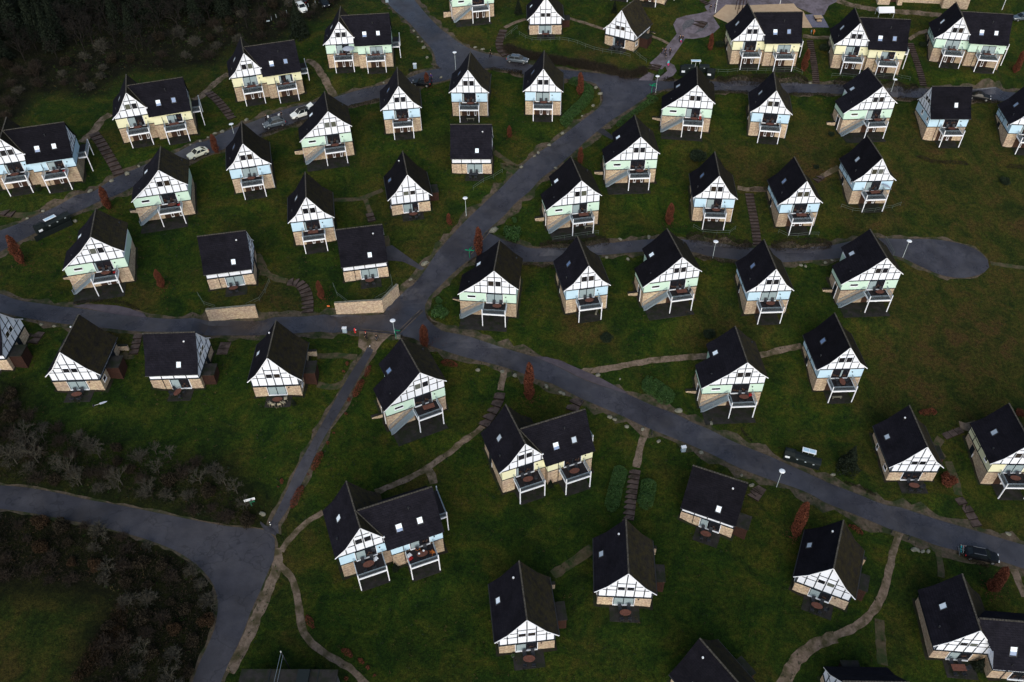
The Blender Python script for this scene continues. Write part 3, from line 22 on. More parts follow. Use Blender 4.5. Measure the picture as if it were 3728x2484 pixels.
WOODS = [(-127.9, 188.6, 'bare', 1.09, 0), (-113.0, 193.9, 'fir', 1.02, 0), (-83.1, 217.1, 'bare', 0.96, 0), (-95.7, 206.0, 'fir', 0.85, 0), (-69.2, 192.7, 'twig', 1.59, 0), (-110.2, 211.2, 'fir', 0.87, 0), (-97.5, 174.7, 'brown', 1.53, 0), (-52.6, 190.8, 'twig', 1.4, 0), (-60.9, 191.2, 'bare', 0.84, 0), (-144.8, 211.2, 'bare', 0.94, 0), (-108.5, 154.0, 'twig', 1.18, 0), (-121.6, 208.4, 'fir', 1.19, 0), (-102.8, 186.5, 'fir', 0.82, 0), (-82.1, 193.1, 'bare', 0.94, 0), (-91.7, 195.3, 'bare', 0.94, 0), (-106.1, 204.1, 'fir', 0.96, 0), (-107.9, 191.8, 'fir', 1.19, 0), (-84.0, 181.8, 'bare', 0.82, 0), (-75.0, 205.7, 'bare', 1.06, 0), (-126.5, 180.9, 'fir', 1.2, 0), (-87.9, 168.9, 'twig', 1.11, 0), (-113.7, 168.2, 'twig', 1.74, 0), (-120.9, 173.9, 'bare', 0.85, 0), (-90.5, 205.4, 'fir', 1.08, 0), (-118.5, 170.1, 'bare', 1.0, 0), (-116.8, 197.9, 'bare', 0.88, 0), (-63.7, 214.5, 'bare', 0.89, 0), (-63.6, 197.2, 'twig', 1.43, 0), (-115.7, 177.4, 'fir', 1.07, 0), (-107.4, 176.8, 'bare', 1.0, 0), (-70.6, 214.4, 'fir', 1.04, 0), (-79.9, 186.4, 'brown', 1.66, 0), (-52.7, 201.8, 'twig', 1.57, 0), (-126.3, 216.6, 'fir', 0.94, 0), (-100.9, 209.6, 'fir', 1.23, 0), (-115.1, 158.1, 'fir', 1.04, 0), (-94.4, 212.6, 'fir', 0.89, 0), (-135.5, 210.4, 'bare', 1.06, 0), (-50.7, 211.7, 'bare', 0.75, 0), (-124.5, 187.1, 'fir', 0.96, 0), (-107.0, 182.3, 'bare', 0.83, 0), (-88.6, 172.5, 'twig', 1.12, 0), (-98.8, 202.6, 'fir', 0.86, 0), (-102.8, 162.3, 'twig', 1.29, 0), (-94.3, 201.9, 'bare', 1.16, 0), (-106.7, 218.1, 'fir', 1.09, 0), (-140.9, 212.3, 'fir', 1.11, 0), (-71.9, 190.3, 'bare', 0.61, 0), (-78.7, 214.3, 'fir', 1.14, 0), (-68.1, 185.7, 'brown', 1.34, 0), (-126.6, 194.9, 'bare', 1.06, 0), (-100.2, 197.3, 'bare', 0.85, 0), (-132.3, 192.3, 'fir', 1.21, 0), (-119.3, 161.2, 'bare', 0.84, 0), (-121.4, 202.8, 'fir', 1.03, 0), (-88.8, 164.2, 'twig', 1.28, 0), (-100.7, 193.4, 'bare', 0.98, 0), (-102.0, 214.2, 'fir', 1.15, 0), (-128.3, 203.9, 'bare', 0.9, 0), (-133.7, 202.7, 'bare', 1.02, 0), (-119.4, 178.0, 'bare', 1.07, 0), (-89.3, 200.2, 'fir', 1.0, 0), (-123.8, 199.3, 'fir', 0.91, 0), (-142.1, 218.8, 'bare', 1.25, 0), (-67.6, 207.4, 'bare', 0.81, 0), (-46.2, 199.9, 'twig', 0.85, 0), (-73.7, 200.4, 'fir', 1.1, 0), (-134.6, 219.0, 'fir', 1.19, 0), (-117.4, 204.1, 'bare', 1.12, 0), (-87.3, 189.6, 'fir', 0.82, 0), (-124.8, 174.5, 'fir', 1.14, 0), (-115.0, 215.3, 'fir', 0.99, 0), (-62.7, 206.6, 'bare', 0.89, 0), (-109.8, 157.8, 'bare', 0.75, 0), (-95.2, 190.7, 'bare', 0.85, 0), (-86.9, 204.7, 'bare', 0.91, 0), (-95.7, 181.3, 'bare', 0.99, 0), (-133.0, 187.3, 'bare', 0.92, 0), (-118.3, 217.3, 'fir', 1.03, 0), (-57.9, 193.6, 'twig', 1.84, 0), (-75.8, 188.0, 'twig', 1.78, 0), (-107.1, 197.9, 'bare', 1.0, 0), (-120.4, 181.6, 'bare', 0.98, 0), (-112.9, 187.3, 'fir', 1.15, 0), (-102.9, 157.9, 'twig', 1.42, 0), (-151.8, 225.7, 'bare', 1.1, 0), (-65.8, 181.7, 'twig', 1.25, 0), (-120.4, 194.1, 'fir', 0.99, 0), (-121.7, 215.5, 'bare', 1.24, 0), (-71.3, 205.3, 'fir', 0.85, 0), (-108.0, 160.9, 'brown', 1.64, 0), (-73.4, 194.0, 'fir', 0.83, 0), (-137.6, 197.5, 'fir', 1.02, 0), (-86.6, 210.1, 'bare', 0.92, 0), (-129.7, 213.7, 'bare', 0.99, 0), (-85.3, 197.2, 'fir', 1.08, 0), (-104.5, 150.5, 'twig', 0.81, 0), (-115.7, 183.4, 'bare', 1.09, 0), (-71.8, 177.9, 'twig', 1.17, 0), (-49.7, 204.7, 'twig', 1.83, 0), (-94.3, 177.6, 'twig', 1.2, 0), (-121.8, 222.9, 'fir', 1.22, 0), (-96.1, 197.0, 'bare', 1.24, 0), (-108.4, 147.5, 'twig', 1.83, 0), (-112.7, 154.9, 'twig', 1.42, 0), (-54.6, 211.8, 'brown', 1.14, 0), (-44.2, 209.9, 'twig', 0.8, 0), (-106.0, 170.5, 'twig', 1.56, 0), (-126.9, 211.3, 'fir', 1.22, 0), (-108.0, 186.3, 'fir', 0.9, 0), (-119.3, 186.7, 'fir', 1.04, 0), (-99.7, 165.3, 'twig', 1.42, 0), (-128.2, 225.0, 'fir', 1.17, 0), (-138.5, 220.4, 'fir', 1.02, 0), (-78.6, 197.7, 'bare', 0.94, 0), (-111.6, 150.1, 'twig', 1.59, 0), (-115.0, 221.3, 'fir', 1.12, 0), (-57.4, 214.2, 'bare', 0.86, 0), (-94.8, 217.7, 'bare', 0.87, 0), (-59.1, 209.1, 'bare', 0.96, 0), (-109.8, 173.5, 'brown', 1.6, 0), (-101.1, 219.1, 'fir', 1.1, 0), (-100.6, 177.9, 'bare', 0.72, 0), (-89.0, 218.5, 'bare', 0.88, 0), (-58.0, 205.7, 'twig', 1.84, 0), (-135.0, 206.8, 'fir', 1.22, 0), (-104.9, 145.6, 'twig', 1.47, 0), (-124.5, 219.8, 'fir', 0.91, 0), (-89.0, 213.2, 'fir', 1.09, 0), (-56.7, 186.1, 'twig', 1.18, 0), (-90.3, 185.7, 'bare', 0.89, 0), (-117.9, 207.8, 'bare', 1.17, 0), (-77.2, 178.4, 'twig', 1.22, 0), (-131.0, 207.4, 'fir', 1.08, 0), (-71.3, 183.4, 'twig', 1.77, 0), (-96.3, 169.6, 'twig', 1.04, 0), (-80.0, 205.5, 'fir', 1.13, 0), (-143.6, 222.3, 'bare', 0.92, 0), (-110.7, 181.7, 'bare', 1.02, 0), (-139.3, 209.1, 'fir', 1.02, 0), (-137.3, 226.0, 'fir', 1.19, 0), (-132.2, 221.9, 'fir', 0.95, 0), (-117.1, 166.3, 'bare', 0.81, 0), (-105.4, 208.3, 'fir', 1.18, 0), (-135.6, 215.3, 'bare', 1.2, 0), (-70.8, 210.8, 'fir', 1.21, 0), (-145.7, 219.2, 'fir', 0.85, 0), (-139.4, 204.9, 'fir', 1.23, 0), (-87.7, 176.3, 'brown', 1.61, 0), (-91.4, 191.5, 'fir', 0.82, 0), (-103.4, 190.5, 'bare', 1.04, 0), (-92.4, 172.7, 'twig', 1.27, 0), (-148.3, 221.8, 'fir', 1.17, 0), (-69.0, 201.2, 'fir', 0.91, 0), (-113.0, 172.0, 'bare', 1.06, 0), (-131.5, 198.2, 'fir', 1.22, 0), (-88.3, 180.2, 'bare', 0.55, 0), (-146.1, 226.3, 'fir', 1.19, 0), (-91.4, 167.4, 'twig', 1.33, 0), (-129.3, 218.7, 'fir', 1.12, 0), (-111.4, 162.9, 'twig', 1.55, 0), (-112.8, 202.8, 'fir', 0.88, 0), (-74.5, 217.0, 'bare', 0.9, 0), (-84.3, 186.5, 'bare', 0.73, 0), (-77.2, 191.6, 'bare', 1.1, 0), (-126.1, 207.8, 'bare', 0.9, 0), (-52.8, 195.8, 'twig', 1.18, 0), (-145.1, 215.4, 'fir', 1.07, 0), (-42.2, 206.2, 'bracken', 1.32, 0), (-53.6, 206.7, 'brown', 1.53, 0), (-83.8, 176.3, 'brown', 1.25, 0), (-82.5, 211.2, 'bare', 1.22, 0), (-58.7, 197.9, 'twig', 1.4, 0), (-112.4, 207.2, 'fir', 0.97, 0), (-77.1, 211.0, 'fir', 0.91, 0), (-103.7, 173.8, 'twig', 1.37, 0), (-64.3, 201.9, 'fir', 0.82, 0), (-105.1, 194.1, 'bare', 1.0, 0), (-109.4, 221.8, 'fir', 0.9, 0), (-105.5, 222.1, 'bare', 0.94, 0), (-105.7, 212.5, 'fir', 1.01, 0), (-84.1, 201.5, 'fir', 1.05, 0), (-60.4, 202.6, 'bare', 0.56, 0), (-102.2, 170.0, 'twig', 1.83, 0), (-67.6, 197.6, 'fir', 0.83, 0), (-76.2, 183.7, 'bare', 0.71, 0), (-112.0, 218.3, 'bare', 1.02, 0), (-114.8, 210.7, 'fir', 1.08, 0), (-92.1, 209.4, 'fir', 0.92, 0), (-119.7, 212.2, 'fir', 1.11, 0), (-95.0, 184.9, 'bare', 0.99, 0), (-98.7, 184.8, 'bare', 0.9, 0), (-119.1, 190.4, 'fir', 1.07, 0), (-133.3, 225.5, 'bare', 0.98, 0), (-149.3, 218.2, 'bare', 0.88, 0), (-109.9, 168.8, 'twig', 1.14, 0), (-123.7, 191.4, 'fir', 1.16, 0), (-78.2, 202.2, 'fir', 1.06, 0), (-123.6, 178.2, 'fir', 1.08, 0), (-105.6, 165.4, 'twig', 1.15, 0), (-129.6, 185.2, 'bare', 1.1, 0), (-63.7, 188.1, 'brown', 1.42, 0), (-102.5, 200.4, 'fir', 1.21, 0), (-48.2, 208.7, 'twig', 1.26, 0), (-108.4, 142.4, 'twig', 1.05, 0), (-120.9, 165.7, 'fir', 1.05, 0), (-101.3, 205.8, 'fir', 1.11, 0), (-102.4, 181.1, 'fir', 0.9, 0), (-50.4, 198.5, 'twig', 1.13, 0), (-135.9, 193.4, 'fir', 1.16, 0), (-65.2, 210.1, 'fir', 1.06, 0), (-47.5, 214.1, 'brown', 1.63, 0), (-141.3, 226.4, 'fir', 1.13, 0), (-61.5, 184.6, 'twig', 1.43, 0), (-67.2, 189.5, 'twig', 1.15, 0), (-115.0, 190.3, 'fir', 1.06, 0), (-122.7, 169.3, 'bare', 0.88, 0), (-101.7, 152.9, 'twig', 1.17, 0), (-96.7, 209.6, 'fir', 0.92, 0), (-127.8, 200.0, 'bare', 1.12, 0), (-111.7, 176.7, 'fir', 0.87, 0), (-42.6, 202.5, 'twig', 1.45, 0), (-46.9, 195.7, 'twig', 1.24, 0), (-79.6, 218.2, 'bare', 0.86, 0), (-67.3, 216.4, 'bare', 1.25, 0), (-56.4, 201.4, 'brown', 1.62, 0), (-66.7, 178.0, 'twig', 1.47, 0), (-45.8, 205.4, 'twig', 1.26, 0), (-43.8, 213.8, 'brown', 1.11, 0), (-71.4, 197.4, 'bare', 1.02, 0), (-154.3, 228.5, 'bare', 0.87, 0), (-139.1, 216.5, 'fir', 0.88, 0), (-97.5, 214.7, 'bare', 0.94, 0), (-87.8, 194.2, 'bare', 0.97, 0), (-91.7, 181.6, 'twig', 1.83, 0), (-99.2, 188.8, 'bare', 0.89, 0), (-94.9, 166.2, 'twig', 1.07, 0), (-65.5, 193.8, 'brown', 1.42, 0), (-115.1, 162.4, 'bare', 0.83, 0), (-112.7, 198.3, 'fir', 0.98, 0), (-57.2, 189.9, 'brown', 1.4, 0), (-123.3, 212.2, 'fir', 0.94, 0), (-80.4, 180.3, 'bare', 0.66, 0), (-77.1, 174.7, 'twig', 0.89, 0), (-109.0, 214.9, 'fir', 0.99, 0), (-139.5, 201.0, 'fir', 0.91, 0), (-143.0, 207.6, 'fir', 1.23, 0), (-97.3, 220.5, 'bare', 1.14, 0), (-101.6, 148.1, 'twig', 1.18, 0), (-109.0, 201.1, 'fir', 0.95, 0), (-117.9, 223.6, 'fir', 1.17, 0), (-116.7, 173.5, 'fir', 1.03, 0), (-109.6, 195.1, 'bare', 1.21, 0), (-52.3, 215.0, 'twig', 1.58, 0), (-82.0, 189.5, 'bare', 0.83, 0), (-84.2, 207.2, 'fir', 0.86, 0), (-108.8, 206.6, 'fir', 1.14, 0), (-127.6, 176.8, 'fir', 0.97, 0), (-85.3, 213.9, 'fir', 0.98, 0), (-47.8, 72.8, 'twig', 1.35, 1), (-71.1, 76.8, 'twig', 1.27, 1), (-65.4, 73.4, 'bare', 0.41, 1), (-55.9, 70.0, 'bare', 0.45, 1), (-60.2, 75.2, 'bare', 0.51, 1), (-80.0, 81.8, 'twig', 0.93, 1), (-77.4, 83.1, 'twig', 1.41, 1), (-78.2, 76.9, 'bare', 0.36, 1), (-51.4, 73.2, 'bare', 0.48, 1), (-68.9, 74.9, 'twig', 1.58, 1), (-73.4, 77.6, 'twig', 1.26, 1), (-74.6, 80.8, 'brown', 1.34, 1), (-64.0, 78.3, 'twig', 1.03, 1), (-61.7, 70.4, 'bare', 0.43, 1), (-82.5, 82.6, 'bare', 0.47, 1), (-38.0, 68.0, 'bare', 0.5, 1), (-37.4, 65.8, 'brown', 1.41, 1), (-80.8, 79.0, 'twig', 1.01, 1), (-67.4, 79.4, 'twig', 0.98, 1), (-58.1, 76.7, 'brown', 1.01, 1), (-76.8, 71.3, 'bare', 0.36, 1), (-52.5, 69.5, 'twig', 1.23, 1), (-50.3, 75.5, 'bare', 0.5, 1), (-58.4, 72.2, 'twig', 1.6, 1), (-40.4, 66.1, 'twig', 1.5, 1), (-43.5, 69.8, 'brown', 1.33, 1), (-42.7, 67.6, 'twig', 0.92, 1), (-77.4, 80.3, 'brown', 1.44, 1), (-74.2, 74.4, 'twig', 1.06, 1), (-78.3, 74.1, 'twig', 0.99, 1), (-54.7, 75.3, 'twig', 1.28, 1), (-53.3, 71.7, 'twig', 1.12, 1), (-63.1, 72.2, 'brown', 1.13, 1), (-67.3, 70.8, 'twig', 1.21, 1), (-71.5, 72.4, 'bare', 0.37, 1), (-75.9, 76.7, 'brown', 1.57, 1), (-49.3, 69.4, 'twig', 0.99, 1), (-69.6, 79.5, 'twig', 0.98, 1), (-43.8, 73.4, 'twig', 1.24, 1), (-74.2, 71.0, 'twig', 1.07, 1), (-66.3, 77.3, 'twig', 1.24, 1), (-74.7, 83.0, 'twig', 1.03, 1), (-49.7, 71.6, 'brown', 1.39, 1), (-39.7, 70.2, 'bare', 0.48, 1), (-46.4, 69.4, 'twig', 1.01, 1), (-60.6, 72.3, 'twig', 0.93, 1), (-41.6, 71.4, 'bare', 0.5, 1), (-64.0, 75.1, 'twig', 1.13, 1), (-55.6, 73.2, 'brown', 1.02, 1), (-45.1, 71.6, 'bare', 0.55, 1), (-62.0, 76.9, 'twig', 1.32, 1), (-52.6, 76.3, 'bare', 0.38, 1), (-79.7, 84.1, 'bare', 0.47, 1), (-68.8, 72.4, 'twig', 1.04, 1), (-72.1, 81.1, 'twig', 1.24, 1), (-45.2, 67.1, 'twig', 0.93, 1), (-58.6, 70.0, 'twig', 1.04, 1), (-65.0, 70.7, 'brown', 1.14, 1), (-46.4, 74.7, 'twig', 1.16, 1), (-71.2, 74.6, 'twig', 1.58, 1), (-76.0, 85.2, 'brown', 1.24, 1), (-68.7, 77.5, 'bare', 0.48, 1), (-57.5, 74.4, 'brown', 0.91, 1), (-76.2, 73.4, 'twig', 0.97, 1), (-47.8, 42.8, 'twig', 0.77, 1), (-53.8, 56.5, 'twig', 0.93, 1), (-42.4, 46.8, 'twig', 1.15, 1), (-66.6, 58.5, 'twig', 0.96, 1), (-56.5, 60.9, 'twig', 0.79, 1), (-42.7, 43.5, 'twig', 0.95, 1), (-64.2, 64.0, 'bracken', 1.25, 1), (-50.1, 53.6, 'twig', 1.17, 1), (-52.3, 60.8, 'twig', 1.03, 1), (-40.6, 42.2, 'twig', 1.32, 1), (-45.5, 57.1, 'twig', 1.13, 1), (-44.7, 53.8, 'brown', 0.76, 1), (-48.6, 47.7, 'twig', 1.23, 1), (-69.8, 56.0, 'twig', 1.24, 1), (-63.1, 60.5, 'bracken', 1.22, 1), (-47.1, 58.9, 'brown', 1.09, 1), (-43.3, 58.1, 'twig', 1.18, 1), (-58.7, 64.0, 'twig', 0.76, 1), (-70.5, 62.1, 'twig', 1.33, 1), (-61.2, 58.7, 'twig', 1.17, 1), (-72.5, 64.3, 'twig', 0.95, 1), (-62.9, 57.0, 'twig', 1.12, 1), (-51.9, 58.2, 'twig', 1.22, 1), (-60.1, 61.4, 'brown', 0.78, 1), (-48.1, 56.0, 'brown', 0.79, 1), (-50.0, 45.5, 'twig', 1.01, 1), (-58.6, 58.5, 'bracken', 0.73, 1), (-42.6, 52.9, 'brown', 1.03, 1), (-39.5, 51.4, 'bracken', 1.16, 1), (-45.2, 51.4, 'twig', 1.1, 1), (-67.0, 63.5, 'twig', 0.73, 1), (-41.3, 40.1, 'twig', 0.71, 1), (-51.1, 50.2, 'brown', 0.91, 1), (-46.1, 41.3, 'twig', 1.12, 1), (-71.3, 58.3, 'twig', 0.9, 1), (-61.4, 63.4, 'brown', 1.39, 1), (-69.0, 60.2, 'twig', 1.36, 1), (-40.8, 48.8, 'brown', 1.17, 1), (-49.6, 59.0, 'brown', 1.25, 1), (-45.3, 47.0, 'brown', 1.23, 1), (-48.2, 40.0, 'twig', 0.87, 1), (-51.1, 56.0, 'brown', 0.98, 1), (-65.2, 61.6, 'twig', 0.71, 1), (-47.4, 51.5, 'brown', 1.36, 1), (-60.4, 56.0, 'twig', 0.7, 1), (-50.3, 42.0, 'twig', 0.77, 1), (-43.4, 41.0, 'twig', 1.21, 1), (-55.3, 58.2, 'bracken', 1.14, 1), (-65.9, 56.0, 'twig', 0.9, 1), (-53.5, 62.6, 'twig', 0.96, 1), (-43.2, 50.0, 'bracken', 1.0, 1), (-41.7, 56.3, 'twig', 0.98, 1), (-57.8, 56.2, 'twig', 0.97, 1), (-72.9, 60.4, 'twig', 0.8, 1), (-40.2, 44.9, 'brown', 0.97, 1), (-70.2, 64.3, 'twig', 0.86, 1), (-74.2, 62.7, 'bracken', 0.98, 1), (-46.3, 44.6, 'twig', 1.09, 1), (-46.4, 49.3, 'twig', 1.07, 1), (-50.9, 47.5, 'twig', 1.06, 1), (-49.8, 61.6, 'twig', 0.79, 1), (-40.0, 54.0, 'twig', 1.33, 1), (-56.4, 63.2, 'twig', 1.36, 1), (-47.6, 53.8, 'twig', 1.28, 1), (-68.9, 58.0, 'twig', 1.36, 1), (-50.5, 39.4, 'twig', 0.8, 1), (-68.25, 73.76, 'bare', 0.75, 1), (-70.31, 76.41, 'bare', 0.8, 1), (-63.06, 72.0, 'bare', 0.62, 1), (-70.95, 73.35, 'bare', 0.6, 1), (-55.9, 70.97, 'bare', 0.6, 1), (-61.34, 70.59, 'bare', 0.55, 1), (-53.4, 57.46, 'bare', 0.5, 1), (-45.91, 46.89, 'bare', 0.5, 1), (-41.88, 43.83, 'bare', 0.5, 1), (-51.59, 69.88, 'bare', 0.5, 1)]
UNDER = [([(-108.65, 140.71), (-101.22, 148.26), (-101.63, 163.61), (-95.1, 166.14), (-88.64, 164.14), (-84.92, 172.78), (-81.68, 173.98), (-73.54, 175.16), (-66.79, 177.49), (-63.5, 185.19), (-59.16, 182.51), (-55.79, 184.68), (-53.01, 186.91), (-51.39, 196.23), (-45.32, 195.44), (-41.86, 203.92), (-42.54, 213.87), (-154.83, 228.74)], 9000, ['twig', 'leaf_brown', 'leaf_dark']), ([(-83.25, 84.09), (-75.49, 85.3), (-71.58, 80.99), (-62.52, 78.25), (-54.73, 76.87), (-44.61, 74.33), (-36.91, 68.24), (-35.42, 65.91), (-38.28, 65.27), (-47.74, 67.67), (-57.3, 69.79), (-64.94, 70.57), (-77.61, 70.46)], 3500, ['twig', 'leaf_brown', 'bracken']), ([(-75.11, 64.5), (-66.49, 64.76), (-59.22, 64.23), (-50.68, 62.05), (-43.42, 58.81), (-40.08, 55.08), (-39.01, 50.59), (-40.15, 45.85), (-39.18, 39.84), (-50.72, 39.38), (-50.56, 43.32), (-51.66, 48.47), (-50.87, 52.18), (-51.59, 55.57), (-56.51, 56.05), (-66.47, 55.79), (-71.24, 55.44)], 6000, ['twig', 'leaf_brown', 'bracken']), ([(-51.02, 54.93), (-49.63, 51.78), (-48.82, 48.71), (-50.31, 45.63), (-52.12, 43.11), (-53.42, 43.05), (-52.65, 47.75), (-51.77, 50.1), (-51.41, 52.48)], 2200, ['bracken', 'leaf_brown', 'bracken'])]
UNDERLAB = ['dark tangle of twigs and leaves on the floor of the top left wood', 'brown tangle of brambles above the access road', 'brown tangle of brambles inside the bend of the access road', 'rusty bracken along the edge of the lower left field']
BOULDERS = [(-59.43, 150.02, 0.4, 'leftmost boulder in front of the yellow double chalet above the two parked cars'), (-58.07, 150.74, 0.6, 'second boulder in front of the yellow double chalet above the two parked cars'), (-54.04, 154.86, 0.5, 'rightmost boulder in front of the yellow double chalet above the two parked cars'), (-62.86, 144.88, 0.3, 'leftmost boulder right of the yellow double chalet above the white hatchback'), (-61.43, 146.65, 0.45, 'second boulder right of the yellow double chalet above the white hatchback'), (-60.49, 148.55, 0.3, 'rightmost boulder right of the yellow double chalet above the white hatchback'), (-75.6, 134.78, 0.5, 'leftmost boulder in front of the yellow double chalet above the white hatchback'), (-73.22, 136.9, 0.6, 'second boulder in front of the yellow double chalet above the white hatchback'), (-71.6, 139.13, 0.35, 'rightmost boulder in front of the yellow double chalet above the white hatchback'), (-21.35, 186.24, 0.45, 'leftmost boulder left of the green chalet at the top edge'), (-20.25, 183.61, 0.3, 'second boulder left of the green chalet at the top edge'), (-19.16, 181.74, 0.3, 'third boulder left of the green chalet at the top edge'), (-18.63, 179.27, 0.55, 'rightmost boulder left of the green chalet at the top edge'), (-26.55, 166.29, 0.35, 'leftmost boulder right of the top green double chalet with the parasol'), (-17.7, 175.39, 0.5, 'rightmost boulder right of the top green double chalet with the parasol'), (-7.12, 178.84, 0.4, 'leftmost boulder in front of the green chalet at the top edge'), (-5.4, 177.97, 0.45, 'rightmost boulder in front of the green chalet at the top edge'), (-14.33, 168.22, 0.45, 'boulder behind the blue chalet below the top lamp'), (15.39, 155.46, 0.3, 'leftmost boulder right of the blue chalet left of the wide junction'), (17.91, 158.46, 0.5, 'second boulder right of the blue chalet left of the wide junction'), (18.89, 164.14, 0.6, 'third boulder right of the blue chalet left of the wide junction'), (19.67, 162.16, 0.6, 'rightmost boulder right of the blue chalet left of the wide junction'), (5.2, 144.0, 0.4, 'leftmost boulder in front of the blue chalet left of the wide junction'), (5.93, 144.97, 0.5, 'second boulder in front of the blue chalet left of the wide junction'), (8.25, 147.11, 0.5, 'third boulder in front of the blue chalet left of the wide junction'), (11.08, 150.34, 0.5, 'rightmost boulder in front of the blue chalet left of the wide junction'), (2.5, 141.02, 0.5, 'boulder right of the low chalet on the upper lawn'), (9.27, 140.93, 0.4, 'boulder behind the green chalet by the round shrub'), (44.61, 167.7, 0.3, 'boulder left of the yellow double chalet below the sand'), (-3.04, 124.77, 0.9, 'boulder in front of the low chalet on the upper lawn'), (-17.75, 112.85, 0.4, 'leftmost boulder right of the low chalet above the bent wall'), (-15.38, 116.54, 0.7, 'rightmost boulder right of the low chalet above the bent wall'), (-78.94, 123.77, 0.5, 'leftmost boulder right of the blue double chalet at the left edge'), (-78.49, 131.52, 0.5, 'rightmost boulder right of the blue double chalet at the left edge'), (-87.17, 123.56, 0.35, 'leftmost boulder in front of the blue double chalet at the left edge'), (-85.17, 125.76, 0.4, 'rightmost boulder in front of the blue double chalet at the left edge'), (-76.75, 99.53, 0.4, 'leftmost boulder behind the low chalet at the left edge'), (-74.68, 99.33, 0.4, 'rightmost boulder behind the low chalet at the left edge'), (20.47, 123.37, 0.4, 'leftmost boulder right of the green chalet by the round shrub'), (21.46, 118.77, 0.5, 'rightmost boulder right of the green chalet by the round shrub'), (25.95, 124.0, 0.5, 'boulder left of the blue chalet beside the leaning red tree'), (17.57, 119.05, 0.45, 'boulder in front of the green chalet by the round shrub'), (53.46, 118.24, 0.4, 'leftmost boulder in front of the blue chalet right of the log steps'), (54.29, 118.05, 0.4, 'second boulder in front of the blue chalet right of the log steps'), (58.2, 118.94, 0.4, 'third boulder in front of the blue chalet right of the log steps'), (59.6, 119.5, 0.3, 'rightmost boulder in front of the blue chalet right of the log steps'), (-5.71, 94.66, 0.5, 'leftmost boulder in front of the green corner chalet'), (-1.74, 94.48, 0.4, 'second boulder in front of the green corner chalet'), (-1.66, 94.49, 0.4, 'third boulder in front of the green corner chalet'), (0.35, 93.85, 0.4, 'fourth boulder in front of the green corner chalet'), (0.37, 93.78, 0.4, 'fifth boulder in front of the green corner chalet'), (5.5, 91.8, 0.45, 'rightmost boulder in front of the green corner chalet'), (7.75, 90.7, 0.4, 'leftmost boulder in front of the second blue chalet below the side road'), (8.25, 90.43, 0.4, 'second boulder in front of the second blue chalet below the side road'), (14.15, 94.05, 0.5, 'third boulder in front of the second blue chalet below the side road'), (17.76, 93.47, 0.25, 'rightmost boulder in front of the second blue chalet below the side road'), (15.46, 86.36, 0.45, 'leftmost boulder right of the yellow double chalet below the road'), (16.23, 85.96, 0.4, 'rightmost boulder right of the yellow double chalet below the road'), (18.04, 84.76, 0.45, 'leftmost boulder left of the green chalet above the shrubbery'), (20.55, 84.36, 0.4, 'second boulder left of the green chalet above the shrubbery'), (26.86, 88.01, 0.6, 'third boulder left of the green chalet above the shrubbery'), (31.8, 85.63, 0.4, 'rightmost boulder left of the green chalet above the shrubbery'), (22.87, 82.31, 0.35, 'leftmost boulder behind the turned low chalet below the road'), (35.1, 76.72, 0.3, 'rightmost boulder behind the turned low chalet below the road'), (29.4, 80.5, 0.5, 'boulder in front of the green chalet above the shrubbery'), (36.31, 75.0, 0.4, 'boulder right of the turned low chalet below the road'), (58.3, 64.87, 0.5, 'leftmost boulder in front of the low chalet by the round red shrub'), (58.89, 64.79, 0.4, 'second boulder in front of the low chalet by the round red shrub'), (59.62, 64.63, 0.4, 'third boulder in front of the low chalet by the round red shrub'), (60.42, 64.65, 0.4, 'rightmost boulder in front of the low chalet by the round red shrub'), (73.97, 67.92, 0.4, 'boulder in front of the yellow double chalet at the right edge'), (-35.83, 67.42, 0.5, 'boulder left of the blue double chalet by the footpath'), (49.51, 77.05, 0.4, 'boulder left of the low chalet by the round red shrub'), (64.97, 164.86, 0.4, 'boulder left of the yellow double chalet between the long steps')]
STONEWALLS = [([(-50.95, 102.95), (-42.89, 103.88)], 2.35, 'straight pale stone retaining wall beside the middle road'), ([(-30.09, 105.63), (-22.14, 106.22), (-19.81, 110.27)], 2.29, 'bent pale stone retaining wall by the road junction')]
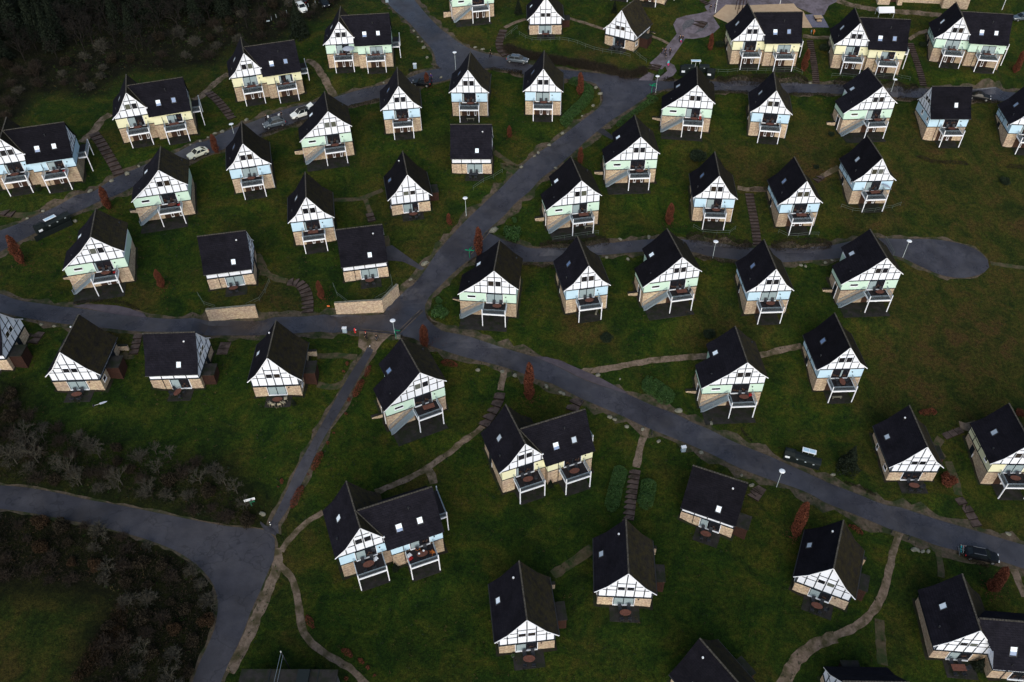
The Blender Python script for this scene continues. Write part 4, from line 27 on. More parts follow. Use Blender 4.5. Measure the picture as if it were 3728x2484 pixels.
FENCEL = [([(-0.32, 181.58), (1.24, 183.48), (2.46, 185.12)], 'short railing above the curved steps on the planted bank'), ([(2.87, 182.67), (6.03, 179.31), (9.81, 178.99), (14.04, 179.44), (18.07, 177.1), (22.53, 174.56), (27.02, 173.06)], 'long thin railing along the top of the planted bank'), ([(28.0, 175.03), (30.52, 171.79)], 'short railing at the right end of the planted bank'), ([(-6.93, 134.35), (-4.12, 136.55), (-1.28, 139.36)], 'slanting two-bar railing below the upper plain-roofed chalet'), ([(-53.35, 107.15), (-51.56, 104.68), (-49.61, 103.89)], 'thin railing left of the straight stone wall'), ([(-44.62, 104.58), (-42.94, 105.13), (-42.36, 108.17), (-42.0, 110.96)], 'thin railing right above the straight stone wall'), ([(-31.07, 110.81), (-29.42, 107.11), (-27.99, 106.6)], 'thin railing left above the bent stone wall'), ([(-21.19, 112.85), (-20.7, 110.45), (-21.31, 108.94), (-23.31, 106.91)], 'thin railing right above the bent stone wall'), ([(64.07, 131.78), (67.48, 129.9), (71.51, 130.55), (75.96, 132.6)], 'bent two-bar railing below the chalet with the meadow parasol'), ([(50.6, 125.34), (52.01, 123.8), (57.98, 124.52)], 'two-bar railing below the blue chalet right of the log steps'), ([(7.85, 121.91), (12.23, 122.85), (16.42, 123.77)], 'two-bar railing below the green chalet by the round shrub'), ([(34.52, 126.11), (35.56, 124.54), (41.44, 124.2), (42.47, 125.85)], 'two-bar railing below the blue chalet beside the leaning red tree'), ([(43.63, 168.46), (52.08, 166.99), (63.66, 167.26)], 'railing above the upper road below the sand chalet'), ([(69.71, 166.15), (76.65, 164.52), (86.91, 166.1)], 'railing above the upper road below the second double chalet'), ([(70.83, 124.36), (70.78, 122.49), (71.48, 120.91)], 'short railing at the start of the turning circle')]
LAMPL = [(-55.69, 150.23, 2.26, 'round white lamp on the winding lane below the yellow double chalets'), (-11.23, 170.76, 4.03, 'round white lamp at the top road junction'), (31.47, 162.22, 3.76, 'round white lamp at the wide junction beside the green signpost'), (81.55, 161.85, 2.86, 'round white lamp on the upper right road'), (37.25, 119.39, 3.9, 'round white lamp on the side road'), (73.2, 120.53, 3.92, 'round white lamp at the turning circle'), (-8.19, 128.06, 4.07, 'round white lamp on the lawn left of the diagonal road'), (-19.7, 100.74, 2.98, 'round white lamp at the lower junction by the drain channel'), (40.17, 74.83, 4.02, 'round white lamp on the lower road by the containers')]
POLEL = [(48.18, 188.53, 'tall white pole beside the round plaza'), (63.59, 191.16, 'tall white pole behind the sand play area'), (115.22, 189.79, 'tall white pole at the top right corner')]
SIGNPOSTS = [(30.58, 162.06, 0.3, 'green signpost beside the lamp of the wide junction'), (-7.4, 118.22, 0.8, 'green signpost at the mouth of the side road'), (-19.36, 99.57, -0.3, 'green signpost at the lower junction below the lamp')]
SMALLBOX = [(-28.1, 101.24, 0, 'cabinet', 'pale grey cabinet left of the red hydrant'), (-26.37, 101.14, 0, 'hydrant', 'red hydrant at the roadside by the lower junction'), (26.55, 80.71, 0.2, 'cabinet', 'pale grey cabinet beside the lower road'), (-20.15, 171.55, 0, 'cabinet', 'small pale cabinet near the top junction'), (-28.7, 200.49, 0, 'cabinet', 'pale cabinet beside the road at the top edge'), (-31.34, 106.02, 0, 'orange', 'small orange marker beside the bent stone wall'), (-37.44, 68.51, 0.3, 'white', 'white direction board with green sign left of the footpath'), (-23.52, 97.65, 0.2, 'bollards', 'first folding bollard at the top of the footpath'), (-34.49, 65.96, 0.2, 'bollards', 'left folding bollard at the bottom of the footpath'), (-34.34, 65.63, 0.2, 'bollards', 'right folding bollard at the bottom of the footpath'), (-19.09, 99.88, 0, 'slabstone', 'white-topped stone block under the green signpost'), (21.89, 83.47, 0, 'lowlight', 'dark marker post at the top of the bottom log steps path'), (-0.07, 93.89, 0, 'lowlight', 'dark marker post at the path behind the middle double chalet'), (11.11, 88.62, 0, 'lowlight', 'dark marker post at the short steps of the lower road'), (55.74, 67.49, 0, 'lowlight', 'dark marker post left of the curving gravel path'), (58.02, 66.43, 0, 'lowlight', 'dark marker post right of the curving gravel path')]
CHANNELS = [((-25.65, 101.66), (-19.63, 100.65)), ((-19.06, 100.86), (-15.5, 106.41)), ((-7.41, 119.14), (-4.01, 124.52))]
BINS = [(43.18, 80.04, -0.37, 1, 'leftmost dark container at the lower road station', 1.05), (44.35, 79.59, -0.37, 0, 'second dark container at the lower road station', 1.05), (45.52, 79.14, -0.37, 0, 'third dark container at the lower road station', 1.05), (46.69, 78.69, -0.37, 0, 'rightmost dark container at the lower road station', 1.05), (-83.5, 120.24, 0.85, 1, 'leftmost dark container at the winding lane station', 1.05), (-82.53, 121.34, 0.85, 0, 'second dark container at the winding lane station', 1.05), (-81.55, 122.43, 0.85, 0, 'third dark container at the winding lane station', 1.05), (-80.58, 123.53, 0.85, 0, 'rightmost dark container at the winding lane station', 1.05), (38.12, 167.84, -0.08, 1, 'leftmost container at the wide junction station', 1.1), (39.3, 168.69, -0.08, 0, 'second container at the wide junction station', 1.1), (42.51, 168.62, -0.08, 0, 'third container behind the green chalet roof', 1.1), (43.77, 166.67, -0.35, 1, 'isolated container with a white label above the upper road', 1.1)]
BOARDS = [(46.21, 80.18, -0.37, 'white-framed board behind the lower road containers'), (-82.33, 122.26, 0.85, 'white-framed board behind the winding lane containers'), (40.9, 169.9, -0.05, 'white-framed board behind the wide junction containers')]
BOARDMAT = {}
ENCL = [([(-83.81, 118.06), (-79.08, 122.92), (-80.4, 124.76)], 1.0, 'dark low fence round the winding lane containers')]
CARL = [(-61.14, 142.89, -2.409, 'hatch', 'car_cream', 4.1, None, 'cream white hatchback parked on the winding lane', None), (-47.94, 153.01, -2.698, 'suv', 'car_grey', 4.5, None, 'grey car parked behind the white one with two people beside it', None), (-42.89, 156.13, -2.56, 'suv', 'car_white', 4.4, 'car_black', 'white car with black roof and open tailgate', 'hatch'), (-18.35, 165.67, 2.947, 'hatch', 'car_black', 4.2, None, 'black car half hidden behind the red tree', None), (2.36, 172.93, -0.283, 'estate', 'car_grey', 4.8, None, 'grey estate car on the main road below the planted bank', None), (-49.23, 199.1, -1.063, 'suv', 'car_white', 4.6, None, 'white car in the dark car park at the top left', None), (-50.67, 202.59, 3.02, 'suv', 'car_black', 4.4, None, 'dark car behind the white car in the top car park', None), (-44.04, 201.06, -1.117, 'saloon', 'car_black', 4.4, None, 'dark car right of the white car in the top car park', None), (118.59, 186.38, -3.032, 'estate', 'car_grey', 4.6, None, 'silver-grey car at the top right edge', None), (100.71, 161.56, -0.387, 'saloon', 'car_black', 4.5, None, 'dark car beside the eaves-fronted blue chalet', None), (68.0, 63.96, -0.268, 'estate', 'car_black', 4.7, None, 'black car with bicycles on its rear rack on the lower road', 'bikes')]
PEOPLE = [(-24.25, 99.43, None, 0.2, 'cloth_black', 'cloth_black', 'hair_dark', 1.0, 'walk', None, 'person in black jacket with red pack at the lower junction', 'cloth_red'), (-22.68, 99.3, None, 1.2, 'cloth_black', 'cloth_grey', 'hair_dark', 1.0, 'crouch', None, 'person crouching in dark clothes at the lower junction', None), (-3.65, 175.05, None, 1.6, 'leaf_brown', 'cloth_black', 'hair_dark', 1.0, 'walk', None, 'person in brown walking on the main road', None), (-16.38, 167.21, None, -1.0, 'cloth_purple', 'cloth_black', 'hair_dark', 1.0, 'walk', None, 'person in purple behind the black car and red tree', None), (-49.82, 154.35, None, 1.9, 'cloth_black', 'cloth_black', 'hair_dark', 1.0, 'walk', 'white box held by the person left of the grey car', 'person in black carrying a white box left of the grey car', None), (-46.68, 155.25, None, -2.0, 'cloth_black', 'cloth_grey', 'hair_dark', 1.0, 'walk', 'white bundle held by the person behind the grey car', 'person in dark clothes with white bundle behind the grey car', None), (38.67, 178.49, None, 3.0, 'cloth_black', 'cloth_black', 'hair_dark', 1.0, 'walk', None, 'person in black coat walking left in the pair on the paved walk', None), (39.22, 178.46, None, 3.2, 'cloth_black', 'cloth_navy', 'cloth_grey', 1.0, 'walk', None, 'person in black coat walking right in the pair on the paved walk', None), (38.86, 178.3, None, 0.1, 'cloth_blue', 'cloth_pink', 'hair_dark', 0.6, 'walk', None, 'small child in blue and pink between the walking pair', None), (34.88, 174.23, None, 0.2, 'cloth_black', 'cloth_black', 'hair_dark', 1.0, 'walk', None, 'tall person in black at the left of the paved walk', None), (35.94, 174.23, None, -0.3, 'cloth_black', 'cloth_black', 'hair_dark', 1.0, 'walk', None, 'person in black standing right on the paved walk', None), (34.94, 173.08, None, 0.1, 'cloth_black', 'cloth_grey', 'hair_dark', 0.65, 'walk', None, 'small child in black in front of the group on the walk', None), (34.35, 174.81, None, 0.6, 'cloth_black', 'cloth_black', 'hair_dark', 0.85, 'walk', None, 'shorter person in black at the grass edge of the walk', None), (35.14, 170.66, None, 0.1, 'cloth_cyan', 'cloth_pink', 'hair_dark', 0.75, 'walk', None, 'child in turquoise jacket and pink trousers at the foot of the walk', 'cloth_cyan'), (47.02, 188.79, None, 3.0, 'cloth_black', 'cloth_grey', 'hair_dark', 1.0, 'walk', None, 'person in black at the top of the round plaza', None), (48.25, 189.41, None, 3.0, 'cloth_black', 'cloth_black', 'hair_dark', 1.0, 'walk', None, 'person in black beside the tall white pole', None), (68.37, 180.28, None, 1.0, 'cloth_blue', 'cloth_grey', 'hair_dark', 0.7, 'walk', None, 'child in pale blue beside the play surface', None), (68.98, 180.28, None, -1.0, 'cloth_orange', 'cloth_orange', 'hair_dark', 0.75, 'walk', None, 'child in orange beside the play surface', None), (38.67, 150.03, 14.06, 0.1, 'cloth_white', 'cloth_red', 'hair_dark', 1.0, 'stand', None, 'person in white top and red trousers on the upper right green balcony', None)]
PARASOLS = [((-33.93, 171.06, 19.02), 1.35, (0, 0, 0), 'open grey parasol on the left balcony of the top green double chalet'), ((70.82, 131.55, 7.88), 1.1, (-0.3, 0.5, 0), 'tilted grey parasol on the balcony by the right meadow'), ((-63.55, 83.69, 5.17), 0.3, (-0.2, 1.35, 0), 'folded blue-grey parasol lying on the lawn at the lower left', True)]
EXTRAS = [('E10', 6.6, -2.5, 3.63, 'plate', 'left white plate on the balcony table of the blue double chalet'), ('E10', 7.3, -2.3, 3.63, 'plate', 'right white plate on the balcony table of the blue double chalet'), ('E10', 8.4, -2.7, 2.88, 'orangechair', 'orange chair at the right end of the blue double chalet balcony'), ('E10', 6.7, -1.55, 2.88, 'orangechair', 'orange chair near the door of the blue double chalet balcony'), ('E10', 5.3, -2.4, 2.9, 'towel_red', 'red cloth on the floor of the blue double chalet balcony'), ('E10', 5.3, -1.9, 2.9, 'towel_white', 'white cloth on the floor of the blue double chalet balcony'), ('E10', 0.9, -0.9, 3.2, 'towel_white', 'white blanket over a chair on the left balcony of the blue double'), ('B3', 1.5, -0.9, 3.0, 'towel_red', 'red cloth on the balcony of the leftmost green chalet'), ('B2', 1.5, -0.9, 3.0, 'towel_red', 'red cloth on the balcony of the green chalet near containers'), ('B12', 1.6, -0.6, 3.0, 'towel_red', 'red cloth on the balcony of the green chalet above the shrubbery'), ('E1', 8.4, -2.0, 3.0, 'towel_red', 'red cloth on the balcony of the far-left blue double chalet'), ('A11', 1.75, -0.9, 0.06, 'bench', 'pale bench under the balcony of the second blue chalet'), ('A2', 0.2, -2.0, 0.06, 'bench', 'pale bench under the balcony of the top junction chalet'), ('B7', 1.6, -1.0, 0.06, 'bench', 'pale bench under the balcony of the green chalet by the shrub'), ('A13', -0.2, -1.9, 0.06, 'bench', 'pale bench under the balcony by the brown meadow'), ('A1', 1.3, -1.9, 3.5, 'towel_white', 'white cloth over the railing of the chalet by the dark car'), ('B9', -1.4, -2.2, 2.88, 'basket', 'plant pot on the balcony of the middle green chalet'), ('C8', -1.9, -0.6, 0.06, 'basket', 'plant pot beside the door of the nearest low chalet')]
BLOCKS = [('canopy', 'white canvas canopy behind the yellow double chalet between the steps', 'canopy', 86.47, 186.23, 0, [('canvas', 'cloth_white', 'prismx', ([(-1.0, 1.4), (1.2, 1.4), (0.6, 2.2), (0.2, 2.4)], -1.8, 1.8)), ('post', 'pole_grey', 'tube', ((-1.7, -0.9, -0.3), (-1.7, -0.9, 1.5), 0.04)), ('post', 'pole_grey', 'tube', ((-1.7, 1.1, -0.3), (-1.7, 1.1, 1.5), 0.04)), ('post', 'pole_grey', 'tube', ((1.7, -0.9, -0.3), (1.7, -0.9, 1.5), 0.04)), ('post', 'pole_grey', 'tube', ((1.7, 1.1, -0.3), (1.7, 1.1, 1.5), 0.04))]), ('climbing_frame', 'brown wooden climbing frame on the sand', 'climbing frame', 53.59, 187.91, 0.1, [('post', 'shed_wood', 'tube', ((-0.5, 0, -0.3), (-0.35, 0, 3.4), 0.07)), ('post', 'shed_wood', 'tube', ((-0.5, 1.6, -0.3), (-0.35, 1.6, 3.4), 0.07)), ('post', 'shed_wood', 'tube', ((0.4, 0, -0.3), (0.55, 0, 3.4), 0.07)), ('post', 'shed_wood', 'tube', ((0.4, 1.6, -0.3), (0.55, 1.6, 3.4), 0.07)), ('post', 'shed_wood', 'tube', ((1.1, 0, -0.3), (1.25, 0, 3.4), 0.07)), ('post', 'shed_wood', 'tube', ((1.1, 1.6, -0.3), (1.25, 1.6, 3.4), 0.07)), ('bar', 'shed_wood', 'tube', ((-0.4, 0, 3.2), (1.3, 0, 3.2), 0.05)), ('bar', 'shed_wood', 'tube', ((-0.4, 1.6, 3.2), (1.3, 1.6, 3.2), 0.05))]), ('play_platform', 'square wooden platform on the grey play surface', 'play platform', 71.12, 185.57, 0, [('platform', 'sand', 'box', (-0.9, 0.9, -0.8, 0.8, 0.5, 0.65)), ('base', 'bark', 'box', (-0.7, 0.7, -0.6, 0.6, -0.2, 0.5)), ('step', 'sand', 'box', (-0.5, 0.5, -1.3, -0.8, 0.0, 0.3))]), ('lodge', 'long brick lodge cut by the top edge above the gravel path', 'building', 86.14, 190.7, -0.041, [('brick_wall', 'brick', 'box', (0, 20.777805466410552, 1.2, 10, -2.5, 3.2)), ('wall_pier', 'brick', 'box', (0.0, 2.7160530021451703, 0, 1.2, -2.5, 3.2)), ('wall_pier', 'brick', 'box', (4.535808513582435, 5.622229714440502, 0, 1.2, -2.5, 3.2)), ('wall_pier', 'brick', 'box', (14.802488861691177, 20.777805466410552, -0.3, 1.2, -2.5, 3.2)), ('door_recess', 'interior', 'box', (2.7160530021451703, 4.535808513582435, 1.14, 1.2, 0, 2.4)), ('upper_wall', 'plaster_white', 'box', (0.1, 20.67780546641055, 1.1, 9.9, 3.2, 4.6)), ('roof', 'roof_tile', 'prismx', ([(0.2, 4.5), (10.8, 4.5), (5.5, 9.0)], -0.3, 21.077805466410553))]), ('flat_roof_hut', 'dark flat-roofed hut cut by the bottom edge', 'building', -33.2, 44.26, -0.025, [('wall', 'dark_stone', 'box', (0.2, 11.433615087323462, -8, -0.2, -2, 2.8)), ('roof', 'patio_slab', 'box', (0, 11.633615087323461, -8.3, 0, 2.8, 3.0)), ('roof_hatch', 'bin_lid', 'box', (6.980169052394077, 8.376202862872892, -2.2, -0.2, 3.0, 3.5)), ('roof_seam', 'bin_lid', 'box', (9.306892069858769, 9.423228220732003, -8, 0, 3.0, 3.06)), ('roof_seam', 'bin_lid', 'box', (3.4900845261970384, 3.606420677070273, -8, 0, 3.0, 3.06))]), ('cable_pole', 'thin pole with two cables beside the flat-roofed hut', 'pole', -28.2, 45.49, 0, [('pole', 'dark_metal', 'tube', ((0, 0, -0.3), (-0.3, 0.2, 5.0), 0.08)), ('cable', 'galvanised', 'tube', ((-0.3, 0.2, 5.0), (-0.8, -6.0, 4.0), 0.02)), ('cable', 'galvanised', 'tube', ((-0.15, 0.1, 4.4), (-0.5, -6.0, 3.6), 0.02)), ('insulator', 'lamp_white', 'tube', ((-0.3, 0.2, 4.9), (-0.3, 0.2, 5.15), 0.08))]), ('car_park_post', 'leftmost pale post at the edge of the dark car park', 'post', -55.78, 194.69, 0, [('post', 'pole_grey', 'tube', ((0, 0, -0.2), (0, 0, 0.9), 0.05))]), ('car_park_post', 'second pale post at the edge of the dark car park', 'post', -54.87, 195.8, 0, [('post', 'pole_grey', 'tube', ((0, 0, -0.2), (0, 0, 0.9), 0.05))]), ('car_park_post', 'third pale post at the edge of the dark car park', 'post', -53.37, 196.85, 0, [('post', 'pole_grey', 'tube', ((0, 0, -0.2), (0, 0, 0.9), 0.05))]), ('car_park_post', 'fourth pale post at the edge of the dark car park', 'post', -52.67, 197.7, 0, [('post', 'pole_grey', 'tube', ((0, 0, -0.2), (0, 0, 0.9), 0.05))]), ('car_park_post', 'rightmost pale post at the edge of the dark car park', 'post', -46.4, 201.97, 0, [('post', 'pole_grey', 'tube', ((0, 0, -0.2), (0, 0, 0.9), 0.05))]), ('car_park_post', 'fifth pale post at the edge of the dark car park', 'post', -47.94, 200.88, 0, [('post', 'pole_grey', 'tube', ((0, 0, -0.2), (0, 0, 0.9), 0.05))]), ('map_table', 'small pale panel at the edge of the dark car park', 'sign', -56.09, 192.62, 0.2, [('panel', 'pole_grey', 'box', (-0.4, 0.4, -0.3, 0.3, 0.8, 0.86)), ('leg', 'bark', 'box', (-0.05, 0.05, -0.05, 0.05, -0.2, 0.8))])]
CAMF = 3000.247
CAMP = 0.768373
CAMR = 0.017873
CAMZ = 98.1157
SUN_EL = 26
SUN_ROT = 184
SUN_STR = 2.5
SUN_ANG = 80
SUN_COL = (0.93, 0.97, 1.0)
SKY_STR = 0.11
EXPOSURE = 0.17
# ---------------------------------------------------------------- terrain
def _poly(X, Y):
    return (TG[0]*X + TG[1]*Y + TG[2]*X*X/100 + TG[3]*X*Y/100 + TG[4]*Y*Y/100 + TG[5]*(X/100)**3
            + TG[6]*(Y/100)**3 + TG[7]*X*Y*Y/1e6 + TG[8]*X*X*Y/1e6)
def _ext(v, a, b):
    c = min(max(v, a), b); e = v-c
    return c, 45*math.tanh(e/45)
def base_z(X, Y):
    cx, ex = _ext(X, -100, 112); cy, ey = _ext(Y, 38, 200)
    z = _poly(cx, cy)
    if ex: z += ex*0.5*(_poly(cx+.5, cy)-_poly(cx-.5, cy))
    if ey: z += ey*0.6*(_poly(cx, cy+.5)-_poly(cx, cy-.5))
    return z
def smooth(t):
    t = min(max(t, 0.), 1.); return t*t*(3-2*t)
def ground_z(X, Y):
    z = base_z(X, Y)
    num = 0.; den = .12
    for hx, hy, yaw, z0, dz, typ in HOUSEPOS:
        d2 = (X-hx)**2+(Y-hy)**2
        if d2 < 1600:
            w = math.exp(-d2/128.); num += w*dz; den += w
    z += num/den
    # level ground in front of and under each house
    sw = 0.; sz = 0.; mx = 0.
    for hx, hy, yaw, z0, dz, typ in HOUSEPOS:
        dx = X-hx; dy = Y-hy
        if dx*dx+dy*dy > 500: continue
        c = math.cos(yaw); s = math.sin(yaw)
        lx = c*dx+s*dy; ly = -s*dx+c*dy
        x0, x1, y0, y1 = PAD[typ]
        qx = max(x0-lx, 0, lx-x1); qy = max(y0-ly, 0, ly-y1)
        if ly > y1: qy *= .8
        d = math.hypot(qx, qy)
        w = 1-smooth(d/3.2)
        if w > 0:
            sw += w; sz += w*z0; mx = max(mx, w)
    if sw > 0: z = z*(1-mx) + mx*sz/sw
    for poly, zt, soft in TERRACES:
        w = _inpoly_w(X, Y, poly, soft)
        if w > 0: z = z*(1-w)+zt*w
    return z
def _inpoly_w(X, Y, poly, soft):
    ins = False; dm = 1e9; n = len(poly)
    x0 = min(p[0] for p in poly)-soft; x1 = max(p[0] for p in poly)+soft
    y0 = min(p[1] for p in poly)-soft; y1 = max(p[1] for p in poly)+soft
    if not (x0 < X < x1 and y0 < Y < y1): return 0.
    for i in range(n):
        ax, ay = poly[i]; bx, by = poly[(i+1) % n]
        if (ay > Y) != (by > Y) and X < (bx-ax)*(Y-ay)/(by-ay)+ax: ins = not ins
        t = ((X-ax)*(bx-ax)+(Y-ay)*(by-ay))/max(1e-9, (bx-ax)**2+(by-ay)**2); t = min(max(t, 0), 1)
        dm = min(dm, math.hypot(X-ax-t*(bx-ax), Y-ay-t*(by-ay)))
    if ins: return 1.
    return 1-smooth(dm/soft)
# ---------------------------------------------------------------- helpers
rnd = random.Random(7)
scene = bpy.context.scene
COL = scene.collection
def R(a): return math.radians(a)
class MB:
    """collects polygons, then links them as one mesh object"""
    def __init__(s): s.v = []; s.f = []; s.m = []
    def poly(s, pts, m=0):
        b = len(s.v); s.v += [tuple(p) for p in pts]; s.f.append(tuple(range(b, b+len(pts)))); s.m.append(m)
    def box(s, x0, x1, y0, y1, z0, z1, m=0):
        b = len(s.v)
        s.v += [(x0,y0,z0),(x1,y0,z0),(x1,y1,z0),(x0,y1,z0),(x0,y0,z1),(x1,y0,z1),(x1,y1,z1),(x0,y1,z1)]
        for f in ((0,3,2,1),(4,5,6,7),(0,1,5,4),(1,2,6,5),(2,3,7,6),(3,0,4,7)):
            s.f.append(tuple(b+i for i in f)); s.m.append(m)
    def prism(s, poly, y0, y1, m=0, mside=None, axis='y'):
        """poly in (a,z); extruded along y (a=x) or along x (a=y)"""
        if axis == 'y': A = [(a,y0,z) for a,z in poly]; B = [(a,y1,z) for a,z in poly]
        else: A = [(y0,a,z) for a,z in poly]; B = [(y1,a,z) for a,z in poly]
        s.poly(A, m); s.poly(B[::-1], m)
        n = len(poly)
        for i in range(n):
            j = (i+1) % n; s.poly([A[j],A[i],B[i],B[j]], m if mside is None else mside)
    def tube(s, p, q, r0, r1=None, n=6, m=0, cap=False):
        r1 = r0 if r1 is None else r1
        p = Vector(p); q = Vector(q); d = (q-p)
        if d.length < 1e-6: return
        d.normalize(); a = d.cross(Vector((0,0,1)) if abs(d.z) < .9 else Vector((1,0,0))).normalized(); c = d.cross(a)
        b = len(s.v)
        for k in range(n):
            t = 2*math.pi*k/n; s.v.append(tuple(p+(a*math.cos(t)+c*math.sin(t))*r0))
        for k in range(n):
            t = 2*math.pi*k/n; s.v.append(tuple(q+(a*math.cos(t)+c*math.sin(t))*r1))
        for k in range(n):
            j = (k+1) % n; s.f.append((b+k,b+j,b+n+j,b+n+k)); s.m.append(m)
        if cap: s.f.append(tuple(b+n+k for k in range(n))); s.m.append(m); s.f.append(tuple(b+n-1-k for k in range(n))); s.m.append(m)
    def beam(s, p, q, w, h, m=0):
        """rectangular bar from p to q, width w, height h"""
        p = Vector(p); q = Vector(q); d = (q-p).normalized()
        a = d.cross(Vector((0,0,1))) if abs(d.z) < .95 else Vector((1,0,0)); a.normalize(); c = a.cross(d)
        b = len(s.v)
        for o in (p, q):
            for i, j in ((-1,-1),(1,-1),(1,1),(-1,1)): s.v.append(tuple(o+a*(w/2*i)+c*(h/2*j)))
        for f in ((0,3,2,1),(4,5,6,7),(0,1,5,4),(1,2,6,5),(2,3,7,6),(3,0,4,7)):
            s.f.append(tuple(b+i for i in f)); s.m.append(m)
    def disc(s, cx, cy, z, rx, ry, n=16, h=0, m=0):
        A = [(cx+rx*math.cos(2*math.pi*k/n), cy+ry*math.sin(2*math.pi*k/n), z) for k in range(n)]
        s.poly(A, m)
        if h:
            B = [(x,y,z-h) for x,y,_ in A]; s.poly(B[::-1], m)
            for k in range(n): j=(k+1)%n; s.poly([A[j],A[k],B[k],B[j]], m)
    def lathe(s, prof, cx=0, cy=0, n=10, m=0):
        b = len(s.v)
        for r, z in prof:
            for k in range(n):
                t = 2*math.pi*k/n; s.v.append((cx+r*math.cos(t), cy+r*math.sin(t), z))
        for i in range(len(prof)-1):
            for k in range(n):
                j = (k+1) % n; s.f.append((b+i*n+k,b+i*n+j,b+(i+1)*n+j,b+(i+1)*n+k)); s.m.append(m)
    def build(s, name, mats, parent=None, loc=None, rotz=0, smoothsh=False):
        me = bpy.data.meshes.new(name); me.from_pydata(s.v, [], s.f)
        if not isinstance(mats, (list, tuple)): mats = [mats]
        for mt in mats: me.materials.append(MAT[mt] if isinstance(mt, str) else mt)
        if len(mats) > 1: me.polygons.foreach_set('material_index', s.m)
        if smoothsh: me.polygons.foreach_set('use_smooth', [True]*len(s.f))
        me.update()
        o = bpy.data.objects.new(name, me); COL.objects.link(o)
        if parent: o.parent = parent
        if loc: o.location = loc
        if rotz: o.rotation_euler = (0,0,rotz)
        return o
def tag(o, label=None, cat=None, group=None, kind=None):
    if label: o['label'] = label
    if cat: o['category'] = cat
    if group: o['group'] = group
    if kind: o['kind'] = kind
    return o
def empty(name, loc=(0,0,0), rz=0, label=None, cat=None, group=None):
    o = bpy.data.objects.new(name, None); o.empty_display_size = .3; COL.objects.link(o)
    o.location = loc; o.rotation_euler = (0,0,rz); return tag(o, label, cat, group)
KIDS = {}
def kids(o):
    if o.name not in KIDS: KIDS[o.name] = list(o.children)
    return KIDS[o.name]
def copy_tree(o, parent=None):
    c = o.copy(); COL.objects.link(c); c.parent = parent
    for k in ('group','label','category'):
        if parent is None and k in c: del c[k]
    for ch in kids(o): copy_tree(ch, c)
    return c
USED = set()
def place(proto, loc, rz, label, cat, group=None, scale=None):
    if proto.name not in USED: USED.add(proto.name); kids(proto); [kids(k) for k in kids(proto)]; o = proto
    else: o = copy_tree(proto)
    o.location = loc; o.rotation_euler = (0,0,rz)
    o.scale = scale if scale else (1,1,1)
    return tag(o, label, cat, group)
def at(x, y, dz=0.): return (x, y, GZ(x, y)+dz)

# ---------------------------------------------------------------- materials
MAT = {}
def lin(c): return tuple(((v/255.)/12.92 if v/255. <= .04045 else ((v/255.+.055)/1.055)**2.4) for v in c)+(1,)
def newmat(name, col=(.5,.5,.5), rough=.8, spec=.3, metal=0.):
    m = bpy.data.materials.new(name); m.use_nodes = True; nt = m.node_tree; b = nt.nodes['Principled BSDF']
    b.inputs['Base Color'].default_value = (*col,1); b.inputs['Roughness'].default_value = rough
    b.inputs['Specular IOR Level'].default_value = spec; b.inputs['Metallic'].default_value = metal
    MAT[name] = m; return m, nt, b
def noise(nt, vec, scale, detail=4, rough=.6, dist=0.):
    n = nt.nodes.new('ShaderNodeTexNoise'); n.inputs['Scale'].default_value = scale; n.inputs['Detail'].default_value = detail
    n.inputs['Roughness'].default_value = rough; n.inputs['Distortion'].default_value = dist
    nt.links.new(vec, n.inputs['Vector']); return n.outputs['Fac']
def ramp(nt, fac, stops):
    r = nt.nodes.new('ShaderNodeValToRGB'); e = r.color_ramp.elements
    while len(e) < len(stops): e.new(.5)
    for i, (p, c) in enumerate(stops): e[i].position = p; e[i].color = (*c,1) if len(c) == 3 else c
    nt.links.new(fac, r.inputs[0]); return r.outputs[0]
def mix(nt, fac, a, b, mode='MIX'):
    m = nt.nodes.new('ShaderNodeMix'); m.data_type = 'RGBA'; m.blend_type = mode
    for sock, v in ((m.inputs[0],fac),(m.inputs[6],a),(m.inputs[7],b)):
        if isinstance(v, bpy.types.NodeSocket): nt.links.new(v, sock)
        elif isinstance(v, (int,float)): sock.default_value = v
        else: sock.default_value = (*v,1) if len(v) == 3 else v
    return m.outputs[2]
def bump(nt, b, h, strength=.3, dist=.05):
    n = nt.nodes.new('ShaderNodeBump'); n.inputs['Strength'].default_value = strength; n.inputs['Distance'].default_value = dist
    nt.links.new(h, n.inputs['Height']); nt.links.new(n.outputs[0], b.inputs['Normal'])
def objco(nt, world=False):
    t = nt.nodes.new('ShaderNodeNewGeometry' if world else 'ShaderNodeTexCoord')
    return t.outputs['Position' if world else 'Object']
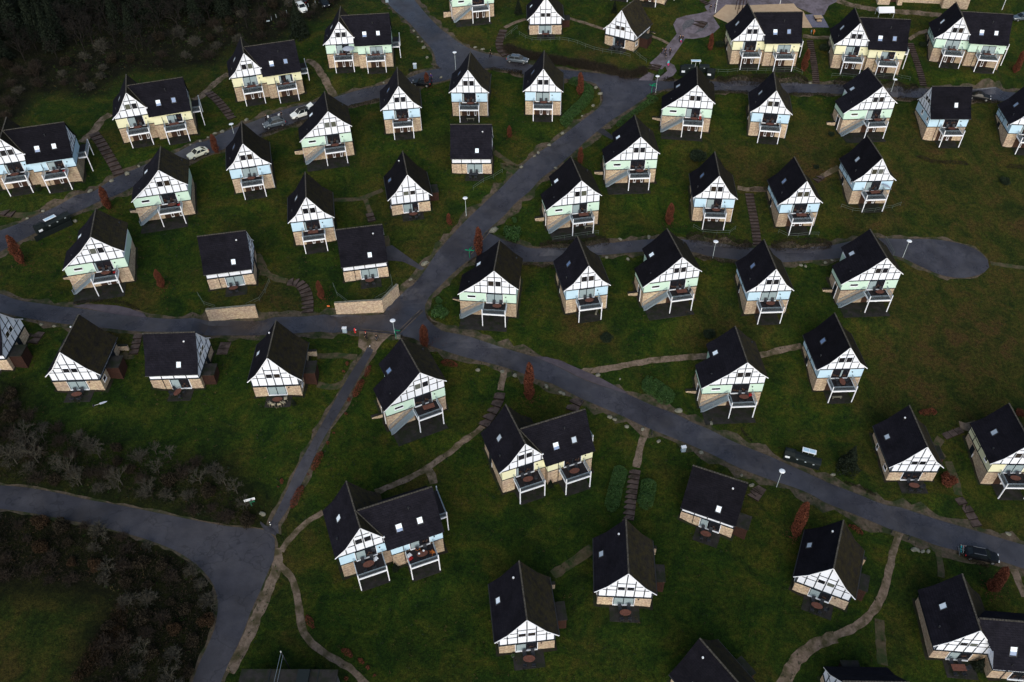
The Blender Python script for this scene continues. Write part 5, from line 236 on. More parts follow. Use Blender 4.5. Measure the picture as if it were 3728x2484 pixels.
def noisy(name, c0, c1, scale=2., rough=.85, spec=.2, world=True, c2=None, s2=None, bmp=.3, metal=0., crack=False):
    m, nt, b = newmat(name, c0, rough, spec, metal); v = objco(nt, world)
    f = noise(nt, v, scale, 5, .65); col = ramp(nt, f, [(.3,c0),(.7,c1)])
    if c2: col = mix(nt, ramp(nt, noise(nt, v, s2, 4, .6), [(.45,(0,0,0)),(.62,(1,1,1))]), col, c2)
    if crack:
        vo = nt.nodes.new('ShaderNodeTexVoronoi'); vo.feature = 'DISTANCE_TO_EDGE'; vo.inputs['Scale'].default_value = .16
        ds = nt.nodes.new('ShaderNodeVectorMath'); ds.operation = 'ADD'; nz = nt.nodes.new('ShaderNodeTexNoise'); nz.inputs['Scale'].default_value = .5; nt.links.new(v, nz.inputs['Vector'])
        sc_ = nt.nodes.new('ShaderNodeVectorMath'); sc_.operation = 'SCALE'; sc_.inputs['Scale'].default_value = 5.; nt.links.new(nz.outputs['Color'], sc_.inputs[0])
        nt.links.new(v, ds.inputs[0]); nt.links.new(sc_.outputs[0], ds.inputs[1]); nt.links.new(ds.outputs[0], vo.inputs['Vector'])
        col = mix(nt, 1., col, ramp(nt, vo.outputs['Distance'], [(.0,(.62,.62,.62)),(.022,(1,1,1))]), 'MULTIPLY')
        col = mix(nt, 1., col, ramp(nt, noise(nt, v, 14., 3, .8), [(.3,(.75,.75,.75)),(.7,(1.25,1.25,1.25))]), 'MULTIPLY')
        rg_ = ramp(nt, noise(nt, v, .22, 4, .6), [(.4,(rough-.12,)*3),(.6,(rough+.22,)*3)]); nt.links.new(rg_, b.inputs['Roughness'])
    nt.links.new(col, b.inputs['Base Color'])
    if bmp: bump(nt, b, noise(nt, v, scale*6, 3), bmp, .04)
    return m, nt, b
def objrand(nt, lo, hi):
    o = nt.nodes.new('ShaderNodeObjectInfo'); return ramp(nt, o.outputs['Random'], [(0.,(lo,)*3),(1.,(hi,)*3)])
def brick(name, c1, c2, mortar, bw=.42, rh=.14, flat=False):
    m, nt, b = newmat(name, c1, .9, .1); v = objco(nt); sx = nt.nodes.new('ShaderNodeSeparateXYZ'); nt.links.new(v, sx.inputs[0])
    a = nt.nodes.new('ShaderNodeMath'); a.operation = 'ADD'; nt.links.new(sx.outputs[0], a.inputs[0]); nt.links.new(sx.outputs[1], a.inputs[1])
    cb = nt.nodes.new('ShaderNodeCombineXYZ'); nt.links.new(a.outputs[0], cb.inputs[0]); nt.links.new(sx.outputs[2], cb.inputs[1])
    t = nt.nodes.new('ShaderNodeTexBrick'); nt.links.new(cb.outputs[0], t.inputs['Vector'])
    for k, x in (('Scale',1.),('Mortar Size',.018),('Brick Width',bw),('Row Height',rh),('Bias',0.)): t.inputs[k].default_value = x
    t.inputs['Color1'].default_value = (*c1,1); t.inputs['Color2'].default_value = (*c2,1); t.inputs['Mortar'].default_value = (*mortar,1)
    n1 = ramp(nt, noise(nt, cb.outputs[0], 3.2, 5, .75), [(.30,(.50,.44,.44)),(.5,(1,1,1)),(.68,(1.35,1.32,1.3))])
    col = mix(nt, 1., t.outputs[0], n1, 'MULTIPLY')
    col = mix(nt, 1., col, ramp(nt, noise(nt, cb.outputs[0], 9., 3, .7), [(.3,(.7,.7,.72)),(.7,(1.25,1.25,1.2))]), 'MULTIPLY')
    wv = objco(nt, True); n2 = ramp(nt, noise(nt, wv, .5, 3, .6), [(.3,(.85,.82,.86)),(.7,(1.1,1.08,1.0))])
    col = mix(nt, 1., col, n2, 'MULTIPLY')
    col = mix(nt, 1., col, objrand(nt, .86, 1.12), 'MULTIPLY')
    nt.links.new(col, b.inputs['Base Color']); bump(nt, b, t.outputs['Fac'], -.25, .02)
    return m
def plaster(name, c):
    m, nt, b = newmat(name, c, .85, .2); v = objco(nt, True)
    n = noise(nt, v, .8, 4, .6); k = ramp(nt, n, [(.3,tuple(x*.93 for x in c)),(.7,c)])
    s = objco(nt); mp = nt.nodes.new('ShaderNodeMapping'); mp.inputs['Scale'].default_value = (7,7,.5); nt.links.new(s, mp.inputs[0])
    st = ramp(nt, noise(nt, mp.outputs[0], 1., 4, .7), [(.62,(1,1,1)),(.8,(.86,.87,.85))])
    nt.links.new(mix(nt, 1., k, st, 'MULTIPLY'), b.inputs['Base Color']); return m
def rooftile(name, c0, c1, moss, amt):
    m, nt, b = newmat(name, c0, .9, .08); v = objco(nt); sx = nt.nodes.new('ShaderNodeSeparateXYZ'); nt.links.new(v, sx.inputs[0])
    # courses run level: bands by height; tiles along both axes
    f = nt.nodes.new('ShaderNodeMath'); f.operation = 'MULTIPLY'; f.inputs[1].default_value = 1/.26; nt.links.new(sx.outputs[2], f.inputs[0])
    fr = nt.nodes.new('ShaderNodeMath'); fr.operation = 'FRACT'; nt.links.new(f.outputs[0], fr.inputs[0])
    a = nt.nodes.new('ShaderNodeMath'); a.operation = 'ADD'; nt.links.new(sx.outputs[0], a.inputs[0]); nt.links.new(sx.outputs[1], a.inputs[1])
    cb = nt.nodes.new('ShaderNodeCombineXYZ'); nt.links.new(a.outputs[0], cb.inputs[0]); nt.links.new(sx.outputs[2], cb.inputs[1])
    t = nt.nodes.new('ShaderNodeTexBrick'); nt.links.new(cb.outputs[0], t.inputs['Vector'])
    for k, x in (('Scale',1.),('Mortar Size',.012),('Brick Width',.3),('Row Height',.26)): t.inputs[k].default_value = x
    t.inputs['Color1'].default_value = (*c0,1); t.inputs['Color2'].default_value = (*c1,1); t.inputs['Mortar'].default_value = (*[x*.4 for x in c0],1)
    wv = objco(nt, True)
    sh = ramp(nt, noise(nt, wv, .45, 5, .65), [(.3,(.7,.7,.7)),(.7,(1.35,1.35,1.35))])
    col = mix(nt, 1., t.outputs[0], sh, 'MULTIPLY')
    if amt:
        k = ramp(nt, noise(nt, wv, 1.3, 8, .8), [(.52-amt*.3,(0,0,0)),(.75-amt*.2,(1,1,1))])
        col = mix(nt, k, col, moss)
    nt.links.new(col, b.inputs['Base Color'])
    col = mix(nt, 1., col, objrand(nt, .72, 1.35), 'MULTIPLY'); nt.links.new(col, b.inputs['Base Color'])
    n = nt.nodes.new('ShaderNodeBump'); n.inputs['Strength'].default_value = .8; n.inputs['Distance'].default_value = .05
    nt.links.new(fr.outputs[0], n.inputs['Height']); n.invert = True; nt.links.new(n.outputs[0], b.inputs['Normal'])
    return m
brick('brick', lin((204,188,162))[:3], lin((164,138,120))[:3], lin((165,156,142))[:3])
plaster('plaster_white', (.80,.84,.93)); plaster('pastel_blue', (.49,.68,.82)); plaster('pastel_green', (.55,.73,.62)); plaster('pastel_yellow', (.74,.73,.50))
newmat('timber', (.008,.013,.020), .7, .2); newmat('white_paint', (.8,.82,.87), .5, .3)
newmat('galvanised', (.24,.30,.35), .45, .5, .3); newmat('deck_board', (.020,.017,.019), .8, .15); newmat('dark_metal', (.02,.022,.026), .5, .4); newmat('fence_grey', (.10,.13,.11), .6, .3)
newmat('glass_dark', (.012,.012,.016), .12, .5)
m_, nt_, b_ = newmat('window_glass', (.012,.012,.016), .12, .5); o_ = nt_.nodes.new('ShaderNodeObjectInfo')
nt_.links.new(ramp(nt_, o_.outputs['Random'], [(.0,(.008,.008,.011)),(.5,(.018,.018,.022)),(.78,(.03,.022,.016)),(.86,(.075,.08,.055)),(1.,(.11,.12,.11))]), b_.inputs['Base Color'])
newmat('skylight_grey', (.40,.47,.56), .3, .5)
newmat('interior', (.05,.028,.02), .9, .1)
m_, nt_, b_ = newmat('curtain', (.25,.33,.36), .6, .3)
w_ = nt_.nodes.new('ShaderNodeTexWave'); w_.inputs['Scale'].default_value = 2.2; w_.inputs['Distortion'].default_value = 2.5; nt_.links.new(objco(nt_), w_.inputs[0])
nt_.links.new(ramp(nt_, w_.outputs['Fac'], [(.2,(.16,.22,.25)),(.8,(.36,.44,.46))]), b_.inputs['Base Color'])
newmat('skylight_glass', (.80,.90,1.), .35, .6); newmat('skylight_blue', (.13,.20,.36), .1, .8)  # near-white pane colour stands in for sky reflected in the glass
rooftile('roof_tile', (.0062,.0060,.0092), (.0095,.0090,.0132), (.03,.02,.01), 0)
rooftile('roof_tile_mossy', (.010,.0095,.011), (.016,.0145,.015), (.034,.028,.011), .48)
noisy('ridge_tile', (.030,.028,.024), (.11,.10,.08), 3.)
noisy('shed_wood', (.020,.010,.008), (.045,.018,.012), 3.)
noisy('table_wood', (.085,.036,.026), (.15,.062,.045), 4.)
newmat('chair_mesh', (.022,.025,.032), .6, .3); newmat('beige_chair', (.38,.34,.25), .7, .2)
noisy('patio_slab', (.013,.012,.012), (.030,.028,.026), 1.3, c2=(.012,.016,.008), s2=.8)
noisy('asphalt', (.030,.0295,.036), (.050,.049,.060), .5, .36, .6, c2=(.026,.024,.028), s2=.13, crack=True)
noisy('asphalt_light', (.032,.031,.038), (.054,.053,.063), .4, .55, .4, c2=(.022,.021,.025), s2=.07, crack=True)
noisy('asphalt_dark', (.014,.014,.018), (.045,.045,.055), 1.)
noisy('layby_paving', (.05,.042,.052), (.08,.068,.08), 1.)
noisy('gravel', (.095,.068,.048), (.20,.150,.112), 2.6, c2=(.055,.046,.022), s2=.55)
noisy('worn', (.040,.036,.016), (.085,.064,.040), 1.6, c2=(.02,.034,.009), s2=.7)
noisy('soil', (.040,.031,.018), (.105,.080,.060), 2.2, c2=(.020,.028,.009), s2=.45)
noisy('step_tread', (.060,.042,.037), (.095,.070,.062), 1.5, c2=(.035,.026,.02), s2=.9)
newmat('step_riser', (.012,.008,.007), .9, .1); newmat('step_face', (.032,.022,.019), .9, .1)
noisy('paving', (.11,.093,.112), (.165,.142,.165), 1.6, c2=(.085,.072,.08), s2=.5)
noisy('sand', (.36,.255,.165), (.46,.34,.225), .8)
noisy('rubber', (.09,.09,.14), (.16,.16,.20), 2.)
noisy('rock', (.10,.098,.075), (.22,.215,.17), 2.5)
noisy('dark_stone', (.045,.045,.055), (.11,.11,.12), 3.)
noisy('bark', (.007,.006,.005), (.014,.012,.010), 3.)
noisy('pale_bark', (.026,.024,.018), (.070,.066,.052), 1.2)
noisy('twig', (.016,.012,.009), (.034,.026,.019), .5, bmp=0)
noisy('leaf_red', (.062,.020,.012), (.150,.050,.028), 1.6, .8, .1, bmp=0)
noisy('leaf_green', (.014,.044,.008), (.040,.092,.020), 1.4, .6, .3, bmp=0)
noisy('leaf_dark', (.004,.008,.004), (.011,.018,.009), .8, .8, .2, bmp=0)
noisy('leaf_brown', (.014,.012,.008), (.031,.024,.015), .9, .8, .1, bmp=0)
noisy('bracken', (.020,.014,.008), (.044,.026,.014), .5, .9, .1, bmp=0)
noisy('grass_blade', (.010,.028,.005), (.024,.046,.008), .3, .9, .1, bmp=0); noisy('grass_dry', (.034,.030,.012), (.06,.048,.02), .3, .9, .1, bmp=0)
noisy('contact_soil', (.010,.009,.007), (.026,.022,.014), 1.8, c2=(.012,.022,.006), s2=.9)
noisy('leaf_olive', (.009,.016,.009), (.024,.036,.020), 1.4, .8, .1, bmp=0)
newmat('lamp_white', (.84,.87,.9), .35, .4); newmat('pole_grey', (.42,.48,.50), .5, .4)
newmat('rubber_tyre', (.012,.012,.013), .8, .2); newmat('alloy', (.35,.36,.37), .35, .5, .6)
newmat('car_white', (.82,.84,.80), .25, .5); newmat('car_grey', (.10,.125,.15), .25, .6, .3); newmat('car_black', (.005,.006,.008), .35, .3); newmat('car_cream', (.72,.72,.58), .3, .5)
newmat('car_glass', (.010,.014,.017), .15, .35); newmat('headlight', (.75,.77,.8), .2, .6); newmat('tail_red', (.4,.02,.02), .3, .5)
newmat('bin_dark', (.006,.010,.010), .7, .2); newmat('bin_lid', (.012,.017,.018), .7, .2); newmat('sign_green', (.0,.19,.09), .5, .3); newmat('sign_blue', (.05,.10,.25), .4, .3)
newmat('skin', (.45,.27,.19), .6, .3); newmat('hair_dark', (.02,.014,.01), .8, .2); newmat('cloth_black', (.012,.012,.016), .9, .1); newmat('cloth_navy', (.015,.02,.04), .9, .1)
newmat('cloth_red', (.35,.02,.02), .8, .1); newmat('cloth_cyan', (.05,.65,.70), .8, .1); newmat('cloth_pink', (.75,.05,.22), .8, .1); newmat('cloth_orange', (.55,.17,.04), .8, .1); newmat('cloth_blue', (.15,.35,.5), .8, .1); newmat('cloth_white', (.75,.76,.78), .8, .1); newmat('cloth_grey', (.10,.10,.11), .9, .1); newmat('cloth_purple', (.06,.03,.16), .9, .1)
newmat('hydrant_red', (.55,.03,.03), .5, .4); newmat('box_grey', (.30,.38,.45), .5, .3); newmat('orange_paint', (.75,.18,.05), .5, .3); newmat('parasol_grey', (.33,.37,.44), .7, .2)
m_, nt_, b_ = newmat('porch_light', (.9,.85,.6), .5, .2); b_.inputs['Emission Color'].default_value = (1,.9,.65,1); b_.inputs['Emission Strength'].default_value = 2.5

def ground_material():
    m, nt, b = newmat('grass_ground', (.03,.05,.015), .95, .1); v = objco(nt, True)
    at_ = nt.nodes.new('ShaderNodeVertexColor'); at_.layer_name = 'zone'
    sp = nt.nodes.new('ShaderNodeSeparateColor'); nt.links.new(at_.outputs[0], sp.inputs[0])
    fine = noise(nt, v, 1.9, 8, .8)
    mid = noise(nt, v, .26, 6, .7, .6)
    big = noise(nt, v, .055, 5, .65, .4)
    g = ramp(nt, mid, [(.32,(.009,.027,.005)),(.44,(.019,.044,.006)),(.54,(.034,.056,.007)),(.64,(.056,.063,.010)),(.78,(.058,.046,.014))])
    br = ramp(nt, mid, [(.30,(.016,.026,.007)),(.43,(.030,.038,.009)),(.52,(.050,.046,.013)),(.60,(.062,.040,.017)),(.68,(.046,.050,.012)),(.8,(.068,.044,.02))])
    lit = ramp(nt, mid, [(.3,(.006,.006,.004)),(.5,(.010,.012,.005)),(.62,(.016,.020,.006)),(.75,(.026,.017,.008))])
    ylw = ramp(nt, noise(nt, v, .11, 6, .72, .8), [(.50,(0,0,0)),(.66,(.8,.8,.8))]); g = mix(nt, ylw, g, ramp(nt, mid, [(.35,(.026,.036,.007)),(.6,(.066,.062,.012))]))
    sh = ramp(nt, big, [(.48,(0,0,0)),(.74,(.75,.75,.75))])
    ad = nt.nodes.new('ShaderNodeMath'); ad.operation = 'ADD'; nt.links.new(sp.outputs[0], ad.inputs[0]); nt.links.new(sh, ad.inputs[1]); ad.use_clamp = True
    mu = nt.nodes.new('ShaderNodeMath'); mu.operation = 'MULTIPLY_ADD'; nt.links.new(sp.outputs[2], mu.inputs[0]); mu.inputs[1].default_value = -.7; nt.links.new(ad.outputs[0], mu.inputs[2]); mu.use_clamp = True
    col = mix(nt, mu.outputs[0], g, br)
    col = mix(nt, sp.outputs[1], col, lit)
    lush = ramp(nt, mid, [(.34,(.006,.020,.004)),(.52,(.015,.040,.005)),(.66,(.034,.056,.008))])
    lu = nt.nodes.new('ShaderNodeMath'); lu.operation = 'MULTIPLY'; nt.links.new(sp.outputs[2], lu.inputs[0]); lu.inputs[1].default_value = .8
    col = mix(nt, lu.outputs[0], col, lush)
    fr = ramp(nt, fine, [(.30,(.30,.34,.34)),(.5,(1,1,1)),(.70,(1.9,1.75,1.5))])
    col = mix(nt, 1., col, fr, 'MULTIPLY')
    f2 = ramp(nt, noise(nt, v, 7., 4, .7), [(.34,(.4,.42,.4)),(.66,(1.75,1.7,1.6))])
    col = mix(nt, 1., col, f2, 'MULTIPLY')
    col = mix(nt, 1., col, (.64,.62,.56), 'MULTIPLY')
    nt.links.new(col, b.inputs['Base Color'])
    bump(nt, b, fine, .8, .25)
ground_material()

# ---------------------------------------------------------------- terrain sheet
GX0, GX1, GY0, GY1, GS = -150, 150, 26, 250, 1.0
def _axis(a, b, far_lo, far_hi):
    lo = [v for v in far_lo]; hi = [v for v in far_hi]
    return lo + [a+i*GS for i in range(int((b-a)/GS)+1)] + hi
AX = _axis(GX0, GX1, [-1600,-900,-500,-300,-210,-170], [170,210,300,500,900,1600])
AY = _axis(GY0, GY1, [-1400,-700,-300,-100,-20,14], [270,310,400,600,1000,1800])
NXO, NYO = 6, 6
HG = [[ground_z(x, y) for x in AX] for y in AY]
def GZ(x, y):
    fx = (x-GX0)/GS; fy = (y-GY0)/GS
    i = int(math.floor(fx)); j = int(math.floor(fy))
    if i < 0 or j < 0 or i >= (GX1-GX0)/GS or j >= (GY1-GY0)/GS: return ground_z(x, y)
    u = fx-i; v = fy-j; r0 = HG[j+NYO]; r1 = HG[j+1+NYO]; i += NXO
    a, b, c, d = r0[i], r0[i+1], r1[i+1], r1[i]
    return a+(b-a)*u+(c-b)*v if u >= v else a+(c-d)*u+(d-a)*v
def zone(x, y):
    br = li = lu = 0.
    for cx, cy, r, k, amt in ZONES:
        d = math.hypot(x-cx, y-cy)/r
        if d < 1:
            w = amt*smooth((1-d)*1.6)
            if k == 0: br = max(br, w)
            elif k == 1: li = max(li, w)
            else: lu = max(lu, w)
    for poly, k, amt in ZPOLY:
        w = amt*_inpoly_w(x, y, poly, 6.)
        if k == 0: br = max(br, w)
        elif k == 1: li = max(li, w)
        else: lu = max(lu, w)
    return br, li, lu
def build_terrain():
    nx = len(AX); ny = len(AY)
    vs = [(x, y, HG[j][i]) for j, y in enumerate(AY) for i, x in enumerate(AX)]
    fs = []
    for j in range(ny-1):
        for i in range(nx-1):
            a = j*nx+i; fs.append((a, a+1, a+nx+1)); fs.append((a, a+nx+1, a+nx))
    me = bpy.data.meshes.new('ground'); me.from_pydata(vs, [], fs); me.materials.append(MAT['grass_ground'])
    ca = me.color_attributes.new('zone', 'FLOAT_COLOR', 'POINT'); buf = []
    for x, y, z in vs:
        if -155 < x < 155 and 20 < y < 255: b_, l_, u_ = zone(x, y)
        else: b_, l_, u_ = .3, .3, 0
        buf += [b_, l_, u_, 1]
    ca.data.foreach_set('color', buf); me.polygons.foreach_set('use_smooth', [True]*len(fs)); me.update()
    o = bpy.data.objects.new('ground', me); COL.objects.link(o); tag(o, 'grassy hillside the chalets stand on', 'ground', kind='structure')
build_terrain()
def clip(poly, ax, ay, bx, by):
    out = []; n = len(poly)
    for i in range(n):
        p = poly[i]; q = poly[(i+1) % n]
        dp = (bx-ax)*(p[1]-ay)-(by-ay)*(p[0]-ax); dq = (bx-ax)*(q[1]-ay)-(by-ay)*(q[0]-ax)
        if dp >= 0: out.append(p)
        if (dp > 0) != (dq > 0) and abs(dp-dq) > 1e-12:
            t = dp/(dp-dq); out.append((p[0]+t*(q[0]-p[0]), p[1]+t*(q[1]-p[1])))
    return out
def drape_convex(mb, poly, off, m=0):
    """lay one convex polygon exactly parallel to the terrain triangles"""
    A = sum(poly[i][0]*poly[(i+1)%len(poly)][1]-poly[(i+1)%len(poly)][0]*poly[i][1] for i in range(len(poly)))
    if abs(A) < 1e-5: return
    if A < 0: poly = poly[::-1]
    i0 = int(math.floor((min(p[0] for p in poly)-GX0)/GS)); i1 = int(math.floor((max(p[0] for p in poly)-GX0)/GS))
    j0 = int(math.floor((min(p[1] for p in poly)-GY0)/GS)); j1 = int(math.floor((max(p[1] for p in poly)-GY0)/GS))
    NXC = int((GX1-GX0)/GS); NYC = int((GY1-GY0)/GS)
    for j in range(max(j0,0), min(j1+1,NYC)):
        for i in range(max(i0,0), min(i1+1,NXC)):
            x = GX0+i*GS; y = GY0+j*GS; X = x+GS; Y = y+GS
            for tri in (((x,y),(X,y),(X,Y)), ((x,y),(X,Y),(x,Y))):
                q = list(poly)
                for k in range(3):
                    q = clip(q, *tri[k], *tri[(k+1)%3])
                    if len(q) < 3: break
                if len(q) < 3: continue
                h = [HG[j+NYO][i+NXO],HG[j+NYO][i+1+NXO],HG[j+1+NYO][i+1+NXO],HG[j+1+NYO][i+NXO]]
                lower = tri[1][1] == y
                pts = []
                for px, py in q:
                    u = (px-x)/GS; v = (py-y)/GS
                    z = h[0]+(h[1]-h[0])*u+(h[2]-h[1])*v if lower else h[0]+(h[2]-h[3])*u+(h[3]-h[0])*v
                    pts.append((px,py,z+off))
                mb.poly(pts, m)
def resample(pts, n):
    L = [0.]
    for a, b in zip(pts, pts[1:]): L.append(L[-1]+math.dist(a, b))
    out = []
    for k in range(n):
        s = L[-1]*k/(n-1); i = 0
        while i < len(L)-2 and L[i+1] < s: i += 1
        t = (s-L[i])/max(1e-9, L[i+1]-L[i]); p0 = pts[max(i-1,0)]; p1 = pts[i]; p2 = pts[i+1]; p3 = pts[min(i+2,len(pts)-1)]
        l0 = math.dist(p0,p1); l1 = max(1e-9, math.dist(p1,p2)); l2 = math.dist(p2,p3)
        def cr(a, b, c, d):
            m1 = (c-a)/(l0+l1)*l1; m2 = (d-b)/(l1+l2)*l1
            return (2*t**3-3*t*t+1)*b+(t**3-2*t*t+t)*m1+(-2*t**3+3*t*t)*c+(t**3-t*t)*m2
        out.append((cr(p0[0],p1[0],p2[0],p3[0]), cr(p0[1],p1[1],p2[1],p3[1])))
    return out
def strip_quads(Lp, Rp, off, mb, m=0, step=1.6):
    n = max(2, int(max(sum(math.dist(a,b) for a,b in zip(P_,P_[1:])) for P_ in (Lp,Rp))/step)+1)
    A = resample(Lp, n); B = resample(Rp, n)
    for k in range(n-1):
        # two triangles are always convex
        drape_convex(mb, [A[k],B[k],B[k+1]], off, m); drape_convex(mb, [A[k],B[k+1],A[k+1]], off, m)
def offset_line(pts, d):
    out = []
    for i, p in enumerate(pts):
        a = pts[max(i-1,0)]; b = pts[min(i+1,len(pts)-1)]; dx = b[0]-a[0]; dy = b[1]-a[1]; l = math.hypot(dx,dy) or 1
        out.append((p[0]-dy/l*d, p[1]+dx/l*d))
    return out
def wob(pts, amp, step=1.2):
    n = max(2, int(sum(math.dist(a,b) for a,b in zip(pts,pts[1:]))/step)); q = resample(pts, n)
    return [(x+rnd.uniform(-amp,amp), y+rnd.uniform(-amp,amp)) for x,y in q]
for nm, mt, off, verge, Lp, Rp in ROADS:
    mb = MB(); strip_quads(Lp, Rp, off, mb); tag(mb.build(nm, mt), kind='structure')
    # which side is which: push both edges outwards for the verge
    mid = lambda a, b: ((a[0]+b[0])/2, (a[1]+b[1])/2)
    L2 = resample(Lp, 30); R2 = resample(Rp, 30)
    def push(A, B, d):
        return [(a[0]+(a[0]-b[0])/max(.1,math.dist(a,b))*d, a[1]+(a[1]-b[1])/max(.1,math.dist(a,b))*d) for a, b in zip(A, B)]
    mb = MB()
    n = max(2, int(sum(math.dist(a,b) for a,b in zip(Lp,Lp[1:]))/1.3))
    A = resample(Lp, n); B = resample(Rp, n)
    def nearest(p, Q): return min(Q, key=lambda q: (q[0]-p[0])**2+(q[1]-p[1])**2)
    for E_, O_ in ((A,B),(B,A)):
        out = []
        for p in E_:
            q = nearest(p, O_); d = max(.5, math.dist(p, q)); w = verge*rnd.uniform(.5,2.0)
            out.append((p[0]+(p[0]-q[0])/d*w, p[1]+(p[1]-q[1])/d*w))
        ins = [(p[0]+(nearest(p,O_)[0]-p[0])*.04, p[1]+(nearest(p,O_)[1]-p[1])*.04) for p in E_]
        for k in range(len(E_)-1):
            drape_convex(mb, [ins[k],out[k],out[k+1]], .010, 0); drape_convex(mb, [ins[k],out[k+1],ins[k+1]], .010, 0)
    tag(mb.build('verge', 'soil'), kind='structure')
def ear(poly):
    P_ = [Vector((x,y,0)) for x,y in poly]
    return [[poly[i] for i in t] for t in tessellate_polygon([P_])]
for nm, mt, off, poly in AREAS:
    mb = MB()
    for t in ear(poly): drape_convex(mb, t, off)
    tag(mb.build(nm, mt), kind='structure')
for k, (nm, mt, w, pts) in enumerate(PATHL):
    mb = MB(); n = max(3, int(sum(math.dist(a,b) for a,b in zip(pts,pts[1:]))/.8)); q = resample(pts, n)
    jl = [rnd.uniform(.38,.56)*w for _ in q]; jr = [rnd.uniform(.38,.56)*w for _ in q]
    A = [offset_line(q, jl[i])[i] for i in range(n)]; B = [offset_line(q, -jr[i])[i] for i in range(n)]
    off = .012+.0005*k
    for i in range(n-1):
        drape_convex(mb, [A[i],B[i],B[i+1]], off); drape_convex(mb, [A[i],B[i+1],A[i+1]], off)
    tag(mb.build(nm, mt), kind='structure')
STEPLABEL = iter(STEPNAMES)
for w, sp, pts in FLIGHTS:
    tot = sum(math.dist(a,b) for a,b in zip(pts,pts[1:])); n = max(3, int(tot/sp)+1); q = resample(pts, n)
    mb = MB()
    for i in range(n-1):
        a = Vector(q[i]); b = Vector(q[i+1]); d = (b-a).normalized(); s = Vector((-d.y,d.x))*w/2
        za = GZ(*a); zb = GZ(*b); zt = max(za, zb)+.03
        P4 = [a+s, a-s, b-s, b+s]; lowend = zb < za
        top = [(p.x,p.y,zt) for p in P4]; bot = [(p.x,p.y,zt-.7) for p in P4]
        mb.poly(top, 0); k0 = len(mb.f)
        for k in range(4):
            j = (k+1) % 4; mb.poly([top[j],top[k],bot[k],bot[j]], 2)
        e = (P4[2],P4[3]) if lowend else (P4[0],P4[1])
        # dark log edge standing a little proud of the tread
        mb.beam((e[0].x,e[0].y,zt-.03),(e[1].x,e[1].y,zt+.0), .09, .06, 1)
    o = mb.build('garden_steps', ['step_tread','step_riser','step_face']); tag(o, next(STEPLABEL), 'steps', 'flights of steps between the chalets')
# ---------------------------------------------------------------- houses
TALL = [(0,10.17),(2.45,6.66),(4.10,5.28)]
LOW = [(0,8.46),(2.45,5.02),(4.12,3.46)]
BL = [(0,10.17),(2.4,7.74),(6.38,4.58)]
BRT = [(0,10.17),(2.4,7.74),(4.02,6.46)]
TH = .13
def slope_slab(mb, prof, sgn, y0, y1, m=0, x0clip=None):
    """one roof side: polyline prof of (x,z) from ridge to eave, extruded y0..y1"""
    top = [(sgn*x, z) for x, z in prof]; n = len(top)
    for i in range(n-1):
        a, b = top[i], top[i+1]
        mb.poly([(a[0],y0,a[1]),(b[0],y0,b[1]),(b[0],y1,b[1]),(a[0],y1,a[1])][::1 if sgn > 0 else -1], m)
        mb.poly([(a[0],y0,a[1]-TH),(b[0],y0,b[1]-TH),(b[0],y1,b[1]-TH),(a[0],y1,a[1]-TH)][::-1 if sgn > 0 else 1], m)
        for y in (y0, y1): mb.poly([(a[0],y,a[1]),(b[0],y,b[1]),(b[0],y,b[1]-TH),(a[0],y,a[1]-TH)], m)
    e = top[-1]; mb.poly([(e[0],y0,e[1]),(e[0],y1,e[1]),(e[0],y1,e[1]-TH),(e[0],y0,e[1]-TH)], m)
def under(prof, x, d=.0):
    x = abs(x)
    for (a, za), (b, zb) in zip(prof, prof[1:]):
        if x <= b: return za+(zb-za)*(x-a)/(b-a)-d
    return prof[-1][1]-d
def bargeboard(mb, prof, sgn, y, m=0):
    for (a, za), (b, zb) in zip(prof, prof[1:]):
        mb.beam((sgn*a,y,za-.10),(sgn*b,y,zb-.10), .05, .13, m)
def ridge_tiles(par, x0, x1, y0, y1, z):
    mb = MB(); L = math.dist((x0,y0),(x1,y1)); n = int(L/.38)
    for i in range(n):
        a = i/n; b = (i+.86)/n
        mb.beam((x0+(x1-x0)*a,y0+(y1-y0)*a,z+.03),(x0+(x1-x0)*b,y0+(y1-y0)*b,z+.03), .2, .09)
    return mb.build('ridge_tiles', 'ridge_tile', par)
def xform(o, p, rz): o.location = p; o.rotation_euler = (0,0,rz)
def skylight(par, p, along, down, w, h, mat='skylight_glass', blind=False):
    """p = upper left corner on the roof surface; along / down unit vectors"""
    p = Vector(p); a = Vector(along).normalized(); d = Vector(down).normalized(); nrm = a.cross(d)
    if nrm.z < 0: nrm = -nrm
    mb = MB(); t = .09
    for q0, q1 in (((-t,-t),(w+t,0)),((-t,h),(w+t,h+t*1.6)),((-t,0),(0,h)),((w,0),(w+t,h))):
        c = [p+a*q0[0]+d*q0[1], p+a*q1[0]+d*q0[1], p+a*q1[0]+d*q1[1], p+a*q0[0]+d*q1[1]]
        T = [x+nrm*.10 for x in c]; B = [x-nrm*.02 for x in c]
        mb.poly(T); mb.poly(B)
        for k in range(4): j=(k+1)%4; mb.poly([T[j],T[k],B[k],B[j]])
    f = mb.build('skylight', 'dark_metal', par)
    g = MB(); c = [p+nrm*.07, p+a*w+nrm*.07, p+a*w+d*h+nrm*.07, p+d*h+nrm*.07]
    if blind:
        k = .5; g.poly([c[0],c[1],c[1]+(c[2]-c[1])*k,c[0]+(c[3]-c[0])*k],0); g.poly([c[0]+(c[3]-c[0])*k,c[1]+(c[2]-c[1])*k,c[2],c[3]],1)
        g.build('pane', ['skylight_glass','skylight_blue'], f)
    else: g.poly(c); g.build('pane', mat, f)
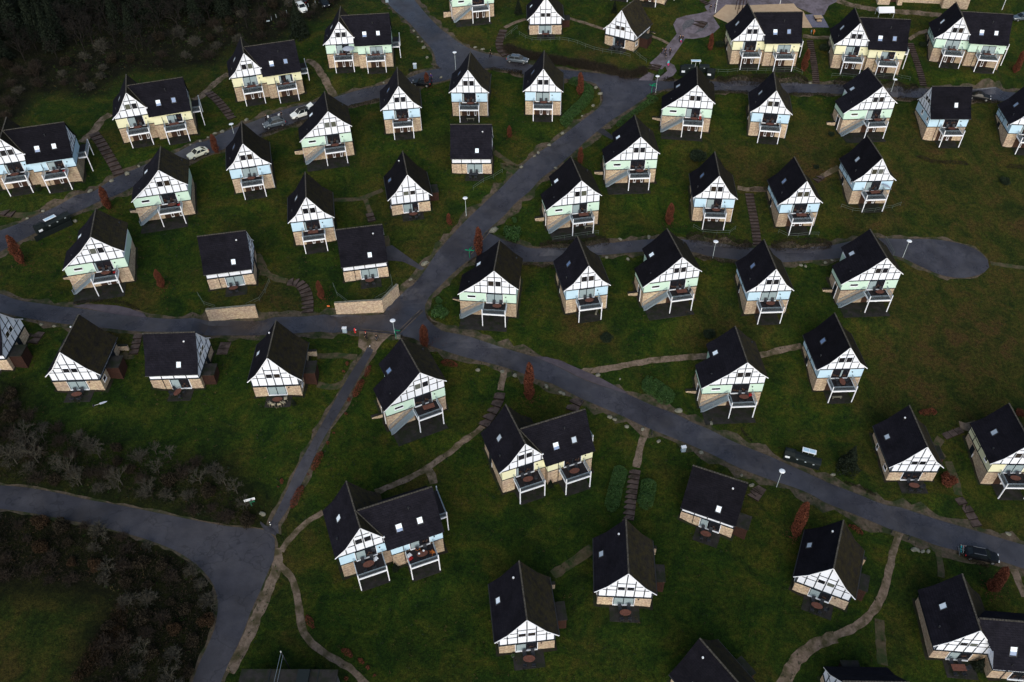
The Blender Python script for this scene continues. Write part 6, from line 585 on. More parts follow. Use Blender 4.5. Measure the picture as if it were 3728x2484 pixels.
def vent(par, x, y, z, bright=True):
    mb = MB(); mb.tube((x,y,z-.3),(x,y,z+.28),.09,n=8); mb.tube((x,y,z+.28),(x,y,z+.40),.15,.13,n=8,m=1,cap=True)
    mb.build('vent_pipe', ['dark_metal','white_paint' if bright else 'dark_metal'], par)
def timbers(par, bars, y=0., name='timber_frame', axis='y'):
    mb = MB()
    for (x0,z0,x1,z1,w) in bars:
        if x0 == x1: bx = (x0-w*.55,x1+w*.55,z0,z1)
        else: bx = (x0,x1,z0-w*.55,z0+w*.55)
        if axis == 'y': mb.box(bx[0],bx[1],y-.045,y+.02,bx[2],bx[3])
        else:
            s = .045 if y > 0 else -.045
            mb.box(min(y-.02*(1 if y>0 else -1),y+s),max(y-.02*(1 if y>0 else -1),y+s),bx[0],bx[1],bx[2],bx[3])
    return mb.build(name, 'timber', par)
def window(par, x0, x1, z0, z1, y=0., axis='y', bars=1, sill=True, glass='window_glass', frame='white_paint'):
    bars = 0; mb = MB(); t = .045; d = .06
    def bx(a0,a1,c0,c1,o0,o1):
        if axis == 'y': mb.box(a0,a1,y-o1,y-o0,c0,c1)
        else:
            s = 1 if y > 0 else -1; lo, hi = sorted((y+s*o0, y+s*o1)); mb.box(lo,hi,a0,a1,c0,c1)
    bx(x0,x1,z1-t,z1,0,d); bx(x0,x1,z0,z0+t,0,d); bx(x0,x0+t,z0+t,z1-t,0,d); bx(x1-t,x1,z0+t,z1-t,0,d)
    if bars: xm = (x0+x1)/2; bx(xm-.03,xm+.03,z0+t,z1-t,0,d*.8)
    if sill: bx(x0-.03,x1+.03,z0-.13,z0,0,d+.04)
    f = mb.build('window', frame, par)
    g = MB()
    if axis == 'y': g.poly([(x0+t,y-.02,z0+t),(x1-t,y-.02,z0+t),(x1-t,y-.02,z1-t),(x0+t,y-.02,z1-t)])
    else:
        s = 1 if y > 0 else -1; g.poly([(y+s*.02,x0+t,z0+t),(y+s*.02,x1-t,z0+t),(y+s*.02,x1-t,z1-t),(y+s*.02,x0+t,z1-t)])
    g.build('pane', glass, f)
    return f
PANES = {}
def pane_mesh(x0, x1, z0, z1, y, kind):
    """kind: 0 drawn curtain, 1 dark room, 2 narrow curtain at one side"""
    k = (round(x0,2),round(x1,2),round(z0,2),round(z1,2),round(y,2),kind)
    if k not in PANES:
        mb = MB(); w = x1-x0; cut = {0:w,1:0,2:w*.22,3:w*.8}[kind]
        if cut < w: mb.poly([(x0+cut,y,z0),(x1,y,z0),(x1,y,z1),(x0+cut,y,z1)], 0)
        if cut > 0:
            mb.poly([(x0,y-.004,z0+.03),(x0+cut,y-.004,z0+.03),(x0+cut,y-.004,z1),(x0,y-.004,z1)], 1)
        if kind in (1,2):
            for _ in range(3):
                a = rnd.uniform(x0+cut,x1-.35); c = rnd.uniform(z0,z0+.9); mb.poly([(a,y-.002,c),(a+rnd.uniform(.2,.4),y-.002,c),(a+rnd.uniform(.2,.35),y-.002,c+.35),(a,y-.002,c+.3)], 2)
        me = bpy.data.meshes.new('door_pane'); me.from_pydata(mb.v, [], mb.f)
        for mt in ('glass_dark','curtain','interior'): me.materials.append(MAT[mt])
        me.polygons.foreach_set('material_index', mb.m); me.update(); PANES[k] = me
    return PANES[k]
def glass_door(par, x0, x1, z0, z1, y=0.):
    mb = MB(); t = .09; d = .07; xm = (x0+x1)/2-.03
    mb.box(x0,x1,y-d,y,z1-t,z1); mb.box(x0,x0+t,y-d,y,z0,z1-t); mb.box(x1-t,x1,y-d,y,z0,z1-t); mb.box(xm-t*.6,xm+t*.6,y-d,y,z0,z1-t)
    mb.box(x0-.06,x1+.06,y-d-.10,y,z0-.14,z0,1)
    mb.box(x1,x1+.09,y-.05,y,z0,z1-.05,1); mb.box(x0-.09,x0,y-.05,y,z0,z1-.05,1)
    o = mb.build('glass_door', ['timber','white_paint'], par)
    for s, (a, b) in enumerate(((x0+t,xm-t*.6),(xm+t*.6,x1-t))):
        p = bpy.data.objects.new('door_pane', pane_mesh(a,b,z0,z1-t,y-.03,0)); COL.objects.link(p); p.parent = o
        p['_rng'] = [a,b,z0,z1-t,y-.03]
    return o
def lamp_small(par, x, z, y=0.):
    mb = MB(); mb.tube((x,y-.02,z),(x,y-.14,z),.11,.09,n=10,cap=True); mb.build('wall_lamp', 'dark_metal', par)
def balcony(par, x0, x1, yf, zd, zg=0., stairside=False):
    mb = MB(); mb.box(x0+.05,x1-.05,yf+.05,-.03,zd-.14,zd)
    n = 14
    dk = mb.build('balcony', 'deck_board', par)
    w = MB(); w.box(x0,x1,yf-.04,yf+.05,zd-.28,zd-.02); w.box(x0-.06,x0+.05,yf+.05,-.06,zd-.26,zd-.04); w.box(x1-.05,x1+.06,yf+.05,-.06,zd-.26,zd-.04)
    w.build('edge_beam', 'white_paint', dk)
    for x in (x0, x1):
        p = MB(); p.box(x-.07,x+.07,yf-.07,yf+.07,zg-1.2,zd+.95); p.build('post', 'white_paint', dk)
        p = MB(); p.box(x-.05,x+.05,-.55,-.45,zd-.1,zd+.95); p.build('rail_post', 'pole_grey', dk)
    r = MB(); h0 = zd+.12; h1 = zd+.98
    def rail(a, b):
        for z, t in ((h1,.055),(h1-.18,.03),(h0,.03)): r.beam((a[0],a[1],z),(b[0],b[1],z),t,t)
        L = math.dist(a,b); k = int(L/.13)
        for i in range(1, k): u = i/k; x = a[0]+(b[0]-a[0])*u; y = a[1]+(b[1]-a[1])*u; r.box(x-.009,x+.009,y-.009,y+.009,h0,h1-.18)
    rail((x0,yf),(x1,yf)); rail((x1,yf),(x1,-.08))
    if not stairside: rail((x0,yf),(x0,-.08))
    else: rail((x0,yf),(x0,-1.25)); 
    r.build('railing', 'galvanised', dk)
    return dk
def shed(par, x0, x1, y0, y1, h=2.3):
    s = MB(); s.box(x0,x1,y0,y1,-1.5,h-.12)
    for k in range(int((x1-x0)/.2)): s.box(x0+.02+k*.2,x0+.05+k*.2,y0-.012,y0,-1.5,h-.14,1)
    o = s.build('shed', ['shed_wood','step_riser'], par)
    t = MB(); t.box(x0-.08,x1+.12,y0-.12,y1+.12,h-.12,h-.02); t.build('shed_roof', 'patio_slab', o)
    return o
def downpipe(par, x, y, z0, z1, col='dark_metal'):
    m = MB(); m.tube((x,y-.07,z0),(x,y-.07,z1),.05,n=6); m.build('drainpipe', col, par)
def gable_bits(h, y, zb, base, dz, topz, pr, low=False):
    """the half timbering shared by the gables; base = bottom beam height"""
    u = 8.42 if not low else 5.70; mz = 6.68 if not low else 4.04; w2 = None if not low else 5.0
    bars = [(-3.6,base,3.6,base,.16),(-1.2,u,1.2,u,.10),(0,base,0,topz,.11),(-1.2,base,-1.2,under(pr,1.2,.35),.11),(1.2,base,1.2,under(pr,1.2,.35),.11),
            (-2.5,base,-2.5,under(pr,2.5,.28),.11),(2.5,base,2.5,under(pr,2.5,.28),.11)]
    if low: bars += [(-3.6,mz,-1.2,mz,.09),(1.2,mz,3.6,mz,.09),(-2.3,w2,-1.2,w2,.09),(1.2,w2,2.3,w2,.09),(-3.54,base,-3.54,3.7,.12),(3.54,base,3.54,3.7,.12)]
    else: bars += [(-2.4,mz,-1.2,mz,.10),(1.2,mz,2.4,mz,.10)]
    timbers(h, bars, y)
    z0, z1 = (6.66,7.84) if not low else (4.0,4.94)
    for a, b in ((-1.12,-.1),(.1,1.1)): window(h, a, b, z0, z1, y-.0, bars=1)
def make_A(colour):
    h = empty('chalet')
    w = MB(); w.box(-3.6,3.6,0,8.0,-2.4,3.12); w.build('brick_wall', 'brick', h)
    p = MB(); p.box(-3.63,3.63,-.03,8.03,3.12,5.1); p.build('rendered_wall', colour, h)
    b = MB(); b.box(-3.68,3.68,-.07,8.07,3.06,3.20); b.build('band', 'timber', h)
    g = MB(); pr = [(x,z-.16) for x,z in TALL]
    g.prism([(-3.6,5.1),(3.6,5.1),(3.6,under(pr,3.6)),(2.45,pr[1][1]),(0,pr[0][1]),(-2.45,pr[1][1]),(-3.6,under(pr,3.6))][::-1], -.02, 8.02); g.build('gable_wall', 'plaster_white', h)
    gable_bits(h, -.02, 0, 5.15, 0, 9.9, TALL)
    roof_std(h, TALL, -.12, 8.15)
    skylight_left(h, TALL, 4.3, 1.9); 
    vent(h.children[-1] if False else h, -3.15, 2.1, 6.05, False)
    glass_door(h, -1.45, 1.33, 3.14, 5.05, -.03); lamp_small(h, 1.85, 4.45, -.03)
    basement(h)
    side_timber(h, -3.63)
    window(h, 1.2, 2.0, 3.9, 4.9, -3.63, axis='x', sill=True); window(h, 6.4, 7.4, 3.8, 4.8, 3.63, axis='x')
    entrance(h, -3.6, 4.7)
    balcony(h, -1.9, 2.0, -2.75, 2.88)
    downpipe(h, 3.68, .2, -1, 5.1, 'white_paint')
    return h
def roof_std(h, pr, y0, y1, mossy=True, barge=True):
    l = MB(); slope_slab(l, pr, -1, y0, y1); slope_slab(l, pr, 1, y0, y1, 1)
    r = l.build('roof', ['roof_tile','roof_tile_mossy' if mossy else 'roof_tile'], h)
    ridge_tiles(r, 0, 0, y0, y1, pr[0][1])
    b = MB(); bargeboard(b, pr, -1, y0-.03); bargeboard(b, pr, 1, y0-.03); b.build('bargeboard', 'white_paint', h)
    for s in (-1, 1):
        g = MB(); e = pr[-1]; g.tube((s*(e[0]+.05),y0,e[1]-.13),(s*(e[0]+.05),y1,e[1]-.13),.07,n=6); g.build('gutter', 'dark_metal', h)
    return r
def skylight_left(h, pr, y, x, w=.75, hh=.95):
    z = under(pr, x); k = 0 if x < pr[1][0] else 1
    d = (Vector((-(pr[k+1][0]-pr[k][0]),0,pr[k+1][1]-pr[k][1]))).normalized()
    roof = [c for c in h.children if c.name.startswith('roof')][0]
    skylight(roof, (-x, y, z), (0,1,0), d, w, hh)
def basement(h, x0=-1.7, x1=1.6, y=0.):
    m = MB(); m.box(x0,x1,y-.02,y+.01,-.1,2.25); o = m.build('lower_door', 'interior', h)
    m = MB()
    for a, b in ((-.6,-.1),(.85,1.3)):
        if b > x1: continue
        m.box(a,a+.08,y-.09,y-.02,.1,2.1); m.box(b-.08,b,y-.09,y-.02,.1,2.1); m.box(a+.08,b-.08,y-.09,y-.02,2.0,2.1); m.box(a+.08,b-.08,y-.09,y-.02,.1,.24)
    m.build('frame', 'white_paint', o)
def side_timber(h, x, y1=8.0, z0=3.14, z1=5.2):
    timbers(h, [(3.9,z0,3.9,z1,.1),(6.0,z0,6.0,z1,.1),(3.9,4.2,8.0,4.2,.1)], x, axis='x')
def entrance(h, x, y):
    m = MB(); s = -1 if x < 0 else 1; lo, hi = sorted((x, x+s*.06)); m.box(lo,hi,y,y+1.0,.7,2.75); m.build('front_door', 'timber', h)
    m = MB(); lo, hi = sorted((x+s*.06, x+s*.10)); m.box(lo,hi,y-.35,y-.15,.9,1.9); m.build('house_sign', 'white_paint', h)
def make_B():
    h = empty('chalet')
    w = MB(); w.box(-6.08,3.6,0,5.0,-2.4,3.12); w.box(-3.6,3.6,5.0,8.0,-2.4,3.12); w.build('brick_wall', 'brick', h)
    pl = [(x,z-.16) for x,z in BL]; prr = [(x,z-.16) for x,z in BRT]
    p = MB(); p.prism([(-6.11,3.12),(3.63,3.12),(3.63,5.1),(-5.3,5.1),(-6.11,under(pl,6.11))][::-1], -.03, 5.0); p.box(-3.63,3.63,5.0,8.03,3.12,5.1)
    p.build('rendered_wall', 'pastel_green', h)
    b = MB(); b.box(-6.16,3.68,-.07,5.05,3.06,3.20); b.build('band', 'timber', h)
    g = MB(); g.prism([(-5.28,5.1),(3.6,5.1),(3.6,under(prr,3.6)),(2.4,prr[1][1]),(0,prr[0][1]),(-2.4,pl[1][1])][::-1], -.02, 5.0)
    g.prism([(-3.6,5.1),(3.6,5.1),(3.6,under(prr,3.6)),(2.4,prr[1][1]),(0,prr[0][1]),(-2.4,pl[1][1]),(-3.6,under(pl,3.6))][::-1], 5.0, 8.02); g.build('gable_wall', 'plaster_white', h)
    bars = [(-5.3,5.15,3.6,5.15,.16),(-1.2,8.63,1.2,8.63,.10),(0,5.15,0,9.9,.11),(-1.2,5.15,-1.2,8.75,.11),(1.2,5.15,1.2,8.75,.11),
            (-2.45,5.15,-2.45,7.4,.11),(2.5,5.15,2.5,7.4,.11),(-3.45,5.15,-3.45,6.6,.11),(-3.35,6.72,-1.2,6.72,.10),(1.2,6.72,3.6,6.72,.10),(-2.1,7.84,-1.2,7.84,.09),(1.2,7.84,2.1,7.84,.09)]
    timbers(h, bars, -.02)
    for a, c in ((-1.12,-.1),(.1,1.1)): window(h, a, c, 6.70, 7.88, -.02)
    l = MB(); slope_slab(l, BL, -1, -.12, 5.1); back = [BL[0],BL[1],(4.15,under(BL,4.15))]; slope_slab(l, back, -1, 5.1, 8.15); slope_slab(l, BRT, 1, -.12, 8.15, 1)
    r = l.build('roof', ['roof_tile','roof_tile_mossy'], h); ridge_tiles(r, 0, 0, -.12, 8.15, 10.17)
    b = MB(); bargeboard(b, BL, -1, -.15); bargeboard(b, BRT, 1, -.15); b.build('bargeboard', 'white_paint', h)
    skylight_left(h, BL, 4.9, 3.0, .8, .85); vent(h, -4.6, 1.6, 5.75, False)
    vent(h, 3.0, 7.0, 7.2, False)
    glass_door(h, -1.45, 1.33, 3.14, 5.05, -.03); lamp_small(h, 1.85, 4.45, -.03)
    window(h, -4.72, -3.3, 3.98, 4.5, -.03, bars=0)
    basement(h)
    m = MB(); m.box(-6.16,-6.08,1.4,2.5,.3,2.5); m.build('front_door', 'timber', h)
    m = MB(); m.box(-6.19,-6.08,1.25,1.37,.0,3.0); m.box(-6.19,-6.08,2.55,2.67,.0,3.0); m.build('door_frame', 'white_paint', h)
    balcony(h, -1.9, 2.0, -2.75, 2.88, stairside=True)
    # outside staircase along the wall
    s = MB(); n = 15
    for i in range(n):
        u = (i+.5)/n; x = -2.0-4.0*u; z = 2.88*(1-u); s.box(x-.15,x+.15,-1.15,-.25,z-.05,z)
    st = s.build('staircase', 'galvanised', h)
    for y in (-1.2, -.2):
        m = MB(); m.beam((-1.95,y,2.75),(-6.05,y,-.1), .06, .24); m.beam((-1.95,y,3.85),(-6.05,y,1.0), .05, .05)
        for k in range(30): u = (k+.5)/30; x = -1.95-4.1*u; z = 2.75-2.85*u; m.box(x-.01,x+.01,y-.01,y+.01,z,z+1.1)
        m.box(-6.1,-6.03,y-.04,y+.04,-.4,1.0)
        m.build('stair_rail', 'galvanised', st)
    m = MB(); m.box(-7.9,-6.1,2.5,2.9,-1.8,1.15); m.box(-7.95,-6.1,2.45,2.95,1.15,1.22,1); m.build('wing_wall', ['brick','patio_slab'], h)
    return h
def wing_roof(h, pr, yr, xa, xb, zr, valley):
    """roof across the wing: ridge along x at y=yr; valley(z) gives x where it dies into the gable roof"""
    mb = MB()
    for s in (-1, 1):
        P_ = [(yr+s*x, z) for x, z in pr]
        for i in range(2):
            a, b = P_[i], P_[i+1]
            x0 = valley(a[1]) if i == 0 else xa; x1 = valley(b[1]) if i == 0 else xa
            if s > 0: x0 = x1 = (0. if i == 0 else xa)
            for d in (0, TH):
                q = [(x0,a[0],a[1]-d),(xb,a[0],a[1]-d),(xb,b[0],b[1]-d),(x1,b[0],b[1]-d)]
                mb.poly(q if (s > 0) == (d > 0) else q[::-1])
            mb.poly([(xb,a[0],a[1]),(xb,b[0],b[1]),(xb,b[0],b[1]-TH),(xb,a[0],a[1]-TH)])
            if i == 1: mb.poly([(x1,a[0],a[1]),(x1,b[0],b[1]),(x1,b[0],b[1]-TH),(x1,a[0],a[1]-TH)])
        e = P_[-1]; mb.poly([(xa,e[0],e[1]),(xb,e[0],e[1]),(xb,e[0],e[1]-TH),(xa,e[0],e[1]-TH)])
    return mb
def make_E(colour, low=False):
    h = empty('double_chalet')
    pr = LOW if low else TALL; zb = 2.15 if low else 3.12; zp = 2.15 if low else 5.1
    yr = 1.5 if low else 2.58; yw = yr-3.6; zr = pr[0][1]+.1
    w = MB(); w.box(-3.6,3.2,0,7.8,-2.6,zb); w.box(3.2,10.4,yw,yr+3.6,-2.6,zb-.01); w.build('brick_wall', 'brick', h)
    if not low:
        p = MB(); p.box(-3.63,3.23,-.03,7.83,3.12,5.1)
        p.box(3.17,10.43,yw-.03,yr+3.63,3.11,5.08); p.build('rendered_wall', colour, h)
    b = MB(); b.box(-3.68,3.17,-.07,7.87,zb-.06,zb+.08); b.box(3.12,10.48,yw-.07,yr+3.67,zb-.065,zb+.075); b.build('band', 'timber', h)
    g = MB(); pw = [(x,z-.16) for x,z in pr]
    g.prism([(-3.6,zp),(3.2,zp),(3.2,under(pw,3.3)),(2.45,pw[1][1]),(0,pw[0][1]),(-2.45,pw[1][1]),(-3.6,under(pw,3.6))][::-1], -.02, 7.8)
    g.prism([(yw,zp-.02),(yr+3.6,zp-.02),(yr+3.6,under(pw,3.6)),(yr+2.45,pw[1][1]),(yr,pw[0][1]),(yr-2.45,pw[1][1]),(yw,under(pw,3.6))], 3.2, 10.42, axis='x')
    g.build('gable_wall', 'plaster_white', h)
    if low: gable_bits(h, -.02, 0, 2.3, 0, 8.2, pr, True)
    else:
        gable_bits(h, -.02, 0, 5.15, 0, 9.9, pr)
    timbers(h, [(yw,zp+.08,yr+3.6,zp+.08,.14),(yr-1.2,zp,yr-1.2,zp+3,.1),(yr+1.2,zp,yr+1.2,zp+3,.1),(yr,zp,yr,pr[0][1]-.5,.1),(yr-2.5,zp,yr-2.5,zp+1.3,.1),(yr+2.5,zp,yr+2.5,zp+1.3,.1),(yr-1.2,zp+1.5,yr+1.2,zp+1.5,.1)], 10.42, axis='x')
    l = MB(); slope_slab(l, pr, -1, -.12, 7.95); rp = [pr[0],(2.6,pr[1][1]-.12)]
    slope_slab(l, rp, 1, -.12, 4.0, 1); slope_slab(l, pr, 1, 4.0, 7.95, 1)
    dz = zr-pr[0][1]; wp = [(x,z+dz if x == 0 else z+(dz if x < 3 else 0)) for x,z in pr]
    sl = (pr[0][1]-pr[1][1])/2.45
    W_ = wing_roof(h, wp, yr, 2.6, 10.62, zr, lambda z: min(2.6, max(.0, (pr[0][1]-z)/sl)))
    for v_, f_, m_ in ((W_.v, W_.f, W_.m),):
        bse = len(l.v); l.v += v_; l.f += [tuple(i+bse for i in q) for q in f_]; l.m += m_
    r = l.build('roof', ['roof_tile','roof_tile_mossy'], h)
    ridge_tiles(r, 0, 0, -.12, 7.95, pr[0][1]); ridge_tiles(r, .3, 10.6, yr, yr, zr)
    v = MB(); v.beam((0.1,yr-.05,zr+.04),(2.62,-.1,pr[1][1]-.02), .14, .05); v.build('valley', 'ridge_tile', h)
    b = MB(); bargeboard(b, pr, -1, -.15); bargeboard(b, [pr[0],(2.62,pr[1][1]-.14)], 1, -.15)
    b.box(2.55,2.8,-.22,-.05,pr[1][1]-.3,pr[1][1]-.05); b.build('bargeboard', 'white_paint', h)
    skylight_left(h, pr, 4.3, 1.95); vent(h, -3.15, 2.1, under(pr,3.15)-.02, False); vent(h, 6.8, yr-1.1, zr-1.6, False)
    sd = Vector((0,-2.45,-(pr[0][1]-pr[1][1]))).normalized(); s1 = (zr-pr[1][1]-dz)/2.45
    for x, yy, w_, h_, bl in ((4.55,yr-2.02,.8,1.25,True),(7.5,yr-2.03,.7,.85,False)):
        skylight(r, (x, yy, zr-s1*(yr-yy)), (1,0,0), sd, w_, h_, blind=bl)
    zf = .2 if low else 3.14; zt = 2.12 if low else 5.05
    glass_door(h, -1.45, 1.33, zf, zt, -.03 if not low else 0.); glass_door(h, 5.8, 8.5, zf, min(zt, 4.75) if not low else zt, yw-.03 if not low else yw)
    if not low:
        lamp_small(h, 1.85, 4.45, -.03); lamp_small(h, 9.2, 4.3, yw-.03)
        balcony(h, -1.9, 2.0, -2.75, 2.88)
        b2 = balcony(h, -1.95, 1.95, -2.75, 2.88)
        b2.location = (6.95, yw, 0)
        basement(h, -1.7, 1.6)
        o = [c for c in h.children][-1]
        m = MB(); m.box(5.6,7.9,yw-.02,yw+.01,-.1,2.25); o = m.build('lower_door', 'interior', h)
        m = MB()
        a, c = 6.7, 7.2; y = yw; m.box(a,a+.08,y-.09,y-.02,.1,2.1); m.box(c-.08,c,y-.09,y-.02,.1,2.1); m.box(a+.08,c-.08,y-.09,y-.02,2.0,2.1); m.box(a+.08,c-.08,y-.09,y-.02,.1,.24); m.build('frame', 'white_paint', o)
        side_timber(h, -3.63); window(h, 1.2, 2.0, 3.9, 4.9, -3.63, axis='x'); entrance(h, -3.6, 4.7)
        # side deck reached from uphill
        m = MB(); m.box(10.5,12.0,2.2,7.0,2.95,3.08); d = m.build('side_deck', 'deck_board', h)
        m = MB(); m.box(10.5,12.02,2.12,2.2,2.82,3.06); m.box(11.98,12.06,2.2,7.0,2.82,3.06); m.build('edge_beam', 'white_paint', d)
        for y in (2.18, 6.95): m = MB(); m.box(11.95,12.09,y-.07,y+.07,-1.5,4.05); m.build('post', 'white_paint', d)
        m = MB()
        for z in (4.05,3.87,3.2): m.beam((12.0,2.2,z),(12.0,7.0,z),.04,.04); m.beam((10.5,2.2,z),(12.0,2.2,z),.04,.04)
        for k in range(36): m.box(11.99,12.01,2.2+k*.133,2.22+k*.133,3.2,3.87)
        for k in range(11): m.box(10.55+k*.133,10.57+k*.133,2.19,2.21,3.2,3.87)
        m.build('railing', 'galvanised', d)
    downpipe(h, 4.85, yw-.03, -1, 4.6)
    return h
def make_C(leftshed=False):
    h = empty('chalet')
    w = MB(); w.box(-3.6,3.6,0,8.0,-2.2,2.18); w.build('brick_wall', 'brick', h)
    b = MB(); b.box(-3.68,3.68,-.07,8.07,2.12,2.36); b.build('band', 'timber', h)
    pw = [(x,z-.16) for x,z in LOW]
    g = MB(); g.prism([(-3.62,2.36),(3.62,2.36),(3.62,under(pw,3.62)),(2.45,pw[1][1]),(0,pw[0][1]),(-2.45,pw[1][1]),(-3.62,under(pw,3.62))][::-1], -.02, 8.02); g.build('gable_wall', 'plaster_white', h)
    gable_bits(h, -.02, 0, 2.34, 0, 8.2, LOW, True)
    for x in (-3.62, 3.62): timbers(h, [(k*2+.05 if k else .06,2.36,k*2+.05 if k else .06,3.6,.1) for k in range(5)], x, axis='x')
    roof_std(h, LOW, -.12, 8.15)
    skylight_left(h, LOW, 4.65, 2.85, .8, .7); vent(h, -.96, 6.3, 7.25)
    glass_door(h, -1.45, 1.33, .34, 2.12); lamp_small(h, 1.85, 1.8)
    window(h, 1.0, 2.0, .95, 1.75, -3.6, axis='x'); window(h, 5.2, 5.9, .9, 1.9, -3.6, axis='x', bars=0); window(h, .7, 1.7, .95, 1.75, 3.6, axis='x')
    m = MB(); m.box(3.6,3.66,5.4,6.4,.0,2.05); m.build('front_door', 'timber', h)
    shed(h, 3.62, 5.55, 2.55, 5.0)
    m = MB(); m.box(3.2,4.9,8.2,8.6,-1.5,1.3); m.box(3.15,4.95,8.15,8.65,1.3,1.37,1); m.build('wing_wall', ['brick','patio_slab'], h)
    return h
def cross_roof(h, pr, L, yr):
    mb = MB()
    for s in (-1, 1):
        P_ = [(yr+s*x, z) for x, z in pr]
        for i in range(2):
            a, b = P_[i], P_[i+1]
            for d in (0, TH):
                q = [(-L,a[0],a[1]-d),(L,a[0],a[1]-d),(L,b[0],b[1]-d),(-L,b[0],b[1]-d)]
                mb.poly(q if (s > 0) == (d > 0) else q[::-1])
            for X in (-L, L): mb.poly([(X,a[0],a[1]),(X,b[0],b[1]),(X,b[0],b[1]-TH),(X,a[0],a[1]-TH)])
        e = P_[-1]; mb.poly([(-L,e[0],e[1]),(L,e[0],e[1]),(L,e[0],e[1]-TH),(-L,e[0],e[1]-TH)])
    r = mb.build('roof', 'roof_tile', h); ridge_tiles(r, -L, L, yr, yr, pr[0][1])
    b = MB()
    for X in (-L+.04, L-.04):
        for s in (-1, 1):
            for (a,za),(c,zc) in zip(pr, pr[1:]): b.beam((X,yr+s*a,za-.2),(X,yr+s*c,zc-.2), .05, .13)
    b.build('bargeboard', 'white_paint', h)
    g = MB(); e = pr[-1]; g.tube((-L,yr-e[0]-.05,e[1]-.13),(L,yr-e[0]-.05,e[1]-.13),.07,n=6); g.build('gutter', 'dark_metal', h)
    return r
def side_gable(h, X, pr, yr, base, zl):
    u = pr[1][1]+.7; mz = base+1.7
    bars = [(yr-3.6,base,yr+3.6,base,.14),(yr-1.2,u,yr+1.2,u,.09),(yr,base,yr,pr[0][1]-.4,.1)]
    for k in (-1.2,1.2,-2.5,2.5): bars.append((yr+k,base,yr+k,under(pr,abs(k),.35),.1))
    bars += [(yr-3.5,mz,yr-1.2,mz,.09),(yr+1.2,mz,yr+3.5,mz,.09)]
    timbers(h, bars, X, axis='x')
    for a, c in ((-1.12,-.1),(.1,1.1)): window(h, yr+a, yr+c, mz-.02, mz+.95, X, axis='x')
def make_D(shedpos=(3.87,5.75,.7,3.0)):
    h = empty('chalet'); yr = 3.68; W = 3.86
    pr = [(0,8.62),(2.45,5.2),(4.12,3.66)]
    w = MB(); w.box(-W,W,0,7.4,-2.2,2.22); w.build('brick_wall', 'brick', h)
    b = MB(); b.box(-W-.06,W+.06,-.07,7.47,2.18,2.42); b.build('band', 'timber', h)
    pw = [(x,z-.16) for x,z in pr]
    g = MB(); g.prism([(-.02,2.42),(7.4,2.42),(7.4,under(pw,3.62)),(yr+2.45,pw[1][1]),(yr,pw[0][1]),(yr-2.45,pw[1][1]),(-.02,under(pw,3.68))], -W, W, axis='x'); g.build('gable_wall', 'plaster_white', h)
    timbers(h, [(x,2.42,x,3.75,.11) for x in (-W+.06,-1.93,-.03,1.87,W-.06)], -.02)
    for X in (-W, W): side_gable(h, X, pr, yr, 2.42, 0)
    r = cross_roof(h, pr, W+.17, yr)
    sd = Vector((0,-2.45,-3.42)).normalized(); y = .95; 
    z = under(pr, yr-y); d2 = Vector((0,-1.67,-1.54)).normalized()
    skylight(r, (.80,.98,under(pr,yr-.98)), (1,0,0), d2, .66, .85); vent(h, 2.2, 2.75, under(pr,.93)-.05)
    glass_door(h, -.87, 2.02, .25, 2.2); downpipe(h, -1.93, -.0, -1, 3.5)
    window(h, 1.0, 2.0, .95, 1.75, -W, axis='x')
    m = MB(); m.box(W,W+.06,4.0,5.0,.1,2.1); m.build('front_door', 'timber', h)
    if shedpos: shed(h, *shedpos)
    return h
def make_F():
    h = empty('chalet'); yr = 3.6; W = 3.86
    w = MB(); w.box(-W,W,0,7.2,-2.4,3.12); w.build('brick_wall', 'brick', h)
    p = MB(); p.box(-W-.03,W+.03,-.03,7.23,3.12,5.1); p.build('rendered_wall', 'pastel_blue', h)
    b = MB(); b.box(-W-.08,W+.08,-.07,7.27,3.06,3.20); b.build('band', 'timber', h)
    pw = [(x,z-.16) for x,z in TALL]
    g = MB(); g.prism([(0,5.1),(7.2,5.1),(7.2,under(pw,3.6)),(yr+2.45,pw[1][1]),(yr,pw[0][1]),(yr-2.45,pw[1][1]),(0,under(pw,3.6))], -W-.01, W+.01, axis='x'); g.build('gable_wall', 'plaster_white', h)
    for X in (-W-.01, W+.01): side_gable(h, X, TALL, yr, 5.15, 0)
    r = cross_roof(h, TALL, W+.17, yr)
    skylight(r, (.72,1.75,under(TALL,yr-1.75)), (1,0,0), (0,-2.45,-3.51), .66, .9); vent(h, -.3, .8, 5.85, False)
    glass_door(h, -.9, 1.9, 3.14, 5.05, -.03); lamp_small(h, 2.4, 4.45, -.03)
    window(h, .5, 1.3, 3.9, 4.9, -W-.03, axis='x'); window(h, 3.6, 4.4, 3.9, 4.9, -W-.03, axis='x')
    basement(h, -1.3, 2.0)
    k = balcony(h, -1.9, 2.0, -2.75, 2.88); k.location = (.5,0,0)
    downpipe(h, -1.9, -.03, -1, 5.0)
    return h
PROTO = {('A','blue'):make_A('pastel_blue'), ('B','green'):make_B(), ('C','white'):make_C(), ('D','white'):make_D(), ('D','plain'):make_D(None), ('D','behind'):make_D((-1.1,1.05,7.42,9.2)),
         ('F','blue'):make_F(), ('G','white'):make_E(None, True)}
for c_ in ('blue','green','yellow'): PROTO[('E',c_)] = make_E('pastel_'+c_)
